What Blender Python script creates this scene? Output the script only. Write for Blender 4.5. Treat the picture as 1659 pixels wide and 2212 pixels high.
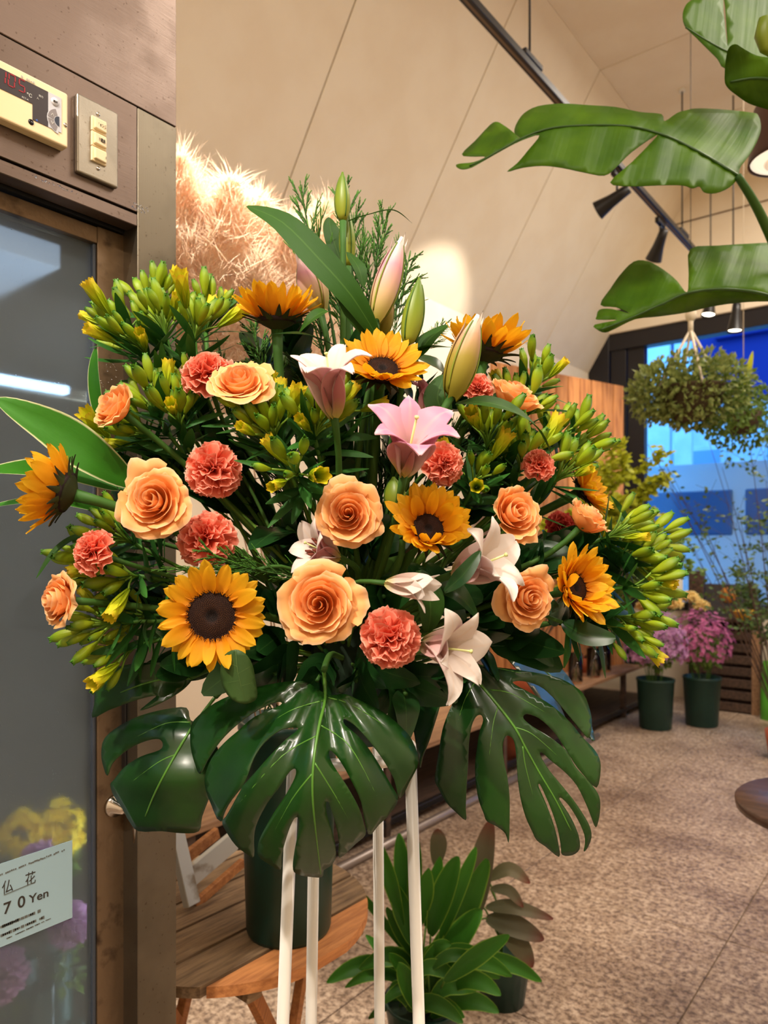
import bpy, bmesh, math, random
from mathutils import Vector, Matrix, Quaternion, noise
from mathutils.geometry import delaunay_2d_cdt

for o in list(bpy.data.objects): bpy.data.objects.remove(o)
random.seed(7)
S = bpy.context.scene
COL = S.collection
pi = math.pi

# ------------------------------------------------------------------ camera
F_PX, CX, HY, CAMZ, YAW = 1580.0, 829.5, 1185.0, 1.45, math.radians(38.3)
CAM = Vector((0, 0, CAMZ))
FWD = Vector((-math.sin(YAW), math.cos(YAW), 0))
RGT = Vector((math.cos(YAW), math.sin(YAW), 0))
UP = Vector((0, 0, 1))
cd = bpy.data.cameras.new('camera'); cam = bpy.data.objects.new('camera', cd); COL.objects.link(cam)
cam.location = CAM; cam.rotation_euler = (pi / 2, 0, YAW)
cd.sensor_fit = 'VERTICAL'; cd.sensor_height = 36; cd.sensor_width = 27; cd.lens = F_PX * 36 / 2212
cd.shift_y = (HY - 1106) / 2212; cd.clip_start = 0.05; cd.clip_end = 100
cd.dof.use_dof = True; cd.dof.focus_distance = 0.93; cd.dof.aperture_fstop = 6.5
S.camera = cam

# ------------------------------------------------------------------ world, lamps, exposure
w = bpy.data.worlds.new('dusk'); S.world = w; w.use_nodes = True
bg = w.node_tree.nodes['Background']
bg.inputs[0].default_value = (0.12, 0.47, 1.0, 1); bg.inputs[1].default_value = 3.8
S.view_settings.view_transform = 'Standard'; S.view_settings.look = 'None'
S.view_settings.gamma = 1.0; S.view_settings.exposure = 0.0
S.view_settings.use_curve_mapping = False
WARM = (1.0, 0.885, 0.755)

def area(name, loc, size, power, col, target=None, sizey=None):
    l = bpy.data.lights.new(name, 'AREA'); l.energy = power; l.color = col; l.size = size
    if sizey: l.shape = 'RECTANGLE'; l.size_y = sizey
    o = bpy.data.objects.new(name, l); COL.objects.link(o); o.location = loc
    if target is not None:
        o.rotation_euler = (Vector(target) - Vector(loc)).to_track_quat('-Z', 'Y').to_euler()
    return o

def spot(name, loc, target, power, angle, col, radius=0.04, blend=0.5):
    l = bpy.data.lights.new(name, 'SPOT'); l.energy = power; l.color = col; l.spot_size = math.radians(angle)
    l.spot_blend = blend; l.shadow_soft_size = radius
    o = bpy.data.objects.new(name, l); COL.objects.link(o); o.location = loc
    o.rotation_euler = (Vector(target) - Vector(loc)).to_track_quat('-Z', 'Y').to_euler()
    return o

# unseen fill lights added below the ceiling for soft room light
area('ceiling_fill_light', (1.2, -0.6, 4.85), 1.6, 95, WARM)
area('ceiling_fill_light', (1.4, 3.2, 4.85), 1.6, 145, WARM)
area('ceiling_fill_light', (-0.4, -1.7, 4.85), 1.2, 60, WARM)
area('ceiling_fill_light', (-0.2, 5.6, 4.85), 1.2, 95, WARM)

# ------------------------------------------------------------------ helpers
def P(x, y, d):
    return CAM + FWD * d + RGT * ((x - CX) / F_PX * d) + UP * ((HY - y) / F_PX * d)

def CV(r, u, t):                      # direction in viewing terms: right, up, toward the viewer
    return (RGT * r + UP * u - FWD * t).normalized()

def onX(px, py, x0):                  # point of the plane X = x0 seen at a pixel
    v = P(px, py, 1.0) - CAM
    return CAM + v * (x0 / v.x)

def onY(px, py, y0):
    v = P(px, py, 1.0) - CAM
    return CAM + v * (y0 / v.y)

def onZ(px, py, z0):
    v = P(px, py, 1.0) - CAM
    return CAM + v * ((z0 - CAMZ) / v.z)

def lin(c):
    c = c / 255.0
    return c / 12.92 if c <= 0.04045 else ((c + 0.055) / 1.055) ** 2.4

def rgb(r, g, b): return (lin(r), lin(g), lin(b), 1)

WM = {}
def thing(name, label, cat, loc=(0, 0, 0), quat=None, scale=1.0, group=None):
    o = bpy.data.objects.new(name, None); COL.objects.link(o); o.empty_display_size = 0.05
    m = Matrix.Translation(Vector(loc)) @ (quat.to_matrix().to_4x4() if quat else Matrix()) @ Matrix.Scale(scale, 4)
    o.matrix_basis = m; WM[o.name] = m
    o['label'] = label; o['category'] = cat
    if group: o['group'] = group
    return o

def tag(o, label, cat, group=None):
    o['label'] = label; o['category'] = cat
    if group: o['group'] = group
    return o

def mk(name, verts, faces, uv=None, smooth=True):
    me = bpy.data.meshes.new(name)
    me.from_pydata([tuple(v) for v in verts], [], faces)
    if uv is not None:
        lay = me.uv_layers.new(name='UVMap')
        li = [0] * len(me.loops); me.loops.foreach_get('vertex_index', li)
        buf = []
        for i in li: buf.extend(uv[i])
        lay.data.foreach_set('uv', buf)
    if smooth: me.polygons.foreach_set('use_smooth', [True] * len(me.polygons))
    me.update()
    return me

def ob(name, me, mat=None, parent=None, M=None, kind=None):
    if mat is not None and len(me.materials) == 0: me.materials.append(mat)
    o = bpy.data.objects.new(name, me); COL.objects.link(o)
    if parent is not None: o.parent = parent
    if M is not None: o.matrix_basis = M
    if kind: o['kind'] = kind
    return o

def tolocal(root, pts):
    inv = WM[root.name].inverted()
    return [inv @ Vector(p) for p in pts]

def rot(axis, a): return Matrix.Rotation(a, 4, axis)
def tr(x, y, z): return Matrix.Translation((x, y, z))
def sc(x, y=None, z=None):
    if y is None: y = z = x
    return Matrix.Diagonal((x, y, z, 1))

class MB:                              # collects shapes into one mesh
    def __init__(s): s.v = []; s.f = []; s.uv = []
    def add(s, v, f, uv=None):
        n = len(s.v); s.v.extend(v); s.f.extend([tuple(i + n for i in q) for q in f])
        s.uv.extend(uv if uv else [(0, 0)] * len(v))
    def box(s, c, h, M=None):
        vs = [Vector((c[0] + a * h[0], c[1] + b * h[1], c[2] + e * h[2])) for a in (-1, 1) for b in (-1, 1) for e in (-1, 1)]
        if M is not None: vs = [M @ v for v in vs]
        s.add(vs, [(0, 1, 3, 2), (4, 6, 7, 5), (0, 4, 5, 1), (2, 3, 7, 6), (0, 2, 6, 4), (1, 5, 7, 3)])
    def tube(s, pts, rad, n=8, cap=True):
        v, f, uv = tube(pts, rad, n, cap); s.add(v, f, uv)
    def mesh(s, name, smooth=True): return mk(name, s.v, s.f, s.uv, smooth)

def boxmesh(name, hx, hy, hz, bev=0.0, seg=1):
    bm = bmesh.new(); bmesh.ops.create_cube(bm, size=2)
    bmesh.ops.scale(bm, vec=(hx, hy, hz), verts=bm.verts)
    if bev > 0: bmesh.ops.bevel(bm, geom=list(bm.edges), offset=bev, segments=seg, affect='EDGES', profile=0.5)
    me = bpy.data.meshes.new(name); bm.to_mesh(me); bm.free()
    return me

def bbox(name, lo, hi, mat, parent=None, bev=0.0, seg=1):        # axis-aligned box between two corners
    lo = Vector(lo); hi = Vector(hi); c = (lo + hi) / 2; h = (hi - lo) / 2
    me = boxmesh(name, abs(h.x), abs(h.y), abs(h.z), bev, seg)
    if parent is not None: c = WM[parent.name].inverted() @ c if parent.name in WM else c
    return ob(name, me, mat, parent, Matrix.Translation(c))

def tube(pts, rad, n=8, cap=True):
    pts = [Vector(p) for p in pts]; m = len(pts)
    if not hasattr(rad, '__len__'): rad = [rad] * m
    t0 = (pts[1] - pts[0]).normalized()
    a = t0.orthogonal().normalized()
    v = []; uv = []
    for i in range(m):
        t = (pts[min(i + 1, m - 1)] - pts[max(i - 1, 0)])
        t = t.normalized() if t.length > 1e-9 else t0
        a = (a - t * a.dot(t)); a = a.normalized() if a.length > 1e-6 else t.orthogonal().normalized()
        b = t.cross(a)
        for k in range(n):
            an = 2 * pi * k / n
            v.append(pts[i] + (a * math.cos(an) + b * math.sin(an)) * rad[i]); uv.append((i / (m - 1), k / n))
    f = [(i * n + k, i * n + (k + 1) % n, (i + 1) * n + (k + 1) % n, (i + 1) * n + k) for i in range(m - 1) for k in range(n)]
    if cap: f.append(tuple(range(n - 1, -1, -1))); f.append(tuple((m - 1) * n + k for k in range(n)))
    return v, f, uv

def tubemesh(name, pts, rad, n=8):
    v, f, uv = tube(pts, rad, n); return mk(name, v, f, uv)

def lathe(name, prof, n=24, cap=True):
    v = []; uv = []; m = len(prof)
    for i, (r, z) in enumerate(prof):
        for k in range(n):
            a = 2 * pi * k / n; v.append(Vector((r * math.cos(a), r * math.sin(a), z))); uv.append((i / (m - 1), k / n))
    f = [(i * n + k, i * n + (k + 1) % n, (i + 1) * n + (k + 1) % n, (i + 1) * n + k) for i in range(m - 1) for k in range(n)]
    if cap: f.append(tuple(range(n - 1, -1, -1))); f.append(tuple((m - 1) * n + k for k in range(n)))
    return mk(name, v, f, uv)

def bez(a, b, c, n=8):
    a, b, c = Vector(a), Vector(b), Vector(c)
    return [a * (1 - t) ** 2 + b * 2 * t * (1 - t) + c * t * t for t in [i / n for i in range(n + 1)]]

def spline(pts, sub=5, closed=False):           # Catmull-Rom
    pts = [Vector(p) for p in pts]; n = len(pts); out = []
    for i in range(n if closed else n - 1):
        if closed: p0, p1, p2, p3 = pts[i - 1], pts[i], pts[(i + 1) % n], pts[(i + 2) % n]
        else: p0, p1, p2, p3 = pts[max(i - 1, 0)], pts[i], pts[i + 1], pts[min(i + 2, n - 1)]
        for k in range(sub):
            t = k / sub
            out.append(0.5 * ((2 * p1) + (p2 - p0) * t + (2 * p0 - 5 * p1 + 4 * p2 - p3) * t * t + (3 * p1 - p0 - 3 * p2 + p3) * t ** 3))
    if not closed: out.append(pts[-1])
    return out

def leafgeo(line, wid, nrm, nu=14, nv=6, fold=0.25, wave=0.0, shape=None, ph=0.0):
    """leaf blade along a 3D centre line; wid = half width; nrm = face normal hint; u -> uv.x, across -> uv.y"""
    line = spline(line, max(2, nu // (len(line) - 1)))
    m = len(line); v = []; uv = []
    nrm = Vector(nrm).normalized()
    for i in range(m):
        u = i / (m - 1)
        t = (line[min(i + 1, m - 1)] - line[max(i - 1, 0)]).normalized()
        s = t.cross(nrm); s = s.normalized() if s.length > 1e-5 else t.orthogonal().normalized()
        n2 = s.cross(t)
        wv = wid * (shape(u) if shape else math.sin(pi * min(1, u * 0.92 + 0.06)) ** 0.8)
        for j in range(nv + 1):
            q = -1 + 2 * j / nv
            p = line[i] + s * (q * wv) + n2 * (fold * abs(q) * wv + wave * wid * math.sin(u * 9 + q * 2 + ph) * q * q)
            v.append(p); uv.append((u, j / nv))
    f = [(i * (nv + 1) + j, i * (nv + 1) + j + 1, (i + 1) * (nv + 1) + j + 1, (i + 1) * (nv + 1) + j) for i in range(m - 1) for j in range(nv)]
    return v, f, uv

def interp(tab, x):
    if x <= tab[0][0]: return tab[0][1]
    for (a, b), (c, e) in zip(tab, tab[1:]):
        if x <= c: return b + (e - b) * (x - a) / (c - a)
    return tab[-1][1]

def inside(poly, x, y):
    c = False; n = len(poly); j = n - 1
    for i in range(n):
        xi, yi = poly[i]; xj, yj = poly[j]
        if (yi > y) != (yj > y) and x < (xj - xi) * (y - yi) / (yj - yi) + xi: c = not c
        j = i
    return c

def tracedleaf(name, outline, dfun, step=14, sub=3):
    """a flat outline (given where it is seen) laid over a curved surface at its own distance, then thickened"""
    pl = [(p.x, p.y) for p in spline([(x, y, 0) for x, y in outline], sub, True)]
    xs = [p[0] for p in pl]; ys = [p[1] for p in pl]
    pts = list(pl); n = len(pl)
    y = min(ys) + step / 2; row = 0
    while y < max(ys):
        x = min(xs) + (step / 2 if row % 2 else 0)
        while x < max(xs):
            if inside(pl, x, y) and min((x - a) ** 2 + (y - b) ** 2 for a, b in pl) > (step * 0.45) ** 2: pts.append((x, y))
            x += step
        y += step * 0.87; row += 1
    vs, es, fs, _, _, _ = delaunay_2d_cdt([Vector(p) for p in pts], [(i, (i + 1) % n) for i in range(n)], [], 0, 1e-4)
    fs = [f for f in fs if inside(pl, sum(vs[i][0] for i in f) / len(f), sum(vs[i][1] for i in f) / len(f))]
    x0, x1, y0, y1 = min(xs), max(xs), min(ys), max(ys)
    V3 = [P(v[0], v[1], dfun(v[0], v[1])) for v in vs]
    uv = [((v[0] - x0) / (x1 - x0), (v[1] - y0) / (y1 - y0)) for v in vs]
    return V3, [tuple(f) for f in fs], uv

def solid(o, t=0.001):
    m = o.modifiers.new('thickness', 'SOLIDIFY'); m.thickness = t; m.offset = 0
    return o

# ------------------------------------------------------------------ materials
def mat(name, col, rough=0.5, metal=0.0, spec=0.5, emit=None, es=1.0, trans=0.0, ior=1.45, alpha=1.0):
    m = bpy.data.materials.new(name); m.use_nodes = True
    b = m.node_tree.nodes['Principled BSDF']
    b.inputs['Base Color'].default_value = col; b.inputs['Roughness'].default_value = rough
    b.inputs['Metallic'].default_value = metal; b.inputs['Specular IOR Level'].default_value = spec
    b.inputs['Transmission Weight'].default_value = trans; b.inputs['IOR'].default_value = ior
    b.inputs['Alpha'].default_value = alpha
    if emit: b.inputs['Emission Color'].default_value = emit; b.inputs['Emission Strength'].default_value = es
    return m

class NT:
    def __init__(s, m): s.t = m.node_tree; s.b = s.t.nodes['Principled BSDF']; s.out = s.t.nodes['Material Output']
    def n(s, ty, **kw):
        q = s.t.nodes.new(ty)
        for k, v in kw.items():
            if k in q.inputs.keys() if hasattr(q.inputs, 'keys') else False: q.inputs[k].default_value = v
            else: setattr(q, k, v)
        return q
    def l(s, a, b): s.t.links.new(a, b)
    def ramp(s, stops, fac=None, interp='LINEAR'):
        r = s.n('ShaderNodeValToRGB'); e = r.color_ramp.elements; r.color_ramp.interpolation = interp
        while len(e) < len(stops): e.new(0.5)
        for i, (p, c) in enumerate(stops): e[i].position = p; e[i].color = c
        if fac is not None: s.l(fac, r.inputs[0])
        return r
    def bump(s, h, strength=0.3, dist=0.01):
        q = s.n('ShaderNodeBump'); q.inputs['Strength'].default_value = strength; q.inputs['Distance'].default_value = dist
        s.l(h, q.inputs['Height']); s.l(q.outputs[0], s.b.inputs['Normal'])
    def coord(s, which='Object'): return s.n('ShaderNodeTexCoord').outputs[which]
    def noise(s, scale, detail=3, vec=None, rough=0.5):
        q = s.n('ShaderNodeTexNoise'); q.inputs['Scale'].default_value = scale; q.inputs['Detail'].default_value = detail; q.inputs['Roughness'].default_value = rough
        if vec is not None: s.l(vec, q.inputs['Vector'])
        return q
    def mapping(s, vec, scale=(1, 1, 1)):
        q = s.n('ShaderNodeMapping'); q.inputs['Scale'].default_value = scale; s.l(vec, q.inputs['Vector']); return q.outputs[0]
    def mix(s, a, b, fac, blend='MIX'):
        q = s.n('ShaderNodeMix'); q.data_type = 'RGBA'; q.blend_type = blend
        for sock, val in ((q.inputs[0], fac), (q.inputs[6], a), (q.inputs[7], b)):
            if hasattr(val, 'is_linked') or hasattr(val, 'links'): s.l(val, sock)
            else: sock.default_value = val
        return q.outputs[2]

def petalmat(name, stops, axis=0, rough=0.55, trans=0.25, vary=0.12, vein=0.0, edge=None, spec=0.3, coat=0.0, veinscale=(2, 40, 1)):
    """colour runs along the petal or leaf (uv.x) or across it (uv.y); each piece varies a little"""
    m = mat(name, stops[0][1], rough, spec=spec); t = NT(m)
    uv = t.coord('UV'); sx = t.n('ShaderNodeSeparateXYZ'); t.l(uv, sx.inputs[0])
    r = t.ramp(stops, sx.outputs[axis]); c = r.outputs[0]
    if edge:                                         # (colour, width) : margins or centre stripe across
        ab = t.n('ShaderNodeMath', operation='SUBTRACT'); t.l(sx.outputs[1], ab.inputs[0]); ab.inputs[1].default_value = 0.5
        a2 = t.n('ShaderNodeMath', operation='ABSOLUTE'); t.l(ab.outputs[0], a2.inputs[0])
        er = t.ramp(edge[1], a2.outputs[0]); c = t.mix(c, edge[0], er.outputs[0])
    if vein > 0:
        nz = t.noise(6, 2, t.mapping(uv, veinscale)); c = t.mix(c, t.mix((1, 1, 1, 1), nz.outputs[0], 1.0), vein, 'MULTIPLY')
        t.bump(nz.outputs[0], 0.25, 0.002)
    oi = t.n('ShaderNodeObjectInfo')
    mr = t.n('ShaderNodeMapRange'); t.l(oi.outputs['Random'], mr.inputs[0]); mr.inputs[3].default_value = 1 - vary; mr.inputs[4].default_value = 1 + vary
    hs = t.n('ShaderNodeHueSaturation'); t.l(c, hs.inputs['Color']); t.l(mr.outputs[0], hs.inputs['Value'])
    t.l(hs.outputs[0], t.b.inputs['Base Color'])
    if coat: t.b.inputs['Coat Weight'].default_value = coat; t.b.inputs['Coat Roughness'].default_value = 0.15
    if trans > 0:
        tl = t.n('ShaderNodeBsdfTranslucent'); t.l(hs.outputs[0], tl.inputs['Color'])
        ms = t.n('ShaderNodeMixShader'); ms.inputs[0].default_value = trans
        t.l(t.b.outputs[0], ms.inputs[1]); t.l(tl.outputs[0], ms.inputs[2]); t.l(ms.outputs[0], t.out.inputs[0])
    return m

def speckle(name, a, b, scale, rough=0.6, lo=0.4, hi=0.6, bump=0.0, coord='Object', mapscale=(1, 1, 1), detail=4, metal=0.0, spec=0.5):
    m = mat(name, a, rough, metal, spec); t = NT(m)
    nz = t.noise(scale, detail, t.mapping(t.coord(coord), mapscale)); r = t.ramp([(lo, a), (hi, b)], nz.outputs[0])
    t.l(r.outputs[0], t.b.inputs['Base Color'])
    if bump: t.bump(nz.outputs[0], bump, 0.01)
    return m

def woodmat(name, a, b, ax=(14, 1.2, 14), rough=0.65, scale=3.0):
    m = mat(name, a, rough); t = NT(m)
    oi = t.n('ShaderNodeObjectInfo'); ad = t.n('ShaderNodeVectorMath', operation='ADD')
    mu = t.n('ShaderNodeVectorMath', operation='SCALE'); t.l(oi.outputs['Location'], mu.inputs[0]); mu.inputs['Scale'].default_value = 3.7
    t.l(t.coord('Object'), ad.inputs[0]); t.l(mu.outputs[0], ad.inputs[1])
    nz = t.noise(scale, 6, t.mapping(ad.outputs[0], ax), 0.6)
    r = t.ramp([(0.3, b), (0.62, a)], nz.outputs[0])
    hs = t.n('ShaderNodeHueSaturation'); t.l(r.outputs[0], hs.inputs['Color'])
    mr = t.n('ShaderNodeMapRange'); t.l(oi.outputs['Random'], mr.inputs[0]); mr.inputs[3].default_value = 0.8; mr.inputs[4].default_value = 1.15
    t.l(mr.outputs[0], hs.inputs['Value']); t.l(hs.outputs[0], t.b.inputs['Base Color']); t.bump(nz.outputs[0], 0.3, 0.004)
    return m

M = {}
M['plaster'] = speckle('plaster', rgb(240, 227, 203), rgb(236, 221, 195), 3, 0.75)
M['joint'] = mat('joint', rgb(120, 100, 78), 0.8)
M['black'] = mat('black_metal', rgb(24, 22, 22), 0.4)
M['blackpl'] = mat('black_gloss', rgb(14, 13, 14), 0.25)
M['white'] = mat('white_paint', rgb(235, 232, 225), 0.35)
M['cream'] = speckle('cream_plastic', rgb(232, 214, 176), rgb(225, 204, 160), 2, 0.4)
M['chrome'] = mat('chrome', rgb(210, 205, 198), 0.12, 1.0)
M['rope'] = mat('rope', rgb(226, 214, 190), 0.8)
M['bucket'] = speckle('green_plastic', rgb(26, 62, 52), rgb(20, 52, 44), 4, 0.45)
M['bucketdark'] = speckle('dark_green_plastic', rgb(16, 62, 52), rgb(12, 50, 42), 4, 0.4)
M['terracotta'] = speckle('terracotta', rgb(176, 92, 60), rgb(156, 78, 50), 8, 0.8)
M['darkwood'] = woodmat('dark_wood', rgb(92, 70, 56), rgb(50, 38, 32))
M['oldwood'] = woodmat('weathered_wood', rgb(156, 128, 96), rgb(92, 70, 52), (3, 30, 30))
M['orangewood'] = woodmat('warm_wood', rgb(196, 132, 78), rgb(150, 92, 52), (3, 30, 30))
M['board'] = woodmat('pine_board', rgb(214, 148, 86), rgb(150, 92, 52), (9, 9, 0.9))
M['tan'] = woodmat('bench_wood', rgb(176, 136, 100), rgb(128, 94, 68), (20, 1, 20))
M['soil'] = speckle('floral_foam', rgb(24, 46, 26), rgb(16, 34, 18), 40, 0.9)
# stainless steel, brushed, with wiped and cloudy patches
def steel(name, col, rough, dirs, streak=0.08, patch=0.15):
    m = mat(name, col, rough, 0.9); t = NT(m)
    co = t.coord('Object')
    n1 = t.noise(10, 4, t.mapping(co, dirs)); n2 = t.noise(2.4, 5, co, 0.6); n3 = t.noise(160, 1, co)
    r1 = t.n('ShaderNodeMapRange'); t.l(n1.outputs[0], r1.inputs[0]); r1.inputs[3].default_value = rough - streak; r1.inputs[4].default_value = rough + streak
    r2 = t.ramp([(0.46, (0, 0, 0, 1)), (0.54, (1, 1, 1, 1))], n2.outputs[0])
    ad = t.n('ShaderNodeMath', operation='MULTIPLY_ADD'); t.l(r2.outputs[0], ad.inputs[0]); ad.inputs[1].default_value = patch; t.l(r1.outputs[0], ad.inputs[2])
    t.l(ad.outputs[0], t.b.inputs['Roughness'])
    c2 = t.mix(col, tuple(min(1, x * 1.25) for x in col[:3]) + (1,), r2.outputs[0])
    sp = t.ramp([(0.70, (1, 1, 1, 1)), (0.76, (0.35, 0.28, 0.22, 1))], n3.outputs[0])
    t.l(t.mix(c2, sp.outputs[0], 0.5, 'MULTIPLY'), t.b.inputs['Base Color']); t.bump(n1.outputs[0], 0.05, 0.002)
    return m
M['steel'] = steel('brushed_steel', rgb(112, 98, 90), 0.38, (60, 2, 60))
M['steelv'] = steel('brushed_steel_upright', rgb(106, 99, 86), 0.34, (60, 60, 1.5), 0.06, 0.05)
M['steelplate'] = steel('steel_plate', rgb(140, 134, 122), 0.32, (60, 60, 60), 0.04, 0.0)
M['rusty'] = speckle('tarnished_steel', rgb(124, 104, 82), rgb(58, 44, 34), 26, 0.42, 0.55, 0.75, 0.2, metal=0.75)
M['gasket'] = mat('rubber_seal', rgb(26, 26, 28), 0.6)

# floor terrazzo
def terrazzo():
    m = mat('terrazzo', rgb(170, 140, 116), 0.42); t = NT(m); co = t.n('ShaderNodeNewGeometry').outputs['Position']
    n1 = t.noise(48, 4, co, 0.7); n2 = t.noise(2.2, 4, co, 0.6); n3 = t.noise(20, 2, co)
    r1 = t.ramp([(0.40, rgb(88, 72, 62)), (0.50, rgb(172, 150, 130)), (0.62, rgb(208, 188, 166))], n1.outputs[0])
    c = t.mix(r1.outputs[0], rgb(196, 170, 146), 0.2)
    r3 = t.ramp([(0.4, (0.72, 0.68, 0.64, 1)), (0.6, (1, 1, 1, 1))], n3.outputs[0])
    c = t.mix(c, r3.outputs[0], 0.8, 'MULTIPLY')
    r2 = t.ramp([(0.34, (0.55, 0.51, 0.50, 1)), (0.56, (1.0, 1.0, 1.0, 1))], n2.outputs[0])
    c = t.mix(c, r2.outputs[0], 0.9, 'MULTIPLY'); t.l(c, t.b.inputs['Base Color']); t.bump(n1.outputs[0], 0.15, 0.004)
    return m
M['terrazzo'] = terrazzo()
# ================================================================== THE SETTING
KS = 1.121                                        # overall scale of the far room
XL, YW, YB, XR, ZC = -2.75 * KS, 6.60 * KS, -3.0, 3.8, 1.45 + 3.1 * KS
XE = -1.84 * KS                                        # where the sloping ceiling meets the level one
ZS = ZC - 1.6 * (XE - XL)                         # foot of the slope on the left wall
def struct(o): o['kind'] = 'structure'; return o
def plane_s(name, pts, m, thick=None):
    me = mk(name, pts, [tuple(range(len(pts)))], smooth=False); return struct(ob(name, me, m))

floor = struct(bbox('floor', (XL - 0.2, YB - 0.2, -0.15), (XR + 0.2, YW + 0.2, -0.006), M['joint']))
WM[floor.name] = floor.matrix_basis.copy()
TS = 0.86
tm = boxmesh('floor_tile', TS / 2 - 0.0022, TS / 2 - 0.0022, 0.006, 0.0015)
inv = floor.matrix_basis.inverted()
for i in range(-2, 6):
    for j in range(-3, 9):
        x = -0.68 + i * TS - TS / 2; y = 0.76 + j * TS
        if x + TS / 2 > XR or x - TS / 2 < XL - 0.4 or y - TS / 2 > YW: continue
        ob('tile', tm, M['terrazzo'], floor, inv @ tr(x, y, -0.006))

# left wall, sloping ceiling boards, level ceiling boards
wl = struct(bbox('wall_left', (XL - 0.15, YB, 0), (XL, YW, ZS + 0.02), M['plaster']))
slope_n = Vector((1.6, 0, -1)).normalized()
backs = plane_s('ceiling_slope', [Vector((XL - 0.1, YB, ZS - 0.16)) - slope_n * 0.02, Vector((XL - 0.1, YW, ZS - 0.16)) - slope_n * 0.02,
                                  Vector((XE + 0.02, YW, ZC + 0.032)) - slope_n * 0.02, Vector((XE + 0.02, YB, ZC + 0.032)) - slope_n * 0.02], M['joint'])
L = math.hypot(XE - XL, ZC - ZS)
PW = 1.01 * KS
pm = boxmesh('ceiling_panel', L / 2 + 0.03, PW / 2 - 0.004, 0.009, 0.002)
rm = Matrix.Rotation(-math.atan2(ZC - ZS, XE - XL), 4, 'Y')
for k in range(-3, 5):
    yc = 2.57 * KS + PW / 2 + k * PW
    if yc - 0.5 > YW: continue
    c = Vector(((XL + XE) / 2, yc, (ZS + ZC) / 2)) - slope_n * 0.009
    ob('panel', pm, M['plaster'], backs, Matrix.Translation(c) @ rm)
ceil = struct(bbox('ceiling', (XE - 0.1, YB - 0.2, ZC + 0.012), (XR + 0.2, YW + 0.2, ZC + 0.1), M['joint']))
inv = ceil.matrix_basis.inverted()
cm = boxmesh('ceiling_board', 0.978, PW / 2 - 0.0035, 0.006, 0.002)
for k in range(-5, 5):
    for q in range(3):
        yc = 2.57 * KS + PW / 2 + k * PW
        ob('panel', cm, M['plaster'], ceil, inv @ tr(XE + 0.98 + q * 1.96, yc, ZC + 0.006))
struct(bbox('wall_right', (XR, YB, 0), (XR + 0.15, YW, ZC), M['plaster']))
struct(bbox('wall_back', (XL, YB - 0.15, 0), (XR, YB, ZC), M['plaster']))

# window wall: piers and lintel around a black-framed shop window
WX0, WX1, WZ0, WZ1 = XL, 3.3, 0.85, 1.45 + 1.97 * KS
struct(bbox('wall_window', (XL, YW, 0), (XR, YW + 0.16, WZ0), M['plaster']))
lintel = struct(bbox('trim_1', (XL, YW - 0.05, WZ1), (XR, YW + 0.16, WZ1 + 0.22), M['plaster'], bev=0.004))
struct(bbox('wall_window_upper', (XL, YW, WZ1 + 0.22), (XR, YW + 0.16, ZC), M['plaster']))
struct(bbox('wall_window_side', (WX1, YW, WZ0), (XR, YW + 0.16, WZ1), M['plaster']))
win = bpy.data.objects.new('window_1', None); COL.objects.link(win); struct(win); WM[win.name] = Matrix()
FR = mat('window_frame_black', rgb(30, 28, 32), 0.35)
for x0, x1, d0 in ((WX0, WX0 + 0.22, -0.03), (WX0 + 0.23, WX0 + 0.39, 0.0), (WX0 + 0.40, WX0 + 0.57, 0.02), (0.35, 0.47, 0.0), (WX1 - 0.12, WX1, 0)):
    bbox('frame_upright', (x0, YW + d0, WZ0), (x1, YW + 0.12, WZ1), FR, win, 0.004)
bbox('frame_rail', (WX0, YW - 0.02, WZ1 - 0.17), (WX1, YW + 0.12, WZ1), FR, win, 0.004)
bbox('frame_rail', (WX0, YW - 0.02, WZ0), (WX1, YW + 0.12, WZ0 + 0.08), FR, win, 0.004)
GL = mat('window_glass', (1, 1, 1, 1), 0.0, trans=1.0, ior=1.02)
for x0, x1 in ((WX0 + 0.56, 0.36), (0.46, WX1 - 0.11)):
    bbox('pane', (x0, YW + 0.06, WZ0 + 0.07), (x1, YW + 0.064, WZ1 - 0.16), GL, win)
rail = struct(bbox('trim_2', (XE - (ZC - 4.62) / 1.6 + 0.01, YW - 0.02, 4.62), (XR, YW, 4.625), M['joint']))

# ------------------------------------------------------------------ outdoors at dusk
street = struct(bbox('street', (-14, YW + 0.2, -0.35), (16, 30, -0.2), speckle('asphalt', rgb(120, 130, 140), rgb(100, 108, 118), 30, 0.8)))
BW = speckle('white_render', rgb(222, 228, 234), rgb(206, 214, 224), 3, 0.8)
NV = mat('navy_canvas', rgb(10, 26, 120), 0.7)
b1 = thing('street_building', 'pale building across the street with dark navy upper floor and glass shopfront', 'building', (1.5, 14.0, -0.2))
bbox('wall', (-14, 14.0, -0.2), (16, 14.6, 4.9), BW, b1)
xs_ = onY(1446, 900, 13.75).x
bbox('upper_wall', (xs_, 13.75, 4.05), (16, 14.6, 9.5), NV, b1, 0.02)
bbox('upper_wall', (-14, 13.9, 4.9), (xs_, 14.6, 9.5), BW, b1, 0.02)
bbox('ledge', (xs_ + 0.8, 13.6, 5.1), (16, 13.76, 5.2), NV, b1, 0.02)
DG = mat('dim_glass', rgb(140, 170, 205), 0.2)
for k in range(10):
    x = -9 + k * 2.1
    wf = bbox('window', (x, 13.94, 1.1), (x + 1.5, 14.02, 3.3), BW, b1, 0.01)
    WM[wf.name] = WM[b1.name] @ wf.matrix_basis
    bbox('pane', (x + 0.08, 13.925, 1.18), (x + 1.42, 13.95, 3.22), DG, wf)
b2 = thing('white_pillar_sign', 'tall pale signboard standing out on the street', 'signboard', P(1415, 1100, 12.2) - UP * 1.75)
c = P(1412, 760, 12.2)
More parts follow.
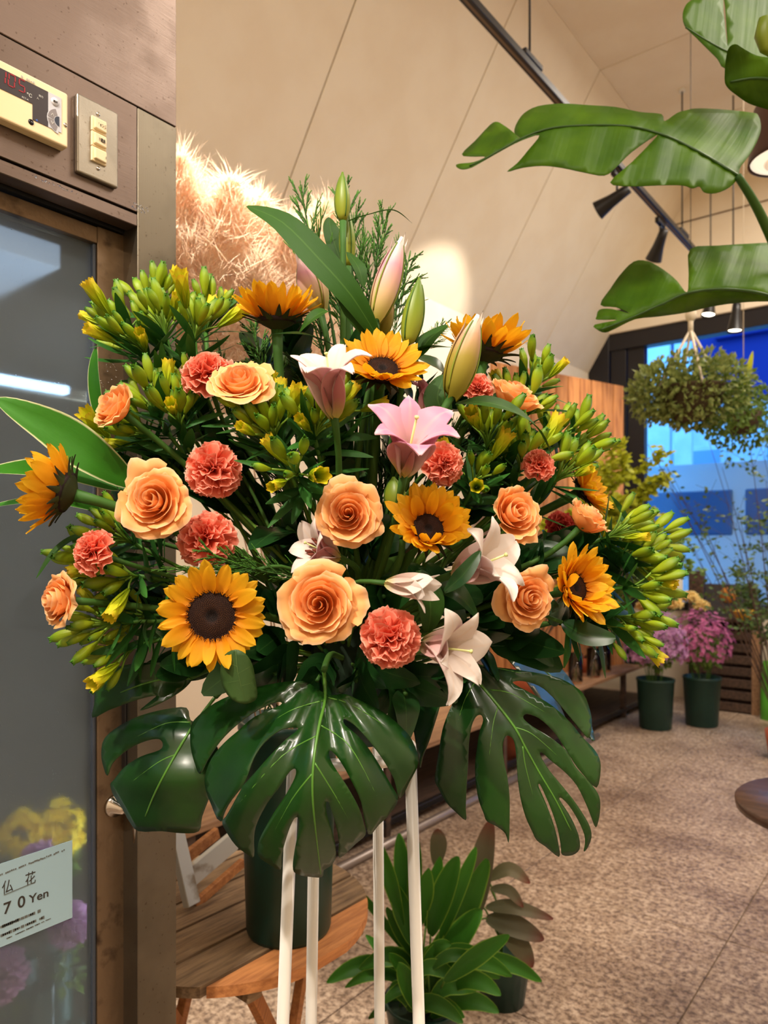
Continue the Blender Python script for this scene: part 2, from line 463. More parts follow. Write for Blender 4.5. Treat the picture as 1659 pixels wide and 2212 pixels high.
bbox('panel', (c.x - 0.25, c.y - 0.06, -0.2), (c.x + 0.28, c.y + 0.06, c.z + 0.3), BW, b2, 0.01)
bbox('panel', (c.x + 0.34, c.y - 0.05, 1.4), (c.x + 0.62, c.y + 0.05, c.z + 0.25), BW, b2, 0.01)
# parked van
vc = P(1540, 1185, 9.6); vx, vy = vc.x, vc.y
van = thing('parked_van', 'white box-shaped van parked outside the shop window', 'van', (vx, vy, -0.2), None, 1.38)
VP = mat('van_paint', rgb(150, 176, 196), 0.3)
def vanbody():
    bm = bmesh.new()
    prof = [(-1.7, 0.30), (1.55, 0.30), (1.72, 0.55), (1.70, 0.95), (1.45, 1.12), (1.12, 1.78), (0.95, 1.92), (-1.55, 1.95), (-1.68, 1.85), (-1.72, 0.9)]
    a = [bm.verts.new((x, -0.78, z)) for x, z in prof]; b = [bm.verts.new((x, 0.78, z)) for x, z in prof]
    bm.faces.new(a); bm.faces.new(b[::-1])
    for i in range(len(prof)): bm.faces.new((a[i], b[i], b[(i + 1) % len(prof)], a[(i + 1) % len(prof)]))
    bmesh.ops.recalc_face_normals(bm, faces=bm.faces); bmesh.ops.bevel(bm, geom=list(bm.edges), offset=0.06, segments=2, affect='EDGES')
    me = bpy.data.meshes.new('van_body'); bm.to_mesh(me); bm.free(); return me
ob('body', vanbody(), VP, van)
GLV = mat('van_glass', rgb(52, 84, 128), 0.15)
for x0, x1 in ((-1.5, -0.55), (-0.42, 0.35), (0.45, 1.0)):
    ob('side_window', boxmesh('van_window', (x1 - x0) / 2, 0.012, 0.19, 0.01), GLV, van, tr((x0 + x1) / 2, -0.785, 1.50))
ob('windscreen', boxmesh('van_windscreen', 0.012, 0.66, 0.32, 0.01), GLV, van, tr(1.325, 0, 1.45) @ rot('Y', math.radians(-26)))
wm_ = lathe('van_wheel', [(0.0, -0.1), (0.2, -0.1), (0.29, -0.09), (0.3, 0.0), (0.29, 0.09), (0.2, 0.1), (0.0, 0.1)], 20)
for x in (-1.05, 1.1):
    for s in (-1, 1): ob('wheel', wm_, M['blackpl'], van, tr(x, s * 0.72, 0.30) @ rot('X', pi / 2))
ob('headlamp', boxmesh('headlamp', 0.03, 0.12, 0.08, 0.02), M['chrome'], van, tr(1.7, -0.55, 0.85))
ob('mirror', boxmesh('mirror', 0.05, 0.1, 0.08, 0.02), M['black'], van, tr(1.05, -0.9, 1.25))

# ================================================================== ceiling track and spotlights
TX, TZ = -1.48 * KS, 1.45 + 2.1 * KS
track = thing('lighting_track', 'black lighting track hung from the ceiling on thin rods', 'track', (TX, 3, TZ))
bbox('rail', (TX - 0.022, 1.3, TZ - 0.02), (TX + 0.022, 6.5, TZ + 0.02), M['black'], track, 0.003)
bbox('rail_slot', (TX - 0.006, 1.3, TZ - 0.0215), (TX + 0.006, 6.5, TZ - 0.0195), M['joint'], track)
for y in (2.9 * KS, 5.12 * KS):
    ob('rod', tubemesh('rod', [(0, y - 3, 0.02), (0, y - 3, ZC - TZ)], 0.006, 6), M['black'], track)
    ob('rod_cap', lathe('rod_cap', [(0, 0), (0.025, 0), (0.022, 0.02), (0, 0.02)], 12), M['white'], track, tr(0, y - 3, ZC - TZ - 0.02))
    bbox('clamp', (TX - 0.028, y - 0.09, TZ + 0.015), (TX + 0.028, y + 0.09, TZ + 0.045), M['black'], track, 0.004)
def spotlamp(label, x, y, z, aim, lit, power, angle=40, up=0.02, group=None, rod=False):
    aim = Vector(aim); hub = Vector((x, y, z - 0.17)); dr = (aim - hub).normalized()
    t = thing('spotlight', label, 'spotlight', (x, y, z), group=group)
    ob('adapter', boxmesh('adapter', 0.016, 0.07, 0.02, 0.004), M['black'], t, tr(0, 0, -0.04))
    ob('arm', tubemesh('arm', [(0, 0, -0.05), (0, 0, -0.17)], 0.008, 8), M['black'], t)
    if rod: ob('rod', tubemesh('rod', [(0, 0, -0.03), (0, 0, ZC - z)], 0.006, 6), M['black'], t)
    q = dr.to_track_quat('Z', 'Y').to_matrix().to_4x4()
    hd = lathe('lamp_housing', [(0.0, -0.08), (0.030, -0.08), (0.034, -0.02), (0.040, 0.04), (0.058, 0.13), (0.060, 0.135), (0.054, 0.13), (0.036, 0.05), (0.0, 0.05)], 20)
    ob('housing', hd, M['black'], t, tr(0, 0, -0.17) @ q)
    if lit:
        ob('bulb', lathe('bulb', [(0, 0.05), (0.045, 0.10), (0.05, 0.118), (0.0, 0.124)], 16), mat('lamp_glow', (1, 0.9, 0.7, 1), emit=(1, 0.86, 0.62, 1), es=lit), t, tr(0, 0, -0.17) @ q)
    if power:
        spot('spotlight_beam', hub + dr * 0.16, aim, power, angle, WARM, 0.03, 0.6)
    return t
spotlamp('black spotlight on the long track, half hidden behind the broad arching leaf', TX - 0.02, 3.98 * KS, TZ, onX(960, 690, -2.95), 0, 85, 56)
spotlamp('black spotlight on the long track, clear of the leaves, with a blue sheen', TX - 0.02, 4.72 * KS, TZ, P(1270, 960, 6.4), 0, 60, 40)
bl = P(1590, 690, 5.6)
tr2 = thing('lighting_track', 'short black lighting track in front of the shop window', 'track', (bl.x, 5.9, bl.z + 0.22))
bbox('rail', (bl.x - 1.0, bl.y - 0.02, bl.z + 0.22), (bl.x + 2.2, bl.y + 0.02, bl.z + 0.255), M['black'], tr2, 0.003)
for xx in (bl.x - 0.02, bl.x + 1.6):
    o = ob('rod', tubemesh('rod', [(xx, bl.y, bl.z + 0.25), (xx, bl.y, ZC)], 0.006, 6), M['black']); o.parent = tr2
    o.matrix_basis = WM[tr2.name].inverted()
spotlamp('lit spotlight hanging before the dark navy facade in the shop window', bl.x, bl.y, bl.z + 0.21, P(1540, 1350, 5.6), 18, 60, 60)
sp2 = P(1535, 662, 6.25)
spotlamp('small lit spotlight beside the knotted rope of the hanging basket', sp2.x, sp2.y, sp2.z + 0.22, P(1400, 1500, 6.0), 14, 40, 60, rod=True)
# spotlights outside the view that light the flowers (same track system, behind the viewer)
KEY = Vector((-0.45, -0.85, 3.5))
tr3 = thing('lighting_track', 'black lighting track above the open floor facing the flowers', 'track', (0, -0.85, 3.55))
bbox('rail', (-1.6, -0.87, 3.53), (1.6, -0.83, 3.57), M['black'], tr3, 0.003)
for xx in (-1.2, 1.2): ob('rod', tubemesh('rod', [(xx, 0, 0.01), (xx, 0, ZC - 3.55)], 0.006, 6), M['black'], tr3)
BQ = P(760, 1100, 0.98)
spotlamp('black spotlight on the open-floor track aimed straight at the flowers', -0.55, -0.85, 3.55, BQ, 20, 190, 44)
spotlamp('black spotlight on the open-floor track at the end away from the refrigerator', 0.75, -0.85, 3.55, BQ, 20, 85, 44)

# pendant lamp at the right edge
pc = P(1700, 345, 2.3)
pend = thing('pendant_lamp', 'brown pendant lamp with a round white diffuser beneath its shade', 'lamp', pc)
ob('shade', lathe('lamp_shade', [(0.105, 0.0), (0.112, 0.0), (0.11, 0.02), (0.095, 0.17), (0.05, 0.24), (0.02, 0.25), (0.02, 0.24), (0.09, 0.165), (0.105, 0.02)], 32, False), mat('brown_enamel', rgb(74, 48, 40), 0.4), pend, rot('X', 0.0))
ob('diffuser', lathe('diffuser', [(0.0, -0.006), (0.075, -0.004), (0.104, 0.004), (0.104, 0.012), (0, 0.012)], 32), mat('opal_glass', rgb(250, 244, 228), 0.3, emit=(1, 0.86, 0.66, 1), es=0.9), pend)
ob('inner_disc', lathe('inner_disc', [(0.0, -0.010), (0.062, -0.009), (0.066, -0.004), (0, -0.004)], 32), mat('opal_inner', rgb(236, 214, 186), 0.4, emit=(1, 0.82, 0.62, 1), es=0.5), pend)
ob('cable', tubemesh('cable', [(0, 0, 0.24), (0, 0, ZC - pc.z)], 0.004, 6), M['black'], pend)

# ================================================================== REFRIGERATED CABINET
XF = -1.07
fr = thing('flower_refrigerator', 'stainless steel flower refrigerator with a misted glass door', 'refrigerator', (XF, -0.2, 0))
def FB(name, px0, px1, z0, z1, depth, mt, proud=0.0, parent=fr, y0=None, bev=0.0015, seg=1):
    ya = onX(px0, 1185, XF).y if y0 is None else y0
    yb = onX(px1, 1185, XF).y
    return bbox(name, (XF - depth, ya, z0), (XF + proud, yb, z1), mt, parent, bev, seg)
def zx(px, py): return onX(px, py, XF).z
Yedge = onX(381, 1185, XF).y
ZJ = (zx(0, 75) + zx(380, 272)) / 2          # joint above the control panel
ZG = (zx(0, 342) + zx(297, 459)) / 2         # gap below the control panel
ZLIP = (zx(0, 368) + zx(297, 493)) / 2
Y0 = -1.5
FB('upper_panel', 0, 381, ZJ + 0.001, 2.95, 0.04, M['steel'], y0=Y0, bev=0.001)
FB('control_panel', 0, 296, ZG + 0.002, ZJ - 0.001, 0.03, M['steel'], y0=Y0, bev=0.0008)
FB('lip', 0, 296.5, ZLIP, ZG - 0.002, 0.03, M['steel'], y0=Y0, bev=0.001)
FB('corner_post', 297.5, 381, 0.0, ZJ - 0.001, 0.06, M['steelv'], bev=0.001)
bbox('side_wall', (XF - 0.75, Yedge - 0.05, 0), (XF - 0.061, Yedge, 2.94), M['steelv'], fr)
bbox('back_wall', (XF - 0.78, Y0, 0), (XF - 0.75, Yedge, 2.94), speckle('misted_lining', rgb(200, 208, 214), rgb(178, 188, 194), 3, 0.5), fr)
bbox('far_side_wall', (XF - 0.75, Y0 - 0.05, 0), (XF, Y0, 2.94), M['steelv'], fr)
bbox('inner_ceiling', (XF - 0.75, Y0, ZJ - 0.02), (XF - 0.04, Yedge - 0.05, ZJ), M['white'], fr)
bbox('inner_floor', (XF - 0.75, Y0, 0), (XF - 0.08, Yedge - 0.05, 0.12), M['steelv'], fr)
XD = XF - 0.042                                # face of the door
def dY(px): return onX(px, 1185, XD).y
zr0 = (onX(0, 410, XD).z + onX(209, 487, XD).z) / 2 + 0.015
zg1 = (onX(0, 455, XD).z + onX(205, 520, XD).z) / 2
bbox('jamb', (XD - 0.02, dY(277), 0), (XD - 0.003, dY(300), ZLIP + 0.05), M['steelv'], fr)
bbox('door_head', (XF - 0.20, Y0, ZLIP - 0.002), (XD + 0.004, dY(300), ZJ - 0.03), M['gasket'], fr)
door = bpy.data.objects.new('door', None); COL.objects.link(door); door.parent = fr
WM[door.name] = WM[fr.name]
def db(name, y0, y1, z0, z1, x0, x1, mt, bev=0.001): return bbox(name, (x0, y0, z0), (x1, y1, z1), mt, door, bev)
db('stile', dY(211), dY(275), 0.1, ZLIP - 0.004, XD - 0.03, XD, M['rusty'])
db('top_rail', Y0, dY(210.5), zg1, ZLIP - 0.006, XD - 0.03, XD, M['rusty'])
db('bottom_rail', Y0, dY(210.5), 0.1, 0.22, XD - 0.03, XD, M['rusty'])
db('seal', dY(204), dY(210.6), 0.22, zg1, XD - 0.026, XD - 0.004, mat('grey_seal', rgb(58, 64, 74), 0.5))
def fogglass():
    m = mat('misted_glass', rgb(214, 222, 226), 0.25, trans=1.0, ior=1.12); t = NT(m); co = t.coord('Object')
    t.b.inputs['Roughness'].default_value = 0.29
    v = t.n('ShaderNodeTexVoronoi'); v.inputs['Scale'].default_value = 170; t.l(t.mapping(co, (1, 1, 0.75)), v.inputs['Vector'])
    vr = t.ramp([(0.03, (1, 1, 1, 1)), (0.16, (0, 0, 0, 1))], v.outputs['Distance'])
    t.bump(vr.outputs[0], 0.35, 0.002)
    di = t.n('ShaderNodeBsdfDiffuse'); di.inputs[0].default_value = rgb(190, 200, 205)
    ms = t.n('ShaderNodeMixShader'); ms.inputs[0].default_value = 0.10
    t.l(t.b.outputs[0], ms.inputs[1]); t.l(di.outputs[0], ms.inputs[2]); t.l(ms.outputs[0], t.out.inputs[0])
    return m
db('pane', Y0, dY(206), 0.215, zg1 + 0.004, XD - 0.022, XD - 0.012, fogglass(), 0.0)
# lever handle on the stile
hp = onX(247, 1740, XD)
hl = WM[fr.name].inverted() @ hp
ob('handle_rose', lathe('handle_rose', [(0, 0), (0.019, 0), (0.018, 0.006), (0.012, 0.008), (0.008, 0.03), (0, 0.03)], 20), M['chrome'], door, Matrix.Translation(hl) @ rot('Y', pi / 2))
ob('handle_lever', tubemesh('handle_lever', [hl + Vector((0.026, 0, 0.004)), hl + Vector((0.03, 0.004, 0)), hl + Vector((0.032, 0.02, -0.03)), hl + Vector((0.03, 0.022, -0.06))], [0.006, 0.007, 0.006, 0.006], 10), M['chrome'], door)
db('lock_plate', dY(262), dY(300), onX(270, 1660, XD).z, onX(270, 1515, XD).z, XD, XD + 0.012, M['black'])
# water drops running on the stile and lip are real beads
dm = lathe('drop', [(0.0, 0.0), (0.8, 0.05), (1.0, 0.3), (0.7, 0.65), (0.0, 0.8)], 8)
WD = mat('water', (0.95, 0.97, 1, 1), 0.03, trans=1.0, ior=1.33)
mb = MB()
for k in range(170):
    if k < 110: y = random.uniform(dY(214), dY(272)); z = random.choice([random.uniform(zx(240, 1400), zx(240, 700)), random.gauss(zx(240, 830), 0.05)]); x = XD
    elif k < 140: y = random.uniform(dY(40), dY(150)); z = random.uniform(ZLIP + 0.012, ZG - 0.006); x = XF
    else: y = random.uniform(dY(255), dY(290)); z = random.uniform(ZG, ZG + 0.012) + 0.004; x = XF
    r = random.uniform(0.0006, 0.0016)
    mtx = tr(x, y, z) @ rot('Y', pi / 2) @ sc(r)
    mb.add([mtx @ v.co for v in dm.vertices], [tuple(p.vertices) for p in dm.polygons])
o = ob('water_beads', mb.mesh('water_beads'), WD, fr, WM[fr.name].inverted(), kind='stuff')

# switch plate with three rocker switches
sw0 = onX(160, 292, XF); sw1 = onX(249, 326, XF)
SY, SZ = (sw0.y + sw1.y) / 2, (zx(160, 207) + zx(160, 375) + zx(249, 247) + zx(249, 408)) / 4
sp = ob('switch_plate', boxmesh('switch_plate', 0.0045, (sw1.y - sw0.y) / 2, 0.0605, 0.003, 3), M['steelplate'], fr, tr(0.0045, SY + 0.2, SZ)); sp['label'] = 'brushed steel switch plate'
sw = boxmesh('switch_body', 0.002, 0.0125, 0.0115, 0.0008); rk = boxmesh('rocker', 0.003, 0.0105, 0.0085, 0.0015, 2)
scw = lathe('screw', [(0, 0), (0.0032, 0), (0.003, 0.001), (0.0, 0.0016)], 12)
for s in (-1, 1):
    q = ob('screw', scw, M['chrome'], sp, tr(0.0045, 0, s * 0.0425) @ rot('Y', pi / 2))
    
def text(name, body, size, mt, parent, Mx, ext=0.0002, bold=False):
    cu = bpy.data.curves.new(name, 'FONT'); cu.body = body; cu.size = size; cu.extrude = ext; cu.align_x = 'CENTER'; cu.align_y = 'CENTER'
    if bold: cu.offset = size * 0.012
    t = bpy.data.objects.new(name, cu); COL.objects.link(t)
    dg = bpy.context.evaluated_depsgraph_get(); me = bpy.data.meshes.new_from_object(t.evaluated_get(dg))
    bpy.data.objects.remove(t); me.materials.clear()
    return ob(name, me, mt, parent, Mx)
TXF = Matrix(((0, 0, 1, 0), (1, 0, 0, 0), (0, 1, 0, 0), (0, 0, 0, 1)))     # text plane facing +X, reading along +Y
INK = mat('ink', rgb(50, 44, 38), 0.7); REDLED = mat('red_led', rgb(120, 12, 20), 0.4, emit=(0.75, 0.03, 0.06, 1), es=0.2)
PALE = mat('pale_print', rgb(205, 205, 200), 0.6); BLUEP = mat('blue_print', rgb(70, 110, 190), 0.6)
for k, lab in enumerate(('フォン１', '冷蔵庫', '')):
    z = (1 - k) * 0.0235
    ob('switch', sw, M['cream'], sp, tr(0.0055, 0, z))
    ob('rocker', rk, M['cream'], sp, tr(0.0085, 0.0008, z) @ rot('Z', math.radians(6)))
    if lab: text('lettering', lab, 0.0052, INK, sp, tr(0.0118, 0.002, z - 0.0005) @ TXF @ sc(0.8, 1.3, 1))
    else: text('lettering', 'I', 0.006, INK, sp, tr(0.0118, 0.009, z - 0.0015) @ TXF)
# controller with display
ce = onX(134, 260, XF); CY1 = ce.y
CZ0, CZ1 = (zx(134, 333) + zx(0, 266)) / 2, (zx(134, 212) + zx(0, 147)) / 2
CW = 0.135; CYc = CY1 - CW / 2; CZc = (CZ0 + CZ1) / 2; CH = CZ1 - CZ0
ct = ob('controller', boxmesh('controller', 0.009, CW / 2, CH / 2, 0.003, 3), M['cream'], fr, tr(0.009, CYc + 0.2, CZc)); ct['label'] = 'cream plastic temperature controller'
DSP = mat('display_panel', rgb(46, 38, 42), 0.35); GRY = mat('grey_print', rgb(190, 192, 200), 0.5); DGR = mat('dark_grey_print', rgb(128, 122, 124), 0.5)
def cpart(name, y0, y1, z0, z1, x, mt, th=0.0006):
    return ob(name, boxmesh(name, th, (y1 - y0) / 2, (z1 - z0) / 2), mt, ct, tr(x, (y0 + y1) / 2, (z0 + z1) / 2))
hh = CW / 2
def cy(px, py=260): return onX(px, py, XF).y - CYc
cpart('display', -hh + 0.010, cy(91), 0.0, CH / 2 - 0.012, 0.009, DSP)
cpart('display', cy(57), cy(91), -CH / 2 + 0.018, 0.004, 0.0091, DSP)
cpart('keypad', cy(90.5), cy(119), -CH / 2 + 0.018, CH / 2 - 0.012, 0.0092, GRY)
ob('mode_key', lathe('mode_key', [(0, 0), (0.0062, 0), (0.006, 0.0012), (0, 0.0014)], 20), mat('key_face', rgb(206, 206, 210), 0.5), ct, tr(0.0094, cy(105), 0.0185) @ rot('Y', pi / 2))
def arcseg(name, r0, r1, a0, a1, mt, yc, zc, x):
    n = 10; v = []; 
    for k in range(n + 1):
        a = a0 + (a1 - a0) * k / n
        for r in (r0, r1):
            for e in (0, 0.0012): v.append((e, -r * math.cos(a), r * math.sin(a)))
    f = []
    for k in range(n):
        i = k * 4; f += [(i + 1, i + 3, i + 7, i + 5), (i, i + 1, i + 5, i + 4), (i + 2, i + 6, i + 7, i + 3)]
    return ob(name, mk(name, v, f, smooth=False), mt, ct, tr(x, yc, zc))
kc = cy(114); kz = -0.008
arcseg('key_ring', 0.005, 0.0185, -pi / 2.1, pi / 2.1, GRY, kc, kz, 0.0088)
arcseg('up_key', 0.0085, 0.0172, 0.06, 1.25, DGR, kc, kz, 0.0092); arcseg('down_key', 0.0085, 0.0172, -1.25, -0.06, DGR, kc, kz, 0.0092)
arcseg('set_key', 0.0, 0.0072, -pi / 2, pi / 2, mat('dark_key', rgb(40, 48, 66), 0.3), kc, kz, 0.0092)
text('up_mark', '∧', 0.007, PALE, ct, tr(0.0106, kc - 0.0105, kz + 0.006) @ TXF); text('down_mark', '∨', 0.007, PALE, ct, tr(0.0106, kc - 0.0105, kz - 0.006) @ TXF)
text('key_lettering', '選択', 0.0036, INK, ct, tr(0.0112, cy(105), 0.0185) @ TXF)
# seven-segment digits
def digit(ch, yc, zc, h):
    seg = {'0': 'abcdef', '1': 'bc', '5': 'acdfg'}[ch]; wd = h * 0.5; t_ = h * 0.09; mbx = MB()
    pos = {'a': (0, h / 2, 1), 'g': (0, 0, 1), 'd': (0, -h / 2, 1), 'b': (wd / 2, h / 4, 0), 'c': (wd / 2, -h / 4, 0), 'f': (-wd / 2, h / 4, 0), 'e': (-wd / 2, -h / 4, 0)}
    for s_ in seg:
        a, b, hor = pos[s_]; mbx.box((0, a + b * 0.12, b), (0.0003, wd / 2 * 0.8 if hor else t_ / 2, t_ / 2 if hor else h / 4 * 0.85))
    ob('digit', mbx.mesh('digit', False), REDLED, ct, tr(0.0098, yc, zc))
digit('5', cy(34), 0.0185, 0.017); digit('0', cy(12), 0.0185, 0.017); digit('1', cy(-8), 0.0185, 0.017)
text('unit_lettering', '℃', 0.007, PALE, ct, tr(0.0098, cy(50), 0.010) @ TXF)
text('display_lettering', '出力', 0.0034, PALE, ct, tr(0.0098, cy(75), 0.0165) @ TXF); text('display_lettering', '入', 0.0034, PALE, ct, tr(0.0098, cy(68), 0.0115) @ TXF)
text('display_lettering', 'FCT-A', 0.0034, PALE, ct, tr(0.0098, cy(41), 0.0025) @ TXF)
text('display_lettering', '固定冷蔵', 0.0032, PALE, ct, tr(0.0098, cy(52), 0.0315) @ TXF); text('display_lettering', '霜', 0.0032, PALE, ct, tr(0.0098, cy(34), 0.0315) @ TXF)
text('display_lettering', 'e', 0.006, BLUEP, ct, tr(0.0098, cy(66), -0.0205) @ TXF, bold=True)
ob('screw', scw, M['chrome'], ct, tr(0.009, cy(128), -0.008) @ rot('Y', pi / 2))
ob('screw_hole', lathe('screw_hole', [(0, 0), (0.0042, 0), (0.004, 0.0006), (0, 0.0006)], 16), M['blackpl'], ct, tr(0.009, cy(54), -0.027) @ rot('Y', pi / 2))

# price card on the glass
XS = XD - 0.0105
y1_ = onX(156, 1815, XS).y; y0_ = y1_ - 0.26; z1_ = onX(156, 1815, XS).z; z0_ = onX(151, 1984, XS).z
card = thing('price_card', 'pale blue price card stuck on the misted glass door', 'sign', (XS, (y0_ + y1_) / 2, (z0_ + z1_) / 2))
CARD = mat('card_paper', rgb(156, 186, 198), 0.6)
hw, hz = (y1_ - y0_) / 2, (z1_ - z0_) / 2
ob('sheet', boxmesh('sheet', 0.0004, hw, hz), CARD, card)
def onc(px, py): q = onX(px, py, XS); return (0.0006, q.y - (y0_ + y1_) / 2, q.z - (z0_ + z1_) / 2)
text('lettering', '仏　花', 0.0215, INK, card, tr(*onc(41, 1908)) @ TXF @ sc(0.8, 1, 1))
text('lettering', '7', 0.024, INK, card, tr(*onc(15, 1962)) @ TXF, bold=True); text('lettering', '0', 0.024, INK, card, tr(*onc(46, 1949)) @ TXF, bold=True)
text('lettering', 'Yen', 0.018, INK, card, tr(*onc(84, 1936)) @ TXF @ sc(1.1, 1, 1), bold=True)
mbx = MB(); random.seed(3)
for (xa, ya, xb, yb) in ((0, 1890, 138, 1836),):
    for k in range(34):
        t_ = k / 33
        if random.random() < 0.2: continue
        q = onc(xa + (xb - xa) * t_, ya + (yb - ya) * t_); mbx.box((q[0], q[1], q[2] + random.uniform(-.0006, .0006)), (0.0002, random.uniform(0.0008, 0.0016), 0.0011))
for (xa, ya, xb, yb, hgt) in ((0, 2003, 84, 1968, 0.0024), (0, 2022, 92, 1982, 0.0024), (8, 2030, 106, 1985, 0.001)):
    for k in range(22):
        t_ = k / 21
        if random.random() < 0.3: continue
        q = onc(xa + (xb - xa) * t_, ya + (yb - ya) * t_); mbx.box(q, (0.0002, 0.0024, hgt * random.uniform(0.5, 1)))
q0 = onc(8, 1933); q1 = onc(75, 1905); mbx.tube([q0, q1], 0.0006, 4)
ob('print_lines', mbx.mesh('print_lines', False), mat('faded_ink', rgb(96, 98, 94), 0.7), card)

# inside the cabinet: lit shelf strips, buckets of cut flowers
ICE = mat('cold_lamp', (0.8, 0.9, 1, 1), emit=(0.40, 0.66, 1.0, 1), es=3.5)
XQ = XF - 0.12
for zc_ in (onX(60, 815, XQ).z, ):
    bbox('shelf', (XF - 0.72, Y0, zc_ - 0.02), (XQ - 0.022, Yedge - 0.06, zc_), M['steelv'], fr, 0.002)
    bbox('shelf_lamp', (XQ - 0.02, Y0 + 0.1, zc_ - 0.016), (XQ, onX(150, 830, XQ).y, zc_ - 0.002), ICE, fr, 0.002)
zt = onX(110, 575, XQ).z
bbox('lamp_louvre', (XF - 0.65, Y0, zt), (XQ, onX(130, 575, XQ).y, zt + 0.04), mat('louvre', rgb(180, 190, 200), 0.5, emit=(0.52, 0.68, 0.9, 1), es=0.55), fr, 0.002)

yl = onX(238, 1300, XQ).y
bbox('upright_fill_tube', (XQ - 0.012, yl - 0.010, 0.3), (XQ + 0.012, yl + 0.010, zt - 0.12), mat('fill_tube_glow', (0.9, 0.95, 1, 1), emit=(0.74, 0.88, 1.0, 1), es=14.0), fr, 0.004)  # unseen glowing tube added behind the stile to brighten the cabinet flowers
# ================================================================== FLOWER MATERIALS
G = {}
G['sunpetal'] = petalmat('sunflower_petal', [(0.0, rgb(238, 140, 10)), (0.35, rgb(250, 176, 22)), (1.0, rgb(255, 200, 36))], rough=0.5, trans=0.42, vein=0.25, vary=0.08)
def florets_mat():
    m = petalmat('sunflower_florets', [(0.0, rgb(24, 14, 12)), (0.26, rgb(30, 18, 14)), (0.31, rgb(60, 34, 20)), (0.8, rgb(50, 26, 18)), (1.0, rgb(34, 18, 14))], trans=0, rough=0.8, vary=0, edge=(rgb(176, 112, 52), [(0.0, (0, 0, 0, 1)), (0.25, (0, 0, 0, 1)), (0.5, (1, 1, 1, 1))]))
    return m
G['florets'] = florets_mat()
G['disc'] = petalmat('sunflower_disc', [(0.0, rgb(26, 16, 14)), (0.26, rgb(26, 15, 12)), (0.30, rgb(44, 24, 16)), (0.55, rgb(44, 24, 16)), (0.85, rgb(36, 20, 15)), (1.0, rgb(28, 16, 13))], trans=0, rough=0.8, vary=0)
G['sepal'] = petalmat('sunflower_bract', [(0.0, rgb(52, 66, 26)), (1.0, rgb(38, 40, 24))], trans=0.1, rough=0.7)
G['stem'] = petalmat('stem_green', [(0.0, rgb(52, 92, 34)), (1.0, rgb(88, 124, 48))], trans=0, rough=0.6)
G['rose'] = petalmat('rose_petal', [(0.0, rgb(250, 158, 66)), (0.55, rgb(252, 182, 106)), (0.9, rgb(253, 190, 122)), (1.0, rgb(252, 206, 160))], trans=0.3, rough=0.55, vary=0.05)
G['carn'] = petalmat('carnation_petal', [(0.0, rgb(226, 78, 66)), (0.7, rgb(240, 122, 96)), (0.93, rgb(244, 140, 114)), (1.0, rgb(252, 178, 156))], trans=0.25, rough=0.6, vary=0.07)
G['carnred'] = petalmat('carnation_petal_red', [(0.0, rgb(176, 38, 36)), (0.8, rgb(206, 66, 58)), (1.0, rgb(232, 110, 98))], trans=0.25, rough=0.6, vary=0.07)
PKM = [(0.0, (1, 1, 1, 1)), (0.06, (1, 1, 1, 1)), (0.10, (0, 0, 0, 1))]
def lilymat(name, stops, rib):
    return petalmat(name, stops, trans=0.3, rough=0.42, vary=0.03, edge=(rib, [(0.0, (0.55, 0.55, 0.55, 1)), (0.09, (0, 0, 0, 1))]))
G['lilypink'] = lilymat('lily_pink', [(0.0, rgb(214, 208, 140)), (0.25, rgb(240, 214, 208)), (0.6, rgb(238, 178, 200)), (0.88, rgb(226, 150, 184)), (1.0, rgb(242, 206, 218))], rgb(240, 196, 200))
G['lilywhite'] = lilymat('lily_white', [(0.0, rgb(206, 204, 130)), (0.2, rgb(232, 208, 198)), (0.6, rgb(238, 228, 220)), (1.0, rgb(240, 234, 228))], rgb(240, 222, 206))
G['lilyback'] = lilymat('lily_outer', [(0.0, rgb(196, 190, 96)), (0.25, rgb(214, 150, 150)), (0.7, rgb(222, 160, 172)), (1.0, rgb(248, 232, 230))], rgb(188, 134, 110))
G['lilybackpale'] = lilymat('lily_outer_pale', [(0.0, rgb(196, 186, 120)), (0.2, rgb(222, 178, 174)), (0.55, rgb(236, 206, 204)), (1.0, rgb(242, 232, 228))], rgb(214, 170, 150))
G['budgreen'] = petalmat('lily_bud_green', [(0.0, rgb(150, 158, 48)), (0.5, rgb(126, 146, 40)), (1.0, rgb(92, 124, 36))], trans=0.1, rough=0.4, vary=0.05, spec=0.5)
G['budpink'] = petalmat('lily_bud_pink', [(0.0, rgb(196, 186, 84)), (0.3, rgb(224, 190, 150)), (0.62, rgb(226, 164, 178)), (1.0, rgb(250, 238, 228))], trans=0.15, rough=0.4, vary=0.04)
G['budolive'] = petalmat('lily_bud_olive', [(0.0, rgb(128, 126, 34)), (0.45, rgb(164, 146, 62)), (0.72, rgb(204, 164, 132)), (1.0, rgb(246, 236, 222))], trans=0.15, rough=0.4, vary=0.04)
G['pistil'] = petalmat('pistil', [(0.0, rgb(196, 208, 110)), (1.0, rgb(226, 226, 160))], trans=0, rough=0.4)
G['anther'] = mat('anther', rgb(112, 48, 30), 0.8)
G['leaf'] = petalmat('lily_leaf', [(0.0, rgb(40, 82, 16)), (1.0, rgb(46, 90, 20))], trans=0.15, rough=0.5, vary=0.15, vein=0.25, spec=0.3, edge=(rgb(86, 128, 50), [(0.0, (0.5, 0.5, 0.5, 1)), (0.04, (0, 0, 0, 1))]))
G['darkleaf'] = petalmat('dark_leaf', [(0.0, rgb(22, 56, 22)), (1.0, rgb(30, 70, 28))], trans=0.08, rough=0.32, vary=0.25, spec=0.5, edge=(rgb(64, 104, 46), [(0.0, (0.5, 0.5, 0.5, 1)), (0.03, (0, 0, 0, 1))]))
